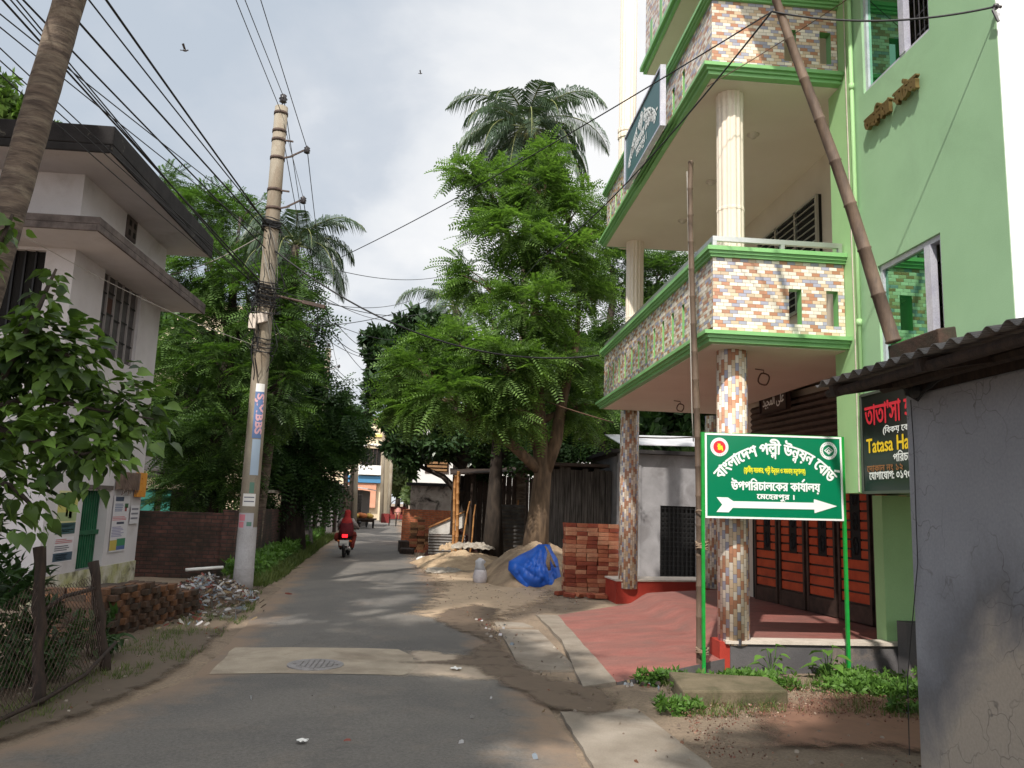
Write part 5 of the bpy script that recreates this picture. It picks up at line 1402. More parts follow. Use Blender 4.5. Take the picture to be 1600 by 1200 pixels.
# ---- dark glossy tree (jackfruit-like) overhanging the road
YJ = 31.0
tb = at(728, 840, YJ); tb.z = -.1
tree('glossy_tree', 'dense dark glossy-leaved tree overhanging the road before the brick stack', 'tree', tb,
     [tb, at(732, 790, YJ), at(735, 740, YJ), at(722, 690, YJ), at(700, 640, YJ)],
     at_blobs([(640, 555, 62, 45, 0, 620), (600, 540, 34, 34, 0, 300), (690, 545, 55, 45, .5, 420), (620, 620, 60, 45, 0, 560), (660, 680, 60, 36, -.4, 420), (590, 600, 28, 40, 0, 240), (626, 690, 24, 26, -.5, 150), (720, 690, 60, 40, 0, 380), (770, 720, 50, 36, .5, 260), (655, 505, 34, 22, 0, 160), (640, 722, 20, 18, -.5, 90)], YJ),
     ROS, .34, K['L_jack'], K['trunk_dark'], .34, .12, outward=.6, droop=.05)
b = MB(); b.tube([at(735, 770, YJ), at(712, 768, YJ-.3), at(695, 748, YJ-.6), at(675, 735, YJ-.8)], [.10, .08, .06, .035], 7)
b.build('limb', K['trunk_dark'], bpy.data.objects['glossy_tree'], smooth=True)
Y2 = 25.0; tb = at(770, 868, Y2); tb.z = -.1
tree('dark_trunk_tree', 'dark straight-trunked tree between the glossy tree and the pale forked trunk', 'tree', tb,
     [tb, at(772, 790, Y2), at(776, 720, Y2), at(780, 640, Y2), at(790, 560, Y2)],
     at_blobs([(800, 660, 70, 46, .5, 420), (760, 610, 60, 50, .5, 380), (860, 680, 60, 36, 1, 320), (830, 590, 60, 50, 1, 320)], Y2),
     PIN_S, .7, K['L_dark'], K['trunk_dark'], .28, .1, droop=.2)
# ---- trees behind the green house and the sheds
Yb_ = 27.0
tb = at(930, 860, Yb_); tb.z = -.1
tree('shed_tree', 'leafy tree rising behind the plank shed and the balcony far end', 'tree', tb, [tb, at(935, 700, Yb_), at(945, 560, Yb_), at(960, 450, Yb_)],
     at_blobs([(960, 420, 60, 40, 0, 380), (1030, 430, 60, 36, 0, 380), (990, 500, 60, 60, 0, 480), (920, 420, 36, 50, 1, 240), (920, 560, 46, 70, 0, 380), (930, 660, 60, 40, 0, 320), (1060, 400, 40, 26, 1, 160), (880, 700, 60, 30, 1, 240), (950, 350, 30, 30, 0, 130)], Yb_),
     PIN, .58, K['L_mid'], K['trunk_dark'], .3, .1, droop=.1, flat=.5)
Yc = 34.0
tb = at(1040, 830, Yc); tb.z = -.1
tree('porch_tree', 'dark leafy tree seen under the lower balcony beyond the shed roof', 'tree', tb, [tb, at(1040, 740, Yc), at(1045, 660, Yc)],
     at_blobs([(1010, 660, 60, 30, 0, 340), (1070, 650, 60, 36, 0, 340), (1120, 640, 50, 40, 0, 260), (1040, 610, 60, 36, 0, 300)], Yc),
     PIN_S, .85, K['L_dark'], K['trunk_dark'], .3, .1)

# ---- big dark trees on the left
YL1 = 22.5
tb = at(330, 850, YL1); tb.z = -.1
tree('spreading_tree', 'broad dark green tree behind the brick wall next to the white house', 'tree', tb,
     [tb, at(335, 760, YL1), at(345, 660, YL1), at(360, 540, YL1), at(365, 430, YL1)],
     at_blobs([(300, 335, 75, 44, 1, 560), (380, 345, 66, 44, 7, 520), (255, 300, 40, 40, 3, 260), (425, 400, 36, 46, 9, 300), (320, 420, 70, 46, 0, 520), (390, 460, 70, 60, -.4, 560), (300, 520, 56, 60, .5, 420), (350, 580, 70, 60, -.4, 520), (300, 640, 50, 60, 0, 380), (360, 680, 60, 50, -.6, 420), (340, 740, 60, 36, -.5, 300), (270, 690, 40, 46, 0, 260), (432, 520, 40, 56, -1.2, 300), (440, 610, 42, 60, -1.0, 320), (462, 445, 34, 36, -1.0, 190), (255, 600, 34, 60, 1, 240), (300, 760, 60, 30, 0, 220), (440, 500, 36, 46, 8, 260)], YL1),
     PIN, .50, K['L_mid'], K['trunk_dark'], .34, .1, droop=.12, flat=.5)
YL2 = 27.0
tb = at(455, 830, YL2); tb.z = -.1
tree('shade_tree', 'very dark drooping tree hanging over the left road edge behind the power pole', 'tree', tb,
     [tb, at(456, 780, YL2), at(450, 700, YL2), at(452, 600, YL2), at(460, 500, YL2)],
     at_blobs([(470, 520, 44, 60, 0, 520), (440, 600, 60, 60, -.6, 620), (490, 620, 46, 56, 0, 560), (520, 660, 46, 50, .3, 520), (460, 700, 56, 50, -.6, 560), (532, 690, 36, 34, .4, 340), (500, 730, 50, 36, -.2, 460), (420, 680, 46, 60, -1, 460), (420, 760, 50, 36, -1, 320), (490, 775, 26, 16, -.2, 120), (440, 440, 36, 40, .5, 260)], YL2),
     PIN_S, .6, K['L_dark'], K['trunk_dark'], .42, .14, droop=.45)
YL3 = 31.0; tb = at(545, 815, YL3+10); tb.z = -.1
tree('roadside_tree', 'loose leafy tree arching towards the road at the end of the white wall', 'tree', tb,
     [tb, at(548, 770, YL3+10), at(552, 720, YL3+10), at(556, 680, YL3+10)],
     at_blobs([(560, 660, 26, 20, 10, 220), (545, 690, 24, 26, 10, 220), (530, 640, 20, 24, 10, 160)], YL3), ROS, .42, K['L_jack'], K['trunk_dark'], .14, .06)
Yr = 30.0; tb = at(0, 800, Yr); tb.z = -.1
tree('roof_tree', 'light green treetop showing above the white house roof at the left edge', 'tree', tb, [tb, at(0, 500, Yr), at(0, 260, Yr)],
     at_blobs([(10, 170, 40, 40, 0, 420), (-30, 150, 50, 50, 0, 300), (30, 215, 24, 24, 0, 120), (82, 203, 10, 6, 0, 30)], Yr), ROS, .4, K['L_broad'], K['trunk_dark'], .35, .1)

# ---- coconut palms
def palm(label, base, top, r0, r1, nfr, L_, seed, lean=0, spec=None, wleaf=.055, nl=64, nuts=True, group=None, dead=2):
    pr = random.Random(seed); base, top = Vector(base), Vector(top)
    p = thing('coconut_palm', label, 'palm tree', tuple(base), group)
    b = MB(); n = 26; pts, rr_ = [], []
    for i in range(n*2+1):
        u = i/(n*2); c = base.lerp(top, u)+Vector((lean*math.sin(u*math.pi), 0, 0)); pts.append(c); rr_.append((r0+(r1-r0)*u**.7)*(1+.035*(i % 2)))
    rr_[0] *= 1.3; b.tube(pts, rr_, 12); b.build('trunk', K['palm_trunk'], p, smooth=True)
    V, F = [], []; rb = MB()
    for k in range(nfr):
        a = 2.399*k+pr.uniform(-.2, .2); el0 = (1.42-2.25*(k/nfr)**.85) if spec is None else spec(k/nfr)
        L = L_*pr.uniform(.7, 1.12)*(.75 if k < 4 else 1); nseg = 12; P = [top.copy()]; el = el0
        if k >= nfr-dead: el0 = el = -1.0
        for s in range(nseg):
            el -= (.10+.12*(s/nseg))*pr.uniform(.8, 1.2)*(1.08 if el0 > .2 else .85)
            el = max(el, -1.3)
            P.append(P[-1]+Vector((math.cos(a)*math.cos(el), math.sin(a)*math.cos(el), math.sin(el)))*L/nseg)
        rb.tube(P, [.05*(1-s/nseg*.8)*L_/4.5 for s in range(nseg+1)], 5)
        for j in range(nl):
            t_ = .14+.86*j/(nl-1); fi = min(t_*nseg, nseg-.001); i0 = int(fi); q = P[i0].lerp(P[i0+1], fi-i0); d = (P[i0+1]-P[i0]).normalized()
            sd = d.cross(Vector((0, 0, 1))); sd = sd.normalized() if sd.length > .05 else Vector((-math.sin(a), math.cos(a), 0))
            un = sd.cross(d)
            ll = L_*.30*(math.sin(min(1, t_*1.02)*math.pi*.86+.35))*pr.uniform(.85, 1.12)
            for s in (1, -1):
                out = (sd*s*.8+d*.55+un*.12).normalized(); dn = Vector((0, 0, -1))
                m_ = q+out*ll*.5+dn*ll*.10*pr.uniform(.6, 1.5); e = q+out*ll*.74+dn*ll*.62*pr.uniform(.7, 1.3)
                wv = (d*.8+un*.3)*wleaf*.5*L_/4.5; i_ = len(V)
                V += [q-wv*.6, q+wv*.6, m_+wv, m_-wv, m_-wv, m_+wv, e, e+wv*.05]
                F += [(i_, i_+1, i_+2, i_+3), (i_+4, i_+5, i_+6, i_+7)]
    rb.build('frond_stem', K['palm_stem'], p, smooth=True)
    np_mesh('crown', np.array([tuple(v) for v in V]), np.array(F), K['L_palm'], p)
    if nuts:
        for k in range(9):
            a = k*.9; b = MB(); b.ball(top+Vector((.28*math.cos(a), .28*math.sin(a), -.25-.12*(k % 3))), (.11, .11, .14), 8, 6); b.build('coconut', K['hull'], p, smooth=True)
    return p
YP = 28.0
palm('tall coconut palm with a full crown standing above the feathery green tree', (at(812, 860, YP).x, YP, -.1), at(824, 200, YP), .2, .13, 38, 3.9, 3)
palm('smaller coconut palm half hidden left of the feathery green tree', (at(715, 850, 36).x, 36, -.1), at(712, 478, 36), .2, .14, 20, 3.4, 8, nuts=False)
palm('coconut palm with long drooping fronds behind the leaning power pole', (at(395, 870, 22.5).x, 22.5, -.1), at(462, 384, 22.5), .17, .12, 24, 2.5, 21, nuts=False, spec=lambda u: 1.3-1.5*u)
# the near leaning palm whose crown is above the frame
base = Vector((-4.62, 7.2, -.1)); tp = Vector((-2.95, 7.25, 12.6))
palm('near leaning coconut trunk with ringed grey bark in the upper left corner', base, tp, .145, .12, 26, 4.3, 5)

# ---- heart-leaved tree reaching in from the left, close to the camera
YB_ = 6.9
tb = Vector((-5.2, 6.6, -.1))
ht = thing('heart_leaf_tree', 'near broad heart-leaved tree reaching in from the left edge', 'tree', tuple(tb))
b = MB()
stem = [tb, Vector((-5.0, 6.6, 1.0)), Vector((-4.7, 6.7, 1.9)), at(10, 590, 6.8), at(60, 480, 6.8), at(88, 420, 6.8)]
b.tube(stem, [.09, .075, .06, .045, .025, .01], 8)
BR = [[at(-40, 640, 6.7), at(60, 620, 6.7), at(150, 640, 6.8), at(240, 655, 6.9)], [at(-30, 660, 6.7), at(60, 690, 6.6), at(130, 710, 6.6), at(170, 700, 6.7)], [at(-30, 600, 6.8), at(60, 570, 7), at(150, 600, 7.1), at(235, 640, 7.1)],
      [at(20, 560, 6.8), at(80, 545, 6.7), at(120, 560, 6.7)], [at(-40, 420, 6.4), at(0, 380, 6.4), at(20, 335, 6.4)], [at(-50, 740, 6.5), at(20, 760, 6.4), at(50, 790, 6.4)], [at(0, 600, 6.6), at(40, 520, 6.6), at(70, 460, 6.6)], [at(-20, 700, 7.2), at(70, 660, 7.3), at(160, 680, 7.3)]]
for p in BR: b.tube(p, [.03, .022, .014, .007][:len(p)], 6)
b.build('trunk', K['trunk_dark'], ht, smooth=True)
O, D = [], []
def leaves_along(path, n, spread):
    for _ in range(n):
        u = nr.random()*(len(path)-1)*.999; i = int(u); q = path[i].lerp(path[i+1], u-i)
        v = Vector(nr.normal(size=3)); v.normalize()
        O.append(tuple(q+v*spread*nr.random()**.5)); D.append(tuple((Vector((v.x*.9+.25, v.y*.7-.15, v.z*.5-.38))).normalized()))
for p in BR[:4]+BR[7:]: leaves_along(p, 240, .33)
leaves_along(BR[4], 26, .16); leaves_along(BR[5], 130, .34); leaves_along(BR[6], 60, .18); leaves_along(stem[3:], 46, .16); leaves_along(stem[2:5], 80, .22)
O = np.array(O); D = np.array(D)
scatter('crown', HEART[0], HEART[1], O, basis(D, roll=nr.normal(size=len(O))*.5), .075+.075*nr.random(len(O)), K['L_broad'], ht)
# ---- dark bushes behind the wire fence
def bush(name, label, blobs, tpl, size, leaf, base, group=None):
    g_ = thing(name, label, 'bush', tuple(base), group); O, D = [], []
    for c, r, n in blobs:
        b = MB()
        p, d = blob_points(c, r, n, .2); p[:, 2] = np.maximum(p[:, 2], .02); O.append(p); D.append(d)
        for _ in range(4): b.tube([(c[0]+rng.uniform(-.03, .03), c[1], .0), (c[0]+rng.uniform(-.3, .3)*r[0], c[1], c[2]*.6), (c[0]+rng.uniform(-.8, .8)*r[0], c[1]+rng.uniform(-.5, .5)*r[1], c[2]+r[2]*.6)], [.014, .01, .004], 5)
        b.build('stem', K['trunk_dark'], g_, smooth=True)
    O = np.concatenate(O); D = np.concatenate(D)
    scatter('foliage', tpl[0], tpl[1], O, basis(unit(D*.6+nr.normal(size=D.shape)*.5+np.array((0, 0, .15))), roll=nr.normal(size=len(O))*.6), size*(.6+.8*nr.random(len(O))), leaf, g_)
    return g_
bush('fence_bush', 'tall dark bush filling the left edge behind the wire fence', [((-4.3, 7.5, 1.35), (.5, .5, .75), 800), ((-4.1, 7.6, .7), (.6, .5, .6), 800), ((-4.5, 8.4, .6), (.6, .6, .6), 500)], (HEART[0]*np.array((.55, 1, 1)), HEART[1]), .11, K['L_bush'], (-4.4, 7.6, 0))
bush('fence_bush', 'low green bush behind the wooden fence corner post', [((-3.95, 8.6, .35), (.35, .4, .35), 420), ((-3.7, 8.0, .22), (.35, .4, .22), 360), ((-3.75, 9.3, .25), (.3, .4, .25), 260)], (HEART[0]*np.array((.55, 1, 1)), HEART[1]), .10, K['L_bush'], (-3.9, 8.6, 0))
# ---- roadside weeds along the left wall, grass on the verges, weeds before the plinth
def stuff(name, P, tpl, size, leaf, up=1.4, jitter=.5):
    n = len(P); d = unit(np.tile(np.array((0, 0, up)), (n, 1))+nr.normal(size=(n, 3))*jitter)
    o = scatter(name, tpl[0], tpl[1], P, basis(d, up=unit(nr.normal(size=(n, 3)))), size*(.6+.8*nr.random(n)), leaf, None, origin=(0, 0, 0)); o['kind'] = 'stuff'; return o
def rand_poly(poly, n, dens=None):
    P = np.array(poly); lo, hi = P.min(0), P.max(0); out = []
    while len(out) < n:
        q = lo+nr.random(2)*(hi-lo); c = False
        for i in range(len(P)):
            a, b_ = P[i], P[i-1]
            if (a[1] > q[1]) != (b_[1] > q[1]) and q[0] < (b_[0]-a[0])*(q[1]-a[1])/(b_[1]-a[1])+a[0]: c = not c
        if c and (dens is None or noise.noise(Vector((q[0]*dens, q[1]*dens, 2)))+nr.normal()*.12 > .0): out.append((q[0], q[1], .0))
    return np.array(out)
stuff('roadside_grass', rand_poly([(-4.5, 17), (-3.55, 16.6), (-3.6, 19), (-4.4, 29), (-5.2, 40), (-6.0, 40), (-5.3, 29), (-4.55, 19)], 2600), BLADE, .26, K['L_grass'])
wp = rand_poly([(-4.55, 17.6), (-3.85, 17.4), (-3.95, 19), (-4.8, 29), (-5.5, 38), (-5.9, 38), (-5.2, 29), (-4.6, 19)], 1500); wp[:, 2] = nr.random(len(wp))*.45
stuff('roadside_weeds', wp, ROS, .16, K['L_weed'], up=.6, jitter=.7)
stuff('verge_grass', np.concatenate([rand_poly([(-3.9, 9), (-2.7, 9), (-2.9, 13), (-3.4, 16), (-4.4, 16.5), (-3.6, 12.9)], 620, 1.1), rand_poly([(-3.5, 6.2), (-3.0, 6.8), (-2.9, 9), (-3.5, 9)], 260, 1.6)]), BLADE, .10, K['L_grass'])
wd = [rand_poly([(2.9, 8.65), (3.3, 8.9), (4.4, 9.15), (5.4, 9.05), (5.5, 8.5), (4.9, 8.0), (3.5, 8.35), (2.9, 8.3)], 900, .9), rand_poly([(2.1, 8.5), (3.0, 8.5), (2.6, 8.75), (2.1, 8.7)], 120), rand_poly([(2.0, 7.2), (2.45, 7.4), (2.4, 8.4), (2.1, 8.4)], 90, 1.2), rand_poly([(4.2, 7.4), (5.1, 7.3), (5.3, 8.2), (4.4, 8.3)], 420, 1.2)]
wd = np.concatenate(wd); wd[:, 2] = nr.random(len(wd))*.12
stuff('plinth_weeds', wd, ROS, .065, K['L_weed'], up=.6, jitter=.6)
stuff('plinth_grass', rand_poly([(2.1, 7.2), (3.4, 7.4), (5.2, 7.0), (5.4, 8.8), (2.4, 8.6)], 650, 1.0), BLADE, .11, K['L_grass'])
for k, (x, y, s, lb) in enumerate(((4.36, 8.92, .17, 'broad-leaved pumpkin seedling beside the right green sign post'), (3.72, 8.95, .12, 'small upright weed at the foot of the dark grey plinth'))):
    g_ = thing('broadleaf_weed', lb, 'plant', (x, y, 0)); b = MB(); O, D = [], []
    for i in range(9):
        a = i*2.4; h = .12+.03*i; q = Vector((x+.16*math.cos(a)*(1-i/14), y+.12*math.sin(a)*(1-i/14), h)); b.tube([(x, y, 0), (x+.05*math.cos(a), y+.04*math.sin(a), h*.7), q], .005, 4); O.append(tuple(q)); D.append((math.cos(a), math.sin(a)-.4, -.1))
    b.build('stem', K['L_weed'], g_); scatter('foliage', HEART[0], HEART[1], np.array(O), basis(unit(np.array(D))), s*(.7+.5*nr.random(len(O))), K['L_weed'], g_)
# ---- trees standing out of the frame, behind and left of the camera: they shade the near road and the white house
def shade(label, x, y, h, r, n, nb, seed):
    pr = random.Random(seed); bl = []
    for k in range(nb):
        a = pr.uniform(0, 6.28); q = r*math.sqrt(pr.random())*.75; bl.append(((x+q*math.cos(a), y+q*math.sin(a), h+pr.uniform(-.9, .9)), (r*.5, r*.5, r*.34), n//nb))
    tree('unseen_tree', label, 'tree', (x, y, -.1), [(x, y, -.1), (x+.1, y, h*.3), (x, y+.1, h*.6), (x, y, h*.85)], bl, ROS, .5, K['L_jack'], K['trunk_dark'], .4, .15)
shade('wide shade tree standing left of the road beside the camera', -6.0, .2, 9.2, 3.7, 2800, 13, 1)
shade('wide shade tree beyond the fence left of the white house', -10.6, 6.4, 11.0, 4.3, 3200, 13, 2)
tree('unseen_tree', 'unseen leaning tree added to shade the grey cement house wall', 'tree', (2.4, -4.2, -.1), [(2.4, -4.2, -.1), (2.3, -4.0, 3), (1.8, -3.6, 6), (1.2, -3.2, 7.8)], [((.5+.95*math.cos(k*1.1), -2.5+1.0*math.sin(k*1.1), 9+.5*math.sin(k*2)), (1.15, 1.15, .8), 260) for k in range(8)], ROS, .5, K['L_jack'], K['trunk_dark'], .3, .12)  # unseen tree, added to keep the sun off the grey house wall
shade('wide shade tree on the left road edge behind the camera', -4.4, -5.8, 9.5, 3.2, 2200, 11, 4)
# ------------------------------------------------------------------ bricks, each its own object
def brick_proto(mt, L=.235, W=.115, H=.075, seed=0):
    pr = random.Random(seed); b = MB(); b.obox((-L/2, -W/2, 0), (L, 0, 0), (0, W, 0), (0, 0, H))
    for v in b.v: v += Vector((pr.uniform(-.006, .006), pr.uniform(-.006, .006), pr.uniform(-.003, .003)))
    o = b.build('brick', mt, origin=(0, 0, 0)); m = o.modifiers.new('bevel', 'BEVEL'); m.width = .0035; m.segments = 1
    return o
def place_bricks(spots, mats_, label, group, dims=(.235, .115, .075)):
    protos = [brick_proto(K[m], *dims, seed=i) for i, m in enumerate(mats_)]; used = [False]*len(protos)
    for (x, y, z, a, tl) in spots:
        k = rng.randrange(len(protos))
        if used[k]: o = protos[k].copy(); COL.objects.link(o)
        else: o = protos[k]; used[k] = True
        o.location = (x, y, z); o.rotation_euler = (tl, tl*.5, a+rng.uniform(-.06, .06)); tag(o, label, 'brick', group)
    for k, u in enumerate(used):
        if not u: bpy.data.objects.remove(protos[k])
# right stack beside the far tiled column
S = []; rows = 17; bh = .088
for r in range(rows):
    for c in range(5):
        S.append((2.70+c*.232+rng.uniform(-.012, .012)+(.03 if r < 3 else 0), 17.0+rng.uniform(-.035, .03), r*bh, 0, 0))
    for d in range(1, 3): S.append((2.70+rng.uniform(-.015, .015), 17.0+d*.125, r*bh, 0, 0))
for c in range(1, 5): S.append((2.70+c*.235, 17.13, (rows-2)*bh, 0, 0))
place_bricks(S, ['brick1', 'brick2', 'brick3'], 'orange fired brick in the tall stack between the blue tarpaulin and the far tiled column', 'bricks of the tall orange stack', (.225, .112, .082))
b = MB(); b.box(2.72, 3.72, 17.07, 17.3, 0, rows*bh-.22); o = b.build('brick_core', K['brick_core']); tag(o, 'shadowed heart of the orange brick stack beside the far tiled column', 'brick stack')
S = [(2.35+rng.uniform(0, 1.0), 16.55+rng.uniform(-.3, .25), .02, rng.uniform(0, 3), rng.uniform(-.3, .3)) for _ in range(11)]
place_bricks(S, ['brick3', 'brick1'], 'loose broken brick lying on the ground before the orange stack', 'loose bricks before the orange stack')
# mossy pile on the left verge
S = []; bh = .0775
for r in range(8):
    ymax = 10 if r < 5 else (7 if r < 7 else 4)
    for k in range(ymax):
        y = 10.55+k*.243+(.12 if r % 2 else 0); S.append((-3.98+k*.035-.06+rng.uniform(-.012, .01), y, r*bh, math.pi/2+.14, 0))
        if r == (4 if k >= 7 else 6 if k >= 4 else 7): S.append((-4.12+k*.035-.06, y, r*bh, math.pi/2+.14, 0)); S.append((-4.27+k*.035, y+.05, r*bh, math.pi/2+.14, 0))
    for c in range(3): S.append((-4.2-c*.245+rng.uniform(-.01, .01), 10.44+rng.uniform(-.02, .02)+c*.02, r*bh, .05, 0))
place_bricks(S, ['brick_old1', 'brick_old2', 'brick_old3'], 'dark mossy brick in the low pile on the left road verge', 'bricks of the mossy pile')
b = MB(); b.ext([(-4.06, 10.56, 0), (-3.74, 12.9, 0), (-4.5, 13.0, 0), (-4.75, 10.6, 0)], (0, 0, .36)); b.ext([(-4.06, 10.56, .36), (-3.9, 11.6, .36), (-4.6, 11.7, .36), (-4.75, 10.6, .36)], (0, 0, .2))
o = b.build('brick_core', K['brick_old2']); tag(o, 'dark heart of the mossy brick pile on the left verge', 'brick pile')
# far weathered stack by the right road edge
S = []; bh = .10
for r in range(13):
    w0 = 0 if r < 10 else (1 if r == 11 else 0)
    for c in range(w0, 3 if r < 9 else (2 if r < 12 else 1)): S.append((-1.08+c*.27+rng.uniform(-.02, .02)+(.1 if r == 12 else 0), 30.0+rng.uniform(-.03, .03), r*bh, 0, 0))
place_bricks(S, ['brick_tan', 'brick1', 'brick_old3'], 'tan weathered brick in the ragged stack at the right road edge before the orange wall', 'bricks of the ragged far stack', (.265, .13, .094))
b = MB(); b.box(-1.15, -.45, 30.07, 30.6, 0, .88); o = b.build('brick_core', K['brick_old1']); tag(o, 'heart of the ragged brick stack at the right road edge', 'brick stack')
b = MB(); b.obox((-1.55, 29.4, 0), (.35, .1, 0), (-.1, .8, 0), (0, 0, .42)); b.obox((-1.5, 28.6, 0), (.5, 0, 0), (0, .7, 0), (0, 0, .2)); o = b.build('rubble_block', K['wood_dark'], bevel=.04); tag(o, 'dark rubble block leaning before the ragged brick stack', 'rubble')

# ------------------------------------------------------------------ mounds, tarpaulin, sack, rubbish
def mound(name, c, rx, ry, h, mt, label, cat, seed, rough=.12, pw=1.0, n=34):
    b = MB()
    def f(u, v):
        a, q = 2*math.pi*u, v
        x, y = q*math.cos(a), q*math.sin(a); e = 1+.16*noise.noise(Vector((math.cos(a)*2, math.sin(a)*2, seed)))
        z = h*(max(0, 1-q**1.6))**pw+rough*h*noise.noise(Vector((x*4, y*4, seed)))*(1-q*q)+.07*noise.noise(Vector((x*rx*4, y*ry*4, seed)))*(1-q)+.04*noise.noise(Vector((x*rx*9, y*ry*9, seed)))*(1-q*q)
        return (c[0]+x*rx*e, c[1]+y*ry*e, c[2]+z-.03*q*q)
    b.grid(f, n*2, n); o = b.build(name, mt, smooth=True)
    if label: tag(o, label, cat)
    return o
mound('sand_heap', (.75, 24.2, 0), 1.75, 2.4, .42, K['sand'], 'low tan sand heap before the dark tree trunks', 'sand heap', 1, .22)
mound('sand_heap', (2.35, 20.0, 0), 1.55, 2.3, .95, K['sand_grey'], 'grey sand heap piled against the pale tree trunk under the blue tarpaulin', 'sand heap', 2, .12)
mound('sand_heap', (1.1, 21.0, 0), 1.6, 1.6, .10, K['sand_grey'], 'thin spill of grey sand around the white sack', 'sand heap', 4, .3)
mound('chips_heap', (.35, 28.6, 0), 1.0, .9, 1.05, K['chips'], 'dark red heap of brick chips behind the tin sheet fence', 'chips heap', 3, .1)
# crumpled plastic sheets on the sand
def crumple(name, c, sx, sy, h, mt, label, cat, seed, tilt=0, n=30, fr=2.2):
    b = MB()
    def f(u, v):
        x, y = (u-.5)*2, (v-.5)*2; r = max(abs(x), abs(y))
        w_ = abs(noise.noise(Vector((x*fr, y*fr, seed))))+.5*abs(noise.noise(Vector((x*fr*2.3, y*fr*2.3, seed+3))))
        ed = 1+.25*noise.noise(Vector((x*2, y*2, seed+9)))
        return (c[0]+x*sx*ed, c[1]+y*sy*ed, c[2]+h*(1-r**2*.9)+w_*h*.9+tilt*y*sy)
    b.grid(f, n, n); o = b.build(name, mt, smooth=True); s_ = o.modifiers.new('solid', 'SOLIDIFY'); s_.thickness = .01
    return tag(o, label, cat)
crumple('plastic_sheet', (.95, 24.7, .45), .62, .5, .17, K['cloth_white'], 'crumpled dirty white sheet on top of the tan sand heap', 'sheet', 5)
crumple('plastic_sheet', (.2, 25.2, .36), .3, .3, .16, K['sand'], 'small crumpled tan sack on the left shoulder of the tan sand heap', 'sheet', 6)
crumple('plastic_sheet', (-.45, 25.0, .02), .32, .42, .12, K['paper'], 'crumpled white plastic at the foot of the ragged brick stack', 'sheet', 7)
crumple('plastic_sheet', (.1, 21.8, .02), .5, .8, .06, K['cloth_white'], 'flattened white plastic rubbish on the dirt before the tan sand heap', 'sheet', 8, fr=4)
tp_ = thing('tarpaulin', 'bright blue tarpaulin crumpled over the grey sand heap', 'tarpaulin', (2.2, 18.5, 0))
b = MB()
def tf(u, v):
    # an outline traced round the folded sheet, bulging towards the viewer
    a = 2*math.pi*u; q = v**.8
    OUT = [(.52, .00), (.50, .18), (.40, .36), (.34, .50), (.10, .50), (-.06, .38), (-.3, .26), (-.56, .10), (-.58, -.08), (-.42, -.26), (-.2, -.46), (.12, -.52), (.44, -.50), (.56, -.24)]
    k = u*len(OUT); i = int(k) % len(OUT); fr = k-int(k); x0 = OUT[i][0]*(1-fr)+OUT[(i+1) % len(OUT)][0]*fr; z0 = OUT[i][1]*(1-fr)+OUT[(i+1) % len(OUT)][1]*fr
    x, z = x0*q, z0*q
    rdg = abs(noise.noise(Vector((x*3.2+z*1.5, z*2.2, 4))))*.30+abs(noise.noise(Vector((x*7, z*5-x*3, 9))))*.11
    d = .42*(1-q**2.2)+rdg*(1-.4*q)
    return (2.10+x*1.04, 18.3-d*.7+z*.5, .46+z*.98+.05*d)
b.grid(tf, 84, 30); sh = b.build('sheet', K['tarp'], tp_, smooth=True); s_ = sh.modifiers.new('solid', 'SOLIDIFY'); s_.thickness = .008
b = MB(); b.tube([(2.34, 17.72, .80), (2.32, 17.68, .6), (2.36, 17.70, .44)], [.035, .05, .03], 6, flat=.4); b.tube([(2.28, 17.9, .95), (2.34, 17.72, .80), (2.44, 17.7, .6), (2.5, 17.74, .5)], [.02, .03, .03, .02], 6, flat=.4)
b.build('strap', K['rope'], tp_, smooth=True)
sk = thing('sack', 'white sack with grey plastic bag on top standing on the dirt before the sand', 'sack', (.9, 18.9, 0))
b = MB(); b.lathe((.9, 18.9, 0), [(.12, 0), (.155, .05), (.165, .16), (.15, .26), (.13, .32)], 14)
for v in b.v: v += Vector((noise.noise(v*7)*.03, noise.noise(v*7+Vector((3, 3, 3)))*.03, 0))
b.build('bag', K['sack'], sk, smooth=True)
b = MB(); b.lathe((.89, 18.9, .31), [(.12, 0), (.13, .06), (.09, .12), (.11, .2), (.06, .25), (.02, .27)], 12)
for v in b.v: v += Vector((noise.noise(v*9)*.06, noise.noise(v*9+Vector((3, 3, 3)))*.06, noise.noise(v*8)*.03))
b.build('plastic_bag', K['plastic_grey'], sk, smooth=True)
def littermat(name, cols):
    m, t, bs = newmat(name); gi = t.add('ShaderNodeNewGeometry').outputs['Random Per Island']
    t.link(t.ramp(gi, [(i/len(cols), lin(c)) for i, c in enumerate(cols)], 'CONSTANT'), bs.inputs['Base Color']); bs.inputs['Roughness'].default_value = .7; return m
K['litter'] = littermat('mixed_litter', [(176, 172, 166), (140, 130, 118), (108, 96, 84), (190, 188, 190), (96, 84, 74), (140, 150, 160), (170, 150, 120), (120, 62, 52), (84, 78, 72)])
K['chips_lit'] = littermat('wood_chips', [(128, 84, 70), (104, 66, 54), (146, 112, 92), (88, 62, 52), (160, 140, 122), (112, 74, 60)])
K['pebbles'] = littermat('pebbles', [(140, 128, 116), (150, 138, 124), (112, 98, 86), (128, 92, 74), (166, 156, 144)])
FLK = (np.array([(-.5, -.3, 0), (.5, -.35, .12), (.4, .3, .02), (-.1, .42, .16), (-.5, .2, .05)]), np.array([[0, 1, 2, 3, 4]]))
mound('rubbish_heap', (-3.95, 14.3, 0), .75, 1.05, .36, K['soil'], 'heap of mixed rubbish between the mossy brick pile and the leaning pole', 'rubbish heap', 12, .3)
P = []
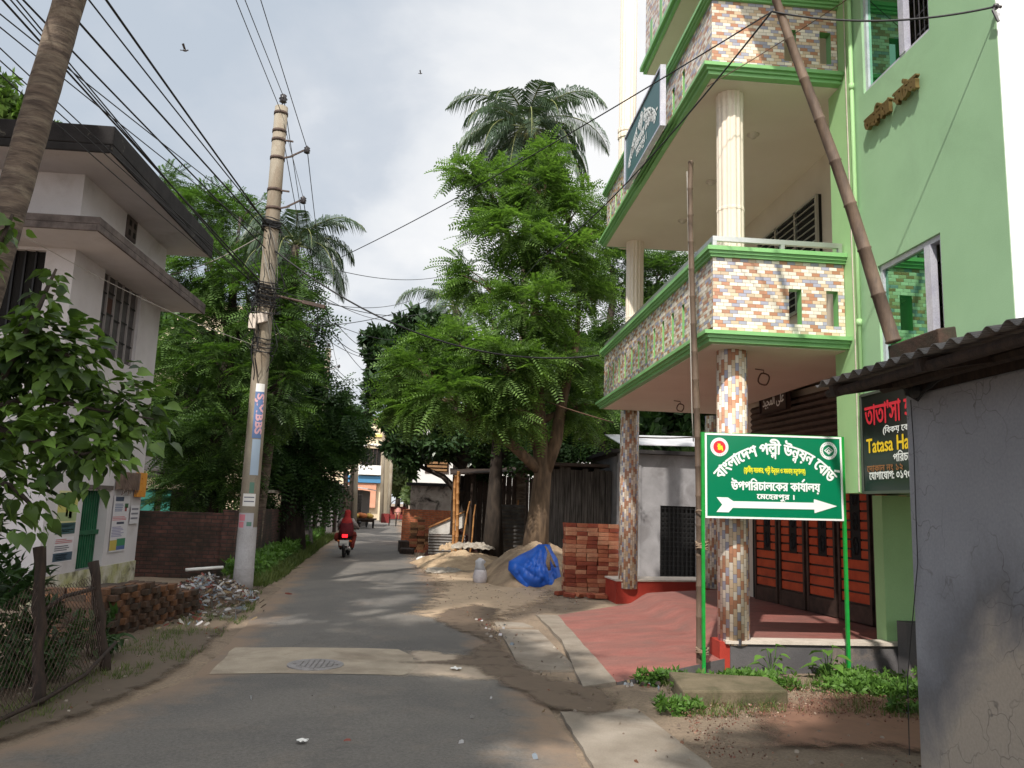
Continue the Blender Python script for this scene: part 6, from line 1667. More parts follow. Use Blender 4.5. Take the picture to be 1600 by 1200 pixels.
for _ in range(900):
    a, q = nr.random()*6.28, nr.random()**.6; P.append((-3.95+.8*q*math.cos(a), 14.3+1.1*q*math.sin(a), .37*max(0, 1-q**1.6)+.02+nr.random()*.06))
for _ in range(160): P.append((-3.55+nr.normal()*.28, 13.1+nr.normal()*.9, .02+nr.random()*.03))
P = np.array(P); stuff('rubbish', P, (FLK[0]*np.array((1.7, .55, 1)), FLK[1]), .075, K['litter'], up=1.2, jitter=.7)
bq_ = rand_poly([(2.0, 6.0), (5.2, 5.6), (5.3, 8.2), (3.6, 8.5), (2.2, 7.4)], 2600, .7); bq_[:, 2] = .03+nr.random(len(bq_))*.02
stuff('wood_chips', bq_, FLK, .014, K['chips_lit'], up=2, jitter=.8)
pb = np.concatenate([rand_poly([(1.5, 4.5), (5, 5), (5.2, 8.6), (2.2, 8.6), (1.0, 12), (3.2, 16.3), (2.4, 17.6), (-.3, 18), (-.2, 15), (.9, 12), (1.0, 8)], 420), rand_poly([(-3.6, 6), (-2.9, 7), (-2.7, 9), (-3.0, 13), (-3.6, 16), (-4.0, 13), (-3.8, 9)], 160), rand_poly([(-.5, 18), (2, 18), (1.5, 24), (-.9, 30), (-1.2, 30)], 300)]); pb[:, 2] = .03
stuff('pebbles', pb, (FLK[0]*np.array((1, 1, 1.6)), FLK[1]), .028, K['pebbles'], up=2, jitter=.6)
lp = np.concatenate([rand_poly([(4.3, 6.6), (5.3, 6.6), (5.2, 8.4), (4.4, 8.2)], 34), rand_poly([(2.0, 8.2), (2.6, 8.3), (2.4, 8.6), (1.9, 8.55)], 26), rand_poly([(.7, 10.5), (1.0, 10.5), (1.0, 12.5), (.5, 13.2)], 40), rand_poly([(-.6, 5), (1, 5), (1, 8), (-2, 8)], 10)]); lp[:, 2] = .035
stuff('litter', lp, FLK, .042, K['litter'], up=2, jitter=.8)
b = MB(); b.tube([(-4.75, 15.6, .42), (-4.15, 15.9, .46)], .03, 7); o = b.build('pipe', K['paper'], smooth=True); tag(o, 'white plastic pipe lying on the rubbish heap by the brick wall', 'pipe')

# ------------------------------------------------------------------ sheds and yards on the right
def planks(b, p, q, z0, z1, w=.16, t=.02, gap=.012, m=0):
    p, q = Vector(p), Vector(q); d = q-p; n = int(d.length/w); nn = Vector((d.y, -d.x, 0)).normalized()
    for i in range(n):
        a = p+d*(i/n); b.obox(a+Vector((0, 0, z0+rng.uniform(0, .04)))+nn*rng.uniform(0, .015), d*((1/n)-gap/d.length), nn*t, Vector((0, 0, z1-z0+rng.uniform(-.06, .06))), m)
def corr(b, p, q, z0, z1, nw, amp=.018, horizontal=False, m=0):
    p, q = Vector(p), Vector(q); d = q-p; nn = Vector((d.y, -d.x, 0)).normalized(); N = nw*4
    for i in range(N):
        s0, s1 = math.sin(2*math.pi*i/4), math.sin(2*math.pi*(i+1)/4)
        if horizontal:
            za, zb = z0+(z1-z0)*i/N, z0+(z1-z0)*(i+1)/N; P = [p+nn*amp*s0, q+nn*amp*s0, q+nn*amp*s1, p+nn*amp*s1]
            b.face([(P[0].x, P[0].y, za), (P[1].x, P[1].y, za), (P[2].x, P[2].y, zb), (P[3].x, P[3].y, zb)], m)
        else:
            a, c = p+d*(i/N)+nn*amp*s0, p+d*((i+1)/N)+nn*amp*s1; b.face([(a.x, a.y, z0), (c.x, c.y, z0), (c.x, c.y, z1), (a.x, a.y, z1)], m)
ps = thing('grey_shed', 'grey plastered shed with black grille door behind the far tiled column', 'shed', (6.0, 21.8, 0))
b = MB(); wall_holes_y(b, 21.8, 21.95, 4.75, 10.5, -.05, 3.36, [(5.95, 6.95, 0.0, 1.96)]); b.box(4.75, 4.9, 21.95, 26, -.05, 3.3); b.box(4.72, 5.4, 21.76, 21.8, -.05, 3.1); b.build('wall', mat('shed_plaster', (142, 140, 142), (120, 118, 120), 1.4, .9, stain=(96, 92, 92), sscale=1.2, bump=.2), ps)
b = MB(); b.box(5.95, 6.95, 21.93, 21.94, 0, 1.96)
for i in range(9): b.box(5.97+i*.12, 5.99+i*.12, 21.86, 21.9, 0, 1.94)
for i in range(15): b.box(5.95, 6.95, 21.84, 21.86, .06+i*.13, .08+i*.13)
b.build('grille_door', K['black_metal'], ps)
b = MB(); b.box(4.5, 10.6, 21.5, 26.2, 3.36, 3.46); b.build('roof', K['black_mold'], ps)
b = MB(); b.box(5.16, 5.24, 21.72, 21.76, 1.95, 2.2); b.build('switch_box', K['dark'], ps)
wb = thing('plank_shed', 'shed of tall silvered planks behind the orange brick stack', 'shed', (3.5, 23, 0))
b = MB(); planks(b, (2.95, 23.0, 0), (4.74, 22.6, 0), .1, 2.9); b.build('wall', K['plank_grey'], wb)
b = MB(); b.box(2.4, 4.6, 22.2, 26, 2.98, 3.06); b.build('roof', K['wood_dark'], wb)
b = MB(); b.box(2.9, 4.9, 23.2, 25.5, 0, 2.9); b.build('room', K['dark'], wb)
ts = thing('open_shed', 'dark open shed on poles behind the tree trunks', 'shed', (1.4, 28.5, 0))
b = MB(); b.obox((.15, 27.6, 2.80), (3.25, 0, .2), (0, 4, .35), (0, 0, .05)); b.build('roof', K['wood_dark'], ts)
for x in (.25, .9, 1.6, 2.4, 3.2):
    b = MB(); b.tube([(x, 27.9, 0), (x+.03, 27.9, 2.8)], .045, 7); b.build('post', K['wood_dark'], ts)
b = MB(); planks(b, (.35, 31.2, 0), (3.5, 31.2, 0), 0, 2.9, .22); b.build('back_wall', K['wood_dark'], ts)
b = MB(); corr(b, (1.78, 26, 0), (2.6, 26, 0), .35, 1.85, 12, horizontal=True); o = b.build('tin_sheet', K['tin']); tag(o, 'upright corrugated tin sheet between the dark trunk and the pale forked trunk', 'tin sheet')
b = MB(); corr(b, (-.48, 27.6, 0), (.75, 27.6, 0), .1, .78, 7, horizontal=True); o = b.build('tin_sheet', K['tin']); tag(o, 'low corrugated tin sheet fence before the dark red chips heap', 'tin sheet')
b = MB(); b.obox((-.5, 28.0, .45), (1.2, 0, .58), (.0, .03, 0), (0, 0, .48)); o = b.build('white_board', K['board_white']); tag(o, 'slanting white board behind the tin sheet fence', 'board')
b = MB(); b.beam((-.52, 27.95, .98), (.72, 27.95, 1.57), .05, .05); o = b.build('bamboo_rail', K['bamboo_new']); tag(o, 'fresh bamboo rail along the top of the slanting white board', 'bamboo rail')
for x0, x1, z1, r, lb in ((.33, .33, 2.75, .05, 'tall fresh bamboo upright next to the slanting white board'), (.45, .43, 2.9, .06, 'thicker fresh bamboo upright beside the first, before the dark shed'), (.55, .85, 1.9, .03, 'short leaning bamboo pole right of the two uprights'), (.9, 1.05, 1.8, .028, 'thin leaning bamboo stick nearest the dark tree trunk'), (2.45, 2.5, 2.0, .03, 'fresh bamboo post at the edge of the upright tin sheet')):
    bamboo('bamboo_pole', [(x0, 27.2, 0), (x1, 27.2, z1)], r, r*.9, .35, K['bamboo_new'], lb)
b = MB(); b.tube([(1.5, 27.0, .6), (1.9, 27.0, 2.7)], .035, 7); o = b.build('pale_stick', K['rope']); tag(o, 'pale pole leaning inside the dark open shed', 'pole')
ow = thing('yard_wall', 'orange brick yard wall topped by black-stained old plaster', 'wall', (-.8, 34, 0))
b = MB(); b.box(-1.68, .6, 33.9, 34.1, 0, 1.52); b.box(-1.75, -1.5, 34.1, 38, 0, 1.5); b.build('brick_base', K['brick_orange'], ow)
b = MB(); b.box(-1.5, 3.5, 35.2, 36.6, 0, 2.55); b.build('plaster_wall', K['stain_wall'], ow)
b = MB(); b.box(-1.7, 3.6, 35.0, 36.8, 2.55, 2.68); b.build('roof_slab', K['black_mold'], ow)
tr_ = MB(); tr_.obox((5.2, 23.6, 3.75), (3.2, 0, .05), (0, 2.5, .5), (0, 0, .03)); o = tr_.build('tin_roof', K['tin_white']); tag(o, 'bright tin roof sheet seen over the grey plastered shed', 'roof')
b = MB(); b.obox((1.7, 31.5, 3.1), (1.6, 0, .05), (0, 2, .5), (0, 0, .03)); o = b.build('tin_roof', K['tin_white']); tag(o, 'bright tin roof glimpsed between the dark tree trunks', 'roof')

# ------------------------------------------------------------------ buildings further away
def simple_house(name, label, x0, x1, y0, y1, z1, mt, wins, roofm, base=None, band=None):
    h = thing(name, label, 'house', ((x0+x1)/2, y0, 0)); b = MB()
    wall_holes_y(b, y0, y0+.25, x0, x1, -.05, z1*.5, sorted([w_ for w_ in wins if w_[3] <= z1*.5]))
    wall_holes_y(b, y0, y0+.25, x0, x1, z1*.5, z1, sorted([w_ for w_ in wins if w_[2] >= z1*.5]))
    b.box(x0, x0+.25, y0+.25, y1, -.05, z1); b.box(x1-.25, x1, y0+.25, y1, -.05, z1); b.build('wall', mt, h)
    b = MB(); b.box(x0-.3, x1+.3, y0-.3, y1+.3, z1, z1+.25); b.build('roof', roofm, h)
    for w_ in wins:
        b = MB(); b.box(w_[0]-.06, w_[0], y0-.03, y0+.1, w_[2], w_[3]); b.box(w_[1], w_[1]+.06, y0-.03, y0+.1, w_[2], w_[3]); b.box(w_[0]-.06, w_[1]+.06, y0-.05, y0+.1, w_[2]-.08, w_[2])
        for i in range(1, 5): b.box(w_[0]+(w_[1]-w_[0])*i/5-.02, w_[0]+(w_[1]-w_[0])*i/5+.02, y0+.06, y0+.09, w_[2], w_[3])
        f = b.build('window', K['rust'], h); b = MB(); b.box(w_[0], w_[1], y0+.2, y0+.22, w_[2], w_[3]); b.build('pane', K['dark'], f)
    return h
cb = simple_house('cream_house', 'cream two-storey house with arched balcony closing the far end of the road', -12.5, -6.0, 78, 86, 9.6, K['cream'], [(-8.2, -6.4, 5.05, 6.9), (-10.4, -9.3, 5.2, 6.6)], K['pink'])
b = MB()
for k in range(10):
    a0, a1 = math.pi*k/10, math.pi*(k+1)/10; b.beam((-7.3+.95*math.cos(a0), 77.9, 6.75+.5*math.sin(a0)), (-7.3+.95*math.cos(a1), 77.9, 6.75+.5*math.sin(a1)), .12, .14, up=(0, 1, 0))
b.build('arch', K['far_white'], cb); b = MB()
b.box(-8.4, -6.2, 76.95, 78, 4.3, 4.42); b.box(-8.4, -6.2, 76.95, 77.0, 4.42, 5.2); b.build('balcony', K['far_white'], cb)
b = MB(); b.box(-9.6, -6.2, 77.3, 77.95, 3.55, 4.2); b.build('fascia', K['blue_panel'], cb)
b = MB(); b.box(-9.6, -6.6, 77.5, 77.9, 1.2, 3.5); b.build('shopfront', K['pink'], cb)
b = MB(); b.box(-8.6, -5.9, 77.8, 77.95, 8.0, 8.25); b.build('cornice', plain('yellow_band', (214, 190, 104), .7), cb)
wbd = simple_house('white_building', 'white building with brown shuttered window behind the old plaster yard wall', -1.9, 5.5, 46, 54, 6.4, K['far_white'], [(-1.15, .1, 3.6, 5.1), (1.6, 2.8, 3.6, 5.0)], K['far_white'])
b = MB()
for i in range(7): b.box(-1.1, .05, 45.9, 46.0, 3.65+i*.2, 3.77+i*.2)
b.build('shutter', mat('brown_shutter', (142, 108, 72), (120, 88, 60), 4, .8), wbd)
simple_house('yellow_house', 'pale yellow building glimpsed through the broad dark green tree', -20, -8.2, 38, 46, 10.5, K['cream'], [(-11.5, -10.2, 5, 6.6), (-14.5, -13.2, 5, 6.6), (-11.5, -10.2, 1, 2.6)], K['cream'])
simple_house('white_building', 'white house block half hidden behind the trees right of the road end', 9, 18, 52, 60, 8.5, K['far_white'], [(10.2, 11.6, 5, 6.6), (13.2, 14.6, 5, 6.6)], K['far_white'])
sh_ = thing('shack', 'grey plank shack with bright tin roof on the left of the far road', 'shack', (-6.2, 60, 0))
b = MB(); b.obox((-7.6, 56, 0), (0, 6, 0), (1.9, 0, 0), (0, 0, 2.55)); b.build('wall', K['plank_grey'], sh_)
b = MB()
for i in range(12): b.box(-7.55, -5.72, 55.9, 55.98, .15+i*.2, .25+i*.2)
b.build('slat', K['plank_grey'], sh_)
b = MB(); b.obox((-7.9, 55.6, 2.95), (2.6, 0, -.35), (0, 7, 0), (0, 0, .06)); b.build('roof', K['tin_white'], sh_)
ww = thing('boundary_wall', 'stained white boundary wall with dark gate posts along the left road edge', 'wall', (-5.6, 40, 0))
b = MB()
for y0, y1 in ((33, 36.2), (37, 40), (41.4, 46), (47, 52)): b.obox((-5.62-.11*(y0-33)*.4, y0, -.05), (-.05*(y1-y0), y1-y0, 0), (-.2, 0, 0), (0, 0, 2.35+.2*math.sin(y0)))
b.build('panel', mat('stained_white_wall', (188, 184, 182), (164, 160, 156), 1, .9, stain=(92, 86, 80), sscale=1.1, slo=.5, shi=.7), ww)
for y0 in (36.3, 40.3, 46.2): 
    b = MB(); b.box(-5.62-.044*(y0-33)-.3, -5.56-.044*(y0-33)+.05, y0, y0+.5, 0, 2.9); b.build('gate_post', K['wood_dark'], ww)
b = MB(); b.box(-6.6, -5.95, 49.3, 55.5, 0, 2.7); o = b.build('plank_fence', K['plank_grey']); tag(o, 'weathered brown plank fence between the white boundary wall and the shack', 'fence')
b = MB(); b.tube([at(541, 838, 44), at(540, 735, 44)], [.16, .12], 8); o = b.build('wooden_post', K['wood_dark'], smooth=True); tag(o, 'dark wooden post in front of the plank fence by the far road', 'post')
for (xb, yb, xt, yt, Y, lb) in ((553, 822, 558, 690, 50, 'pale concrete pole standing before the grey plank shack'), (596, 812, 601, 640, 72, 'thin white pole before the cream house at the road end'), (607, 812, 613, 690, 70, 'leaning pale concrete pole at the bend of the road')):
    b = MB(); p, q = at(xb, yb, Y), at(xt, yt, Y); p.z = -.1; b.tube([p, q], [.18, .13], 10); o = b.build('utility_pole', K['concrete_pole'], smooth=True); tag(o, lb, 'utility pole')
hut = thing('garden_hut', 'small hut with teal door and tin roof behind the low brick wall', 'hut', (-8.3, 24, 0))
b = MB(); b.box(-9.5, -7.9, 24, 27, -.05, 1.95); b.build('wall', K['wood_dark'], hut)
b = MB(); b.box(-8.72, -8.34, 23.93, 23.99, .2, 1.9); b.box(-8.15, -7.9, 23.93, 23.99, .2, 1.9); b.build('door', K['teal'], hut)
b = MB(); b.obox((-9.9, 23.4, 2.5), (2.5, 0, -.1), (0, 4, .5), (0, 0, .05)); b.obox((-9.9, 23.35, 2.0), (2.5, 0, .4), (0, .03, 0), (0, 0, .12)); b.build('roof', K['tin_dark'], hut)
b = MB(); b.tube([(-6.7, 24, 0), (-6.66, 24, 1.95)], .09, 10); b.box(-7.6, -5.2, 23.6, 26, 1.95, 2.03); o = b.build('porch_roof', K['stain_wall']); tag(o, 'low porch roof on a grey post behind the brick wall', 'porch')
# ragged roots by the end of the mossy wall
b = MB()
for k in range(9):
    x = -5.0-k*.06; b.tube([(x+.3*math.sin(k*2), 30+.15*k, 0), (x+.12*math.sin(k), 30.6+.1*k, .7), (x-.1, 31+.05*k, 1.6), (x-.3, 31.3, 2.5)], [.09, .07, .06, .05], 7)
o = b.build('root_tangle', K['plank_grey'], smooth=True); tag(o, 'tangle of pale roots at the end of the long mossy wall', 'roots')
# far trees closing the views
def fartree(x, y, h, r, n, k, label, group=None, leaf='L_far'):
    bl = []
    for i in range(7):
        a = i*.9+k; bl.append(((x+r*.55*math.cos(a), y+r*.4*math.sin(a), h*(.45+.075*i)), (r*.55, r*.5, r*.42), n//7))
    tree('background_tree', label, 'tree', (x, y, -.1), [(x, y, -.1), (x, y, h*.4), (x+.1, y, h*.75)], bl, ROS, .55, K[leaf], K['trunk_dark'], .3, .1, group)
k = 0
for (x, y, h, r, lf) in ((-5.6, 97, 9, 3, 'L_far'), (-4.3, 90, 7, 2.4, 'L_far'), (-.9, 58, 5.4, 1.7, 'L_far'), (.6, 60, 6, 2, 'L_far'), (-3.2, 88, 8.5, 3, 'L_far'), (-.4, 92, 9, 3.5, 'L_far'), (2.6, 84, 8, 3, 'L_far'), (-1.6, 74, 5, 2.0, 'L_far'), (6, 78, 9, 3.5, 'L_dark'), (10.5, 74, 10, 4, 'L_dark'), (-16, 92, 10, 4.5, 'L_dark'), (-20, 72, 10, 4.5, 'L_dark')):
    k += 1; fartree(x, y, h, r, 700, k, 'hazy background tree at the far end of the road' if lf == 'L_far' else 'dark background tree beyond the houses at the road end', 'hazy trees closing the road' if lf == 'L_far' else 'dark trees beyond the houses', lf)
for (x, y, h, r) in ((-13, 30, 9, 3.6), (-17, 33, 10, 4), (-9.6, 33, 8, 3), (-25, 42, 11, 5)):
    k += 1; fartree(x, y, h, r, 900, k, 'background tree behind the white house and the garden hut', 'trees behind the white house', 'L_dark')
for (x, y, h, r) in ((7.5, 33, 9, 3.6), (12, 31, 10, 4), (17, 34, 10, 4.5), (5.2, 40, 9, 3.6), (24, 40, 11, 5)):
    k += 1; fartree(x, y, h, r, 900, k, 'background tree behind the sheds right of the road', 'trees behind the sheds', 'L_dark')

# ------------------------------------------------------------------ wire fence on the left verge
wf = thing('wire_fence', 'rusty chain-link fence on dark wooden posts along the left verge', 'fence', (-3.3, 7.3, 0))
f1b, f1t, f2b, f2t = gr(60, 1108), at(62, 855, 7.3), gr(166, 1052), at(146, 878, 8.7)
for p, q, r in ((f1b, f1t, .05), (f2b, f2t, .052)):
    b = MB(); n = 8; b.tube([p.lerp(q, i/n)+Vector((.012*math.sin(i*2), .01*math.cos(i*3), -.1 if i == 0 else 0)) for i in range(n+1)], [r*(1+.12*math.sin(i*1.7)) for i in range(n+1)], 8); b.build('post', K['wood_dark'], wf, smooth=True)
def fmesh(pb, pt_, qb, qt, cell=.075, bulge=0):
    b = MB(); L_ = (qb-pb).length; H_ = ((pt_-pb).length+(qt-qb).length)/2
    def P(u, v): return pb.lerp(qb, u).lerp(pt_.lerp(qt, u), v)+Vector((bulge*math.sin(math.pi*u)*math.sin(v*3)+.015*noise.noise(Vector((u*6, v*6, L_))), 0, .03*noise.noise(Vector((u*4, v*5, 3)))-.06*math.sin(math.pi*u)*v))
    nx = int((L_+H_)/cell)
    for k in range(nx):
        for sg in (0, 1):
            s0 = k*cell; pts = []
            for j in range(9):
                d = H_*j/8; x = s0-d; x = x if sg == 0 else L_-x
                if 0 <= x <= L_: pts.append(P(x/L_, d/H_))
            if len(pts) > 1: b.tube(pts, .0026, 3, False)
    return b
b = fmesh(f1b+Vector((0, 0, .05)), f1t.lerp(f1b, .22), f2b+Vector((0, 0, .05)), f2t.lerp(f2b, .1), bulge=.06); b.build('mesh', K['rust'], wf)
lb_, lt_ = Vector((-3.35, 5.6, .02)), Vector((-3.35, 5.6, .8))
b = fmesh(lb_, lt_, f1b+Vector((0, 0, .05)), f1t.lerp(f1b, .2)); b.build('mesh', K['rust'], wf)
b = MB(); b.tube([lb_+Vector((.05, 0, .05)), f1b+Vector((.06, -.03, .09)), f1b.lerp(f2b, .5)+Vector((.07, 0, .13)), f2b+Vector((.06, 0, .3))], .018, 6); b.tube([f1t.lerp(f1b, .42), f1t.lerp(f2t, .5)+Vector((0, 0, -.38)), f2t.lerp(f2b, .24)], .02, 6); b.build('rail', K['wood_dark'], wf, smooth=True)

# ------------------------------------------------------------------ two birds
for px, py, Y, lb in ((289, 79, 42, 'small dark bird flying left of the leaning pole top'), (657, 115, 80, 'tiny distant bird in the clouds left of the coconut crown')):
    p = at(px, py, Y); b = MB(); b.ball(p, (.14, .07, .06), 8, 6); b.ball(p+Vector((.15, 0, .03)), .045, 6, 4)
    b.face([p+Vector((.06, 0, .03)), p+Vector((-.06, 0, .03)), p+Vector((-.12, -.25, .24)), p+Vector((.02, -.3, .26))]); b.face([p+Vector((.06, 0, .03)), p+Vector((.0, .28, .12)), p+Vector((-.14, .25, .1)), p+Vector((-.06, 0, .03))])
    b.ext([p+Vector((-.12, -.03, 0)), p+Vector((-.12, .03, 0)), p+Vector((-.26, .04, .0)), p+Vector((-.26, -.04, .0))], (0, 0, .015))
    o = b.build('bird', K['insul'], smooth=True); tag(o, lb, 'bird')
# ------------------------------------------------------------------ people and vehicles
def skinned(name, verts, edges, radii, mt, parent, off, sub=2, root=0):
    me = bpy.data.meshes.new(name); org = WL[parent.name]
    me.from_pydata([tuple(Vector(v)+off-org) for v in verts], edges, []); me.materials.append(mt)
    o = bpy.data.objects.new(name, me); COL.objects.link(o); o.parent = parent; WL[o.name] = org
    o.modifiers.new('skin', 'SKIN')
    for i, r in enumerate(radii):
        d = me.skin_vertices[0].data[i]; d.radius = (r, r) if isinstance(r, (int, float)) else r; d.use_root = (i == root)
    s_ = o.modifiers.new('sub', 'SUBSURF'); s_.levels = sub; s_.render_levels = sub
    return o
def loft(b, rings, n=14, m=0):
    """rings: (cx, cy, z, rx, ry)"""
    s = len(b.v)
    for (cx, cy, z, rx, ry) in rings:
        for k in range(n):
            a = 2*math.pi*k/n; f = 1+.05*math.sin(a*5+z*9); b.v.append(Vector((cx+rx*f*math.cos(a), cy+ry*f*math.sin(a), z)))
    for i in range(len(rings)-1):
        for k in range(n):
            k2 = (k+1) % n; b.f.append((s+i*n+k, s+i*n+k2, s+(i+1)*n+k2, s+(i+1)*n+k)); b.m.append(m); b.uv.append(None)
    b.f.append(tuple(s+k for k in reversed(range(n)))); b.m.append(m); b.uv.append(None)
    e = s+(len(rings)-1)*n; b.f.append(tuple(e+k for k in range(n))); b.m.append(m); b.uv.append(None)
def torus(b, c, R_, r, n=28, k=8, m=0):
    c = Vector(c)
    b.tube([c+Vector((0, R_*math.cos(2*math.pi*i/n), R_*math.sin(2*math.pi*i/n))) for i in range(n+1)], r, k, False, m)
BO = gr(537, 873); BO.z = zroad(BO.x, BO.y)
SC = .87
def bv(x, y, z): return BO+Vector((x, y, z))*SC
mb = thing('motorcycle', 'black motorcycle with lit red tail lamp ridden away down the road', 'motorcycle', tuple(BO))
for y, nm in ((0.0, 'rear'), (1.26, 'front')):
    b = MB(); torus(b, bv(0, y, .30), .245*SC, .055*SC); wv = b.build('wheel', K['rubber'], mb, smooth=True)
    b = MB(); torus(b, bv(0, y, .30), .195*SC, .018*SC, 24, 6)
    for k in range(6): a = k*math.pi/3; b.beam(bv(0, y, .30), bv(0, y+.19*math.cos(a), .30+.19*math.sin(a)), .02, .03)
    b.tube([bv(-.06, y, .3), bv(.06, y, .3)], .04*SC, 8); b.build('rim', K['steel'], wv)
b = MB(); b.tube([bv(0, .0, .62), bv(0, .35, .62), bv(0, .75, .72), bv(0, 1.05, .78)], [.06, .1, .13, .06], 10); b.obox(bv(-.12, .4, .25), Vector((.24, 0, 0)), Vector((0, .42, 0)), Vector((0, 0, .3))); b.build('body', K['bike_black'], mb, smooth=False, bevel=.02)
b = MB(); b.tube([bv(0, .72, .80), bv(0, .9, .88), bv(0, 1.05, .84)], [.1, .15, .08], 10); b.build('fuel_tank', K['bike_black'], mb, smooth=True)
b = MB(); loft(b, [(*(bv(0, .22, 0)[:2]), bv(0, 0, .70).z, .10, .36), (*(bv(0, .22, 0)[:2]), bv(0, 0, .78).z, .13, .38), (*(bv(0, .22, 0)[:2]), bv(0, 0, .80).z, .11, .36)]); b.build('seat', K['rubber'], mb, smooth=True)
b = MB(); b.tube([bv(0, -.34+.0*i, .0) if False else bv(0, -.36*math.cos(a)+.0, .30+.36*math.sin(a)) for i, a in enumerate([.1+k*.2 for k in range(9)])], .06*SC, 6, flat=.5); b.build('mudguard', K['bike_black'], mb, smooth=True)
b = MB(); b.obox(bv(-.085, -.24, .72), Vector((.17, 0, 0)), Vector((0, .05, 0)), Vector((0, 0, .10))); b.build('tail_lamp', K['tail_lamp'], mb, bevel=.015)
b = MB(); b.obox(bv(-.14, -.33, .44), Vector((.28, 0, 0)), Vector((0, .012, .0)), Vector((0, -.03, .17))); npl = b.build('number_plate', K['paper'], mb)
b = MB()
for z, xs in ((.56, (-.09, -.05, -.01, .03, .07)), (.48, (-.10, -.04, .0, .04, .08))):
    for x in xs: b.obox(bv(x, -.345, z), Vector((.022, 0, 0)), Vector((0, .004, 0)), Vector((0, 0, .035)))
b.build('plate_print', plain('plate_ink', (110, 110, 116), .7), npl)
b = MB(); b.tube([bv(.16, .5, .26), bv(.18, .1, .30), bv(.19, -.25, .36)], [.03, .045, .05], 8); b.build('exhaust', K['steel'], mb, smooth=True)
for s in (-1, 1):
    b = MB(); b.tube([bv(s*.04, 0, .3), bv(s*.09, 0, .3), bv(s*.1, .2, .62)], .02, 6); b.build('shock_absorber', K['steel'], mb)
    b = MB(); b.tube([bv(s*.06, 1.26, .3), bv(s*.06, 1.1, .85)], .025, 6); b.build('fork', K['steel'], mb)
    b = MB(); b.beam(bv(s*.09, -.1, .6), bv(s*.20, -.14, .6), .03, .03); b.ball(bv(s*.22, -.15, .6), .035, 8, 6); b.build('indicator', plain('amber', (190, 96, 30), .4), mb)
    b = MB(); b.tube([bv(s*.3, .92, 1.02), bv(s*.36, .94, 1.2)], .008, 5); b.ball(bv(s*.38, .94, 1.24), (.07, .02, .05), 8, 6); b.build('mirror', K['bike_black'], mb)
b = MB(); b.tube([bv(-.38, .80, 1.0), bv(-.2, .95, 1.02), bv(0, 1.02, .96), bv(.2, .95, 1.02), bv(.38, .80, 1.0)], .017, 7); b.build('handlebar', K['bike_black'], mb, smooth=True)
b = MB(); b.ball(bv(0, 1.2, .86), (.1, .09, .11), 10, 8); b.build('headlight', K['steel'], mb, smooth=True)
rider = thing('person', 'rider in red headscarf and maroon cloak sitting on the motorcycle, seen from behind', 'person', tuple(bv(0, .25, .78)))
off = BO
V = [(0, .25, .88), (0, .27, 1.05), (0, .32, 1.22), (0, .35, 1.35), (0, .37, 1.44), (0, .38, 1.52), (0, .39, 1.60),
     (.17, .34, 1.33), (.30, .52, 1.16), (.36, .78, 1.05), (-.17, .34, 1.33), (-.30, .52, 1.16), (-.36, .78, 1.05),
     (.11, .30, .86), (.24, .66, .80), (.20, .50, .36), (.20, .60, .30), (-.11, .30, .86), (-.24, .66, .80), (-.20, .50, .36), (-.20, .60, .30)]
E_ = [(0, 1), (1, 2), (2, 3), (3, 4), (4, 5), (5, 6), (3, 7), (7, 8), (8, 9), (3, 10), (10, 11), (11, 12), (0, 13), (13, 14), (14, 15), (15, 16), (0, 17), (17, 18), (18, 19), (19, 20)]
Rr = [(.14, .12), (.13, .10), (.15, .11), (.12, .09), .05, .085, .07, .06, .045, .032, .06, .045, .032, .09, .07, .045, .04, .09, .07, .045, .04]
skinned('body', [tuple(Vector(v)*SC) for v in V], E_, [tuple(q*SC for q in r) if isinstance(r, tuple) else r*SC for r in Rr], K['skin'], rider, off)
def bl_(c, z, rx, ry): p = bv(c[0], c[1], z); return (p.x, p.y, p.z, rx*SC, ry*SC)
b = MB(); loft(b, [bl_((0, .24), 1.02, .245, .16), bl_((0, .25), 1.12, .24, .17), bl_((0, .28), 1.26, .215, .16), bl_((0, .31), 1.36, .175, .145), bl_((0, .35), 1.43, .115, .12), bl_((0, .37), 1.50, .115, .125), bl_((0, .38), 1.60, .115, .122), bl_((0, .38), 1.66, .095, .1), bl_((0, .38), 1.70, .05, .05)], 18); b.build('headscarf', K['hijab'], rider, smooth=True)
b = MB(); loft(b, [bl_((0, .18), .74, .20, .17), bl_((0, .18), .82, .25, .2), bl_((0, .2), .95, .26, .19), bl_((0, .24), 1.1, .255, .175), bl_((0, .28), 1.25, .22, .16)], 18); b.build('cloak', K['cloak'], rider, smooth=True)
for s in (-1, 1):
    b = MB(); b.tube([bv(s*.16, .34, 1.34), bv(s*.24, .42, 1.24), bv(s*.30, .52, 1.16), bv(s*.35, .72, 1.07)], [.075, .07, .06, .045], 10); b.build('sleeve', K['sleeve'], rider, smooth=True)
    b = MB(); b.tube([bv(s*.1, .3, .86), bv(s*.24, .62, .82), bv(s*.25, .68, .78), bv(s*.22, .56, .5), bv(s*.20, .52, .34)], [.1, .09, .085, .075, .07], 10); b.build('trouser_leg', K['trouser'], rider, smooth=True)
    b = MB(); b.ball(bv(s*.2, .58, .29), (.05, .12, .04), 10, 6); b.build('shoe', K['rubber'], rider, smooth=True)
    for k in range(5):
        p = bv(s*(.34+.012*k), .79, 1.04); b = MB()
        L_ = (.045, .075, .08, .075, .06)[k]
        b.tube([p, p+Vector((0, .025, .016)), p+Vector((0, .04, 0)), p+Vector((0, .035, -L_*.35))], [.009, .009, .008, .007], 6); b.build('finger', K['skin'], rider, smooth=True)
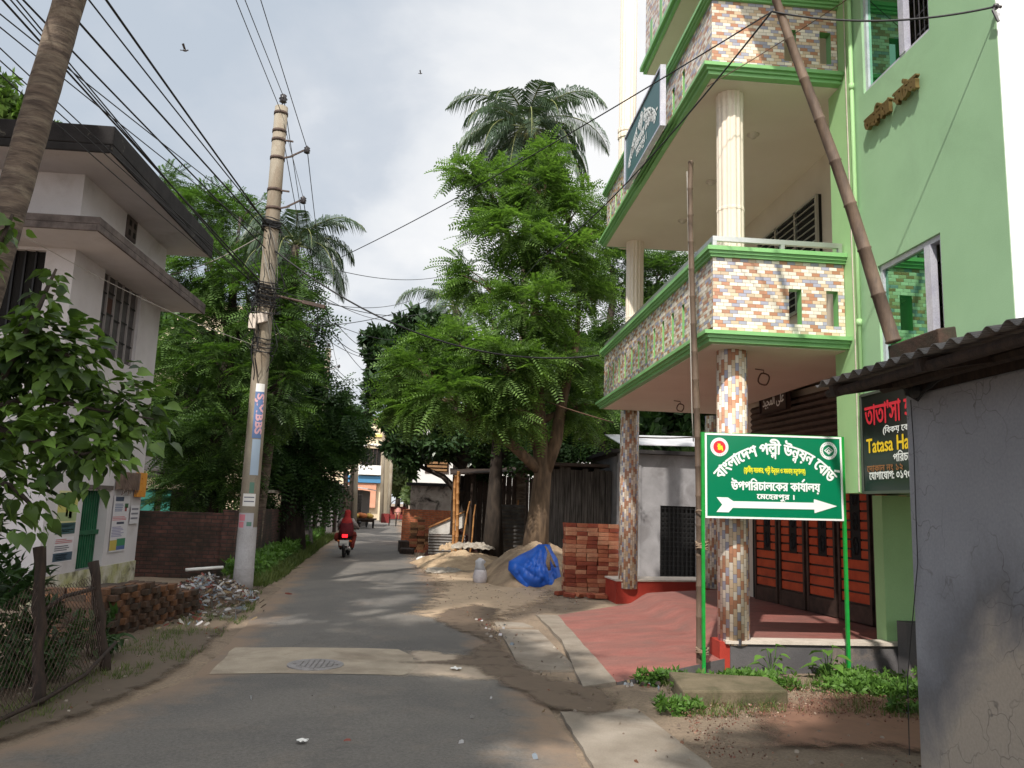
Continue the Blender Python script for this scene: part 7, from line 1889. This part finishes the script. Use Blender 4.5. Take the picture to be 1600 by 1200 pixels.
b = MB(); loft(b, [(*bv(-.34, .4, 0)[:2], bv(0, 0, .56).z, .05, .1), (*bv(-.36, .4, 0)[:2], bv(0, 0, .66).z, .08, .14), (*bv(-.35, .4, 0)[:2], bv(0, 0, .82).z, .07, .12), (*bv(-.34, .4, 0)[:2], bv(0, 0, .86).z, .03, .06)]); o = b.build('bag', K['trouser'], smooth=True); tag(o, 'rust-coloured cloth bag hanging at the left side of the motorcycle', 'bag')

# flatbed cycle van with a load, far down the road
co = gr(568, 826); co.z = zroad(co.x, co.y)
cv_ = thing('cycle_van', 'flatbed cycle van loaded with orange goods far down the road', 'cycle van', tuple(co))
def c_(x, y, z): return co+Vector((x, y, z))
b = MB(); b.obox(c_(-.75, -.7, .55), (1.5, 0, 0), (0, 1.6, 0), (0, 0, .1)); b.obox(c_(-.7, -.6, .42), (1.4, 0, 0), (0, .06, 0), (0, 0, .13)); b.build('bed', K['wood_dark'], cv_)
for p in ((-.62, -.1, .33), (.62, -.1, .33), (0, 1.9, .33)):
    b = MB(); torus(b, c_(*p), .28, .05, 20, 6); wv = b.build('wheel', K['rubber'], cv_, smooth=True)
b = MB(); b.beam(c_(0, .9, .5), c_(0, 1.9, .8), .05, .05); b.tube([c_(-.3, 1.5, 1.0), c_(.3, 1.5, 1.0)], .02, 6); b.beam(c_(0, 1.9, .33), c_(0, 1.5, 1.0), .04, .04); b.build('frame', K['rust'], cv_)
og, yw = mat('orange_goods', (190, 120, 70), (160, 90, 56), 5, .8), mat('yellow_goods', (200, 170, 90), (176, 140, 70), 5, .8)
for i, (x, y, s, m_) in enumerate(((-.5, -.45, .2, yw), (.0, -.5, .22, og), (.45, -.4, .19, yw), (-.25, -.1, .24, og), (.3, .05, .22, yw))):
    b = MB(); b.ball(c_(x, y, .65+s*.75), (s*1.15, s, s*.8), 10, 7); o = b.build('goods_sack', m_, smooth=True); tag(o, ('yellow' if m_ is yw else 'orange')+' goods sack piled on the flatbed cycle van', 'sack', ('yellow' if m_ is yw else 'orange')+' sacks on the cycle van')
# passenger rickshaw at the bend
ro = gr(620, 822); ro.z = zroad(ro.x, ro.y)
rk = thing('rickshaw', 'red hooded cycle rickshaw at the bend of the far road', 'rickshaw', tuple(ro))
def r_c(x, y, z): return ro+Vector((x, y, z))
b = MB()
for k in range(12):
    a0, a1 = math.pi*k/12, math.pi*(k+1)/12
    P = [r_c(.62*math.cos(a0), -.2, 1.35+.62*math.sin(a0)), r_c(.62*math.cos(a1), -.2, 1.35+.62*math.sin(a1))]
    b.ext([P[0], P[1], P[1]+Vector((0, .9, 0)), P[0]+Vector((0, .9, 0))], (0, 0, .03))
b.build('hood', K['wood_dark'], rk)
b = MB(); b.obox(r_c(-.6, -.1, .5), (1.2, 0, 0), (0, .8, 0), (0, 0, .35)); b.obox(r_c(-.6, .6, .85), (1.2, 0, 0), (0, .1, 0), (0, 0, .6)); b.obox(r_c(-1.2, -.3, .2), (.6, 0, 0), (0, .3, 0), (0, 0, .7)); b.build('seat', K['rick_red'], rk)
for x in (-.62, .62):
    b = MB(); torus(b, r_c(x, .3, .36), .33, .03, 20, 6); b.build('wheel', K['rubber'], rk, smooth=True)
b = MB(); torus(b, r_c(0, -1.3, .36), .33, .03, 20, 6); b.build('wheel', K['rubber'], rk, smooth=True)
b = MB(); b.tube([r_c(0, -.1, .5), r_c(0, -.9, .55), r_c(0, -1.3, .36), r_c(0, -1.1, 1.0)], .025, 6); b.tube([r_c(-.25, -1.0, 1.02), r_c(.25, -1.0, 1.02)], .02, 6); b.build('frame', K['rust'], rk)
ps_ = thing('person', 'passenger in pink clothes seated under the rickshaw hood', 'person', tuple(r_c(0, .3, .85)))
V = [(0, .35, .92), (0, .38, 1.15), (0, .38, 1.32), (0, .37, 1.42), (0, .36, 1.52), (.17, .36, 1.30), (.24, .2, 1.05), (.12, -.05, .98), (-.17, .36, 1.30), (-.24, .2, 1.05), (-.12, -.05, .98), (.1, .3, .9), (.12, -.1, .9), (.12, -.12, .5), (-.1, .3, .9), (-.12, -.1, .9), (-.12, -.12, .5)]
E_ = [(0, 1), (1, 2), (2, 3), (3, 4), (2, 5), (5, 6), (6, 7), (2, 8), (8, 9), (9, 10), (0, 11), (11, 12), (12, 13), (0, 14), (14, 15), (15, 16)]
Rr = [(.15, .12), (.14, .1), (.14, .1), .05, .09, .06, .045, .035, .06, .045, .035, .09, .07, .045, .09, .07, .045]
skinned('body', V, E_, Rr, K['skin'], ps_, ro)
b = MB(); loft(b, [(*r_c(0, .3, 0)[:2], ro.z+.55, .26, .32), (*r_c(0, .3, 0)[:2], ro.z+.95, .25, .28), (*r_c(0, .36, 0)[:2], ro.z+1.2, .21, .15), (*r_c(0, .37, 0)[:2], ro.z+1.37, .12, .1)], 14); b.build('dress', K['pink_cloth'], ps_, smooth=True)
b = MB(); b.ball(r_c(0, .39, 1.55), (.1, .1, .11), 10, 8); b.build('hair', K['dark'], ps_, smooth=True)
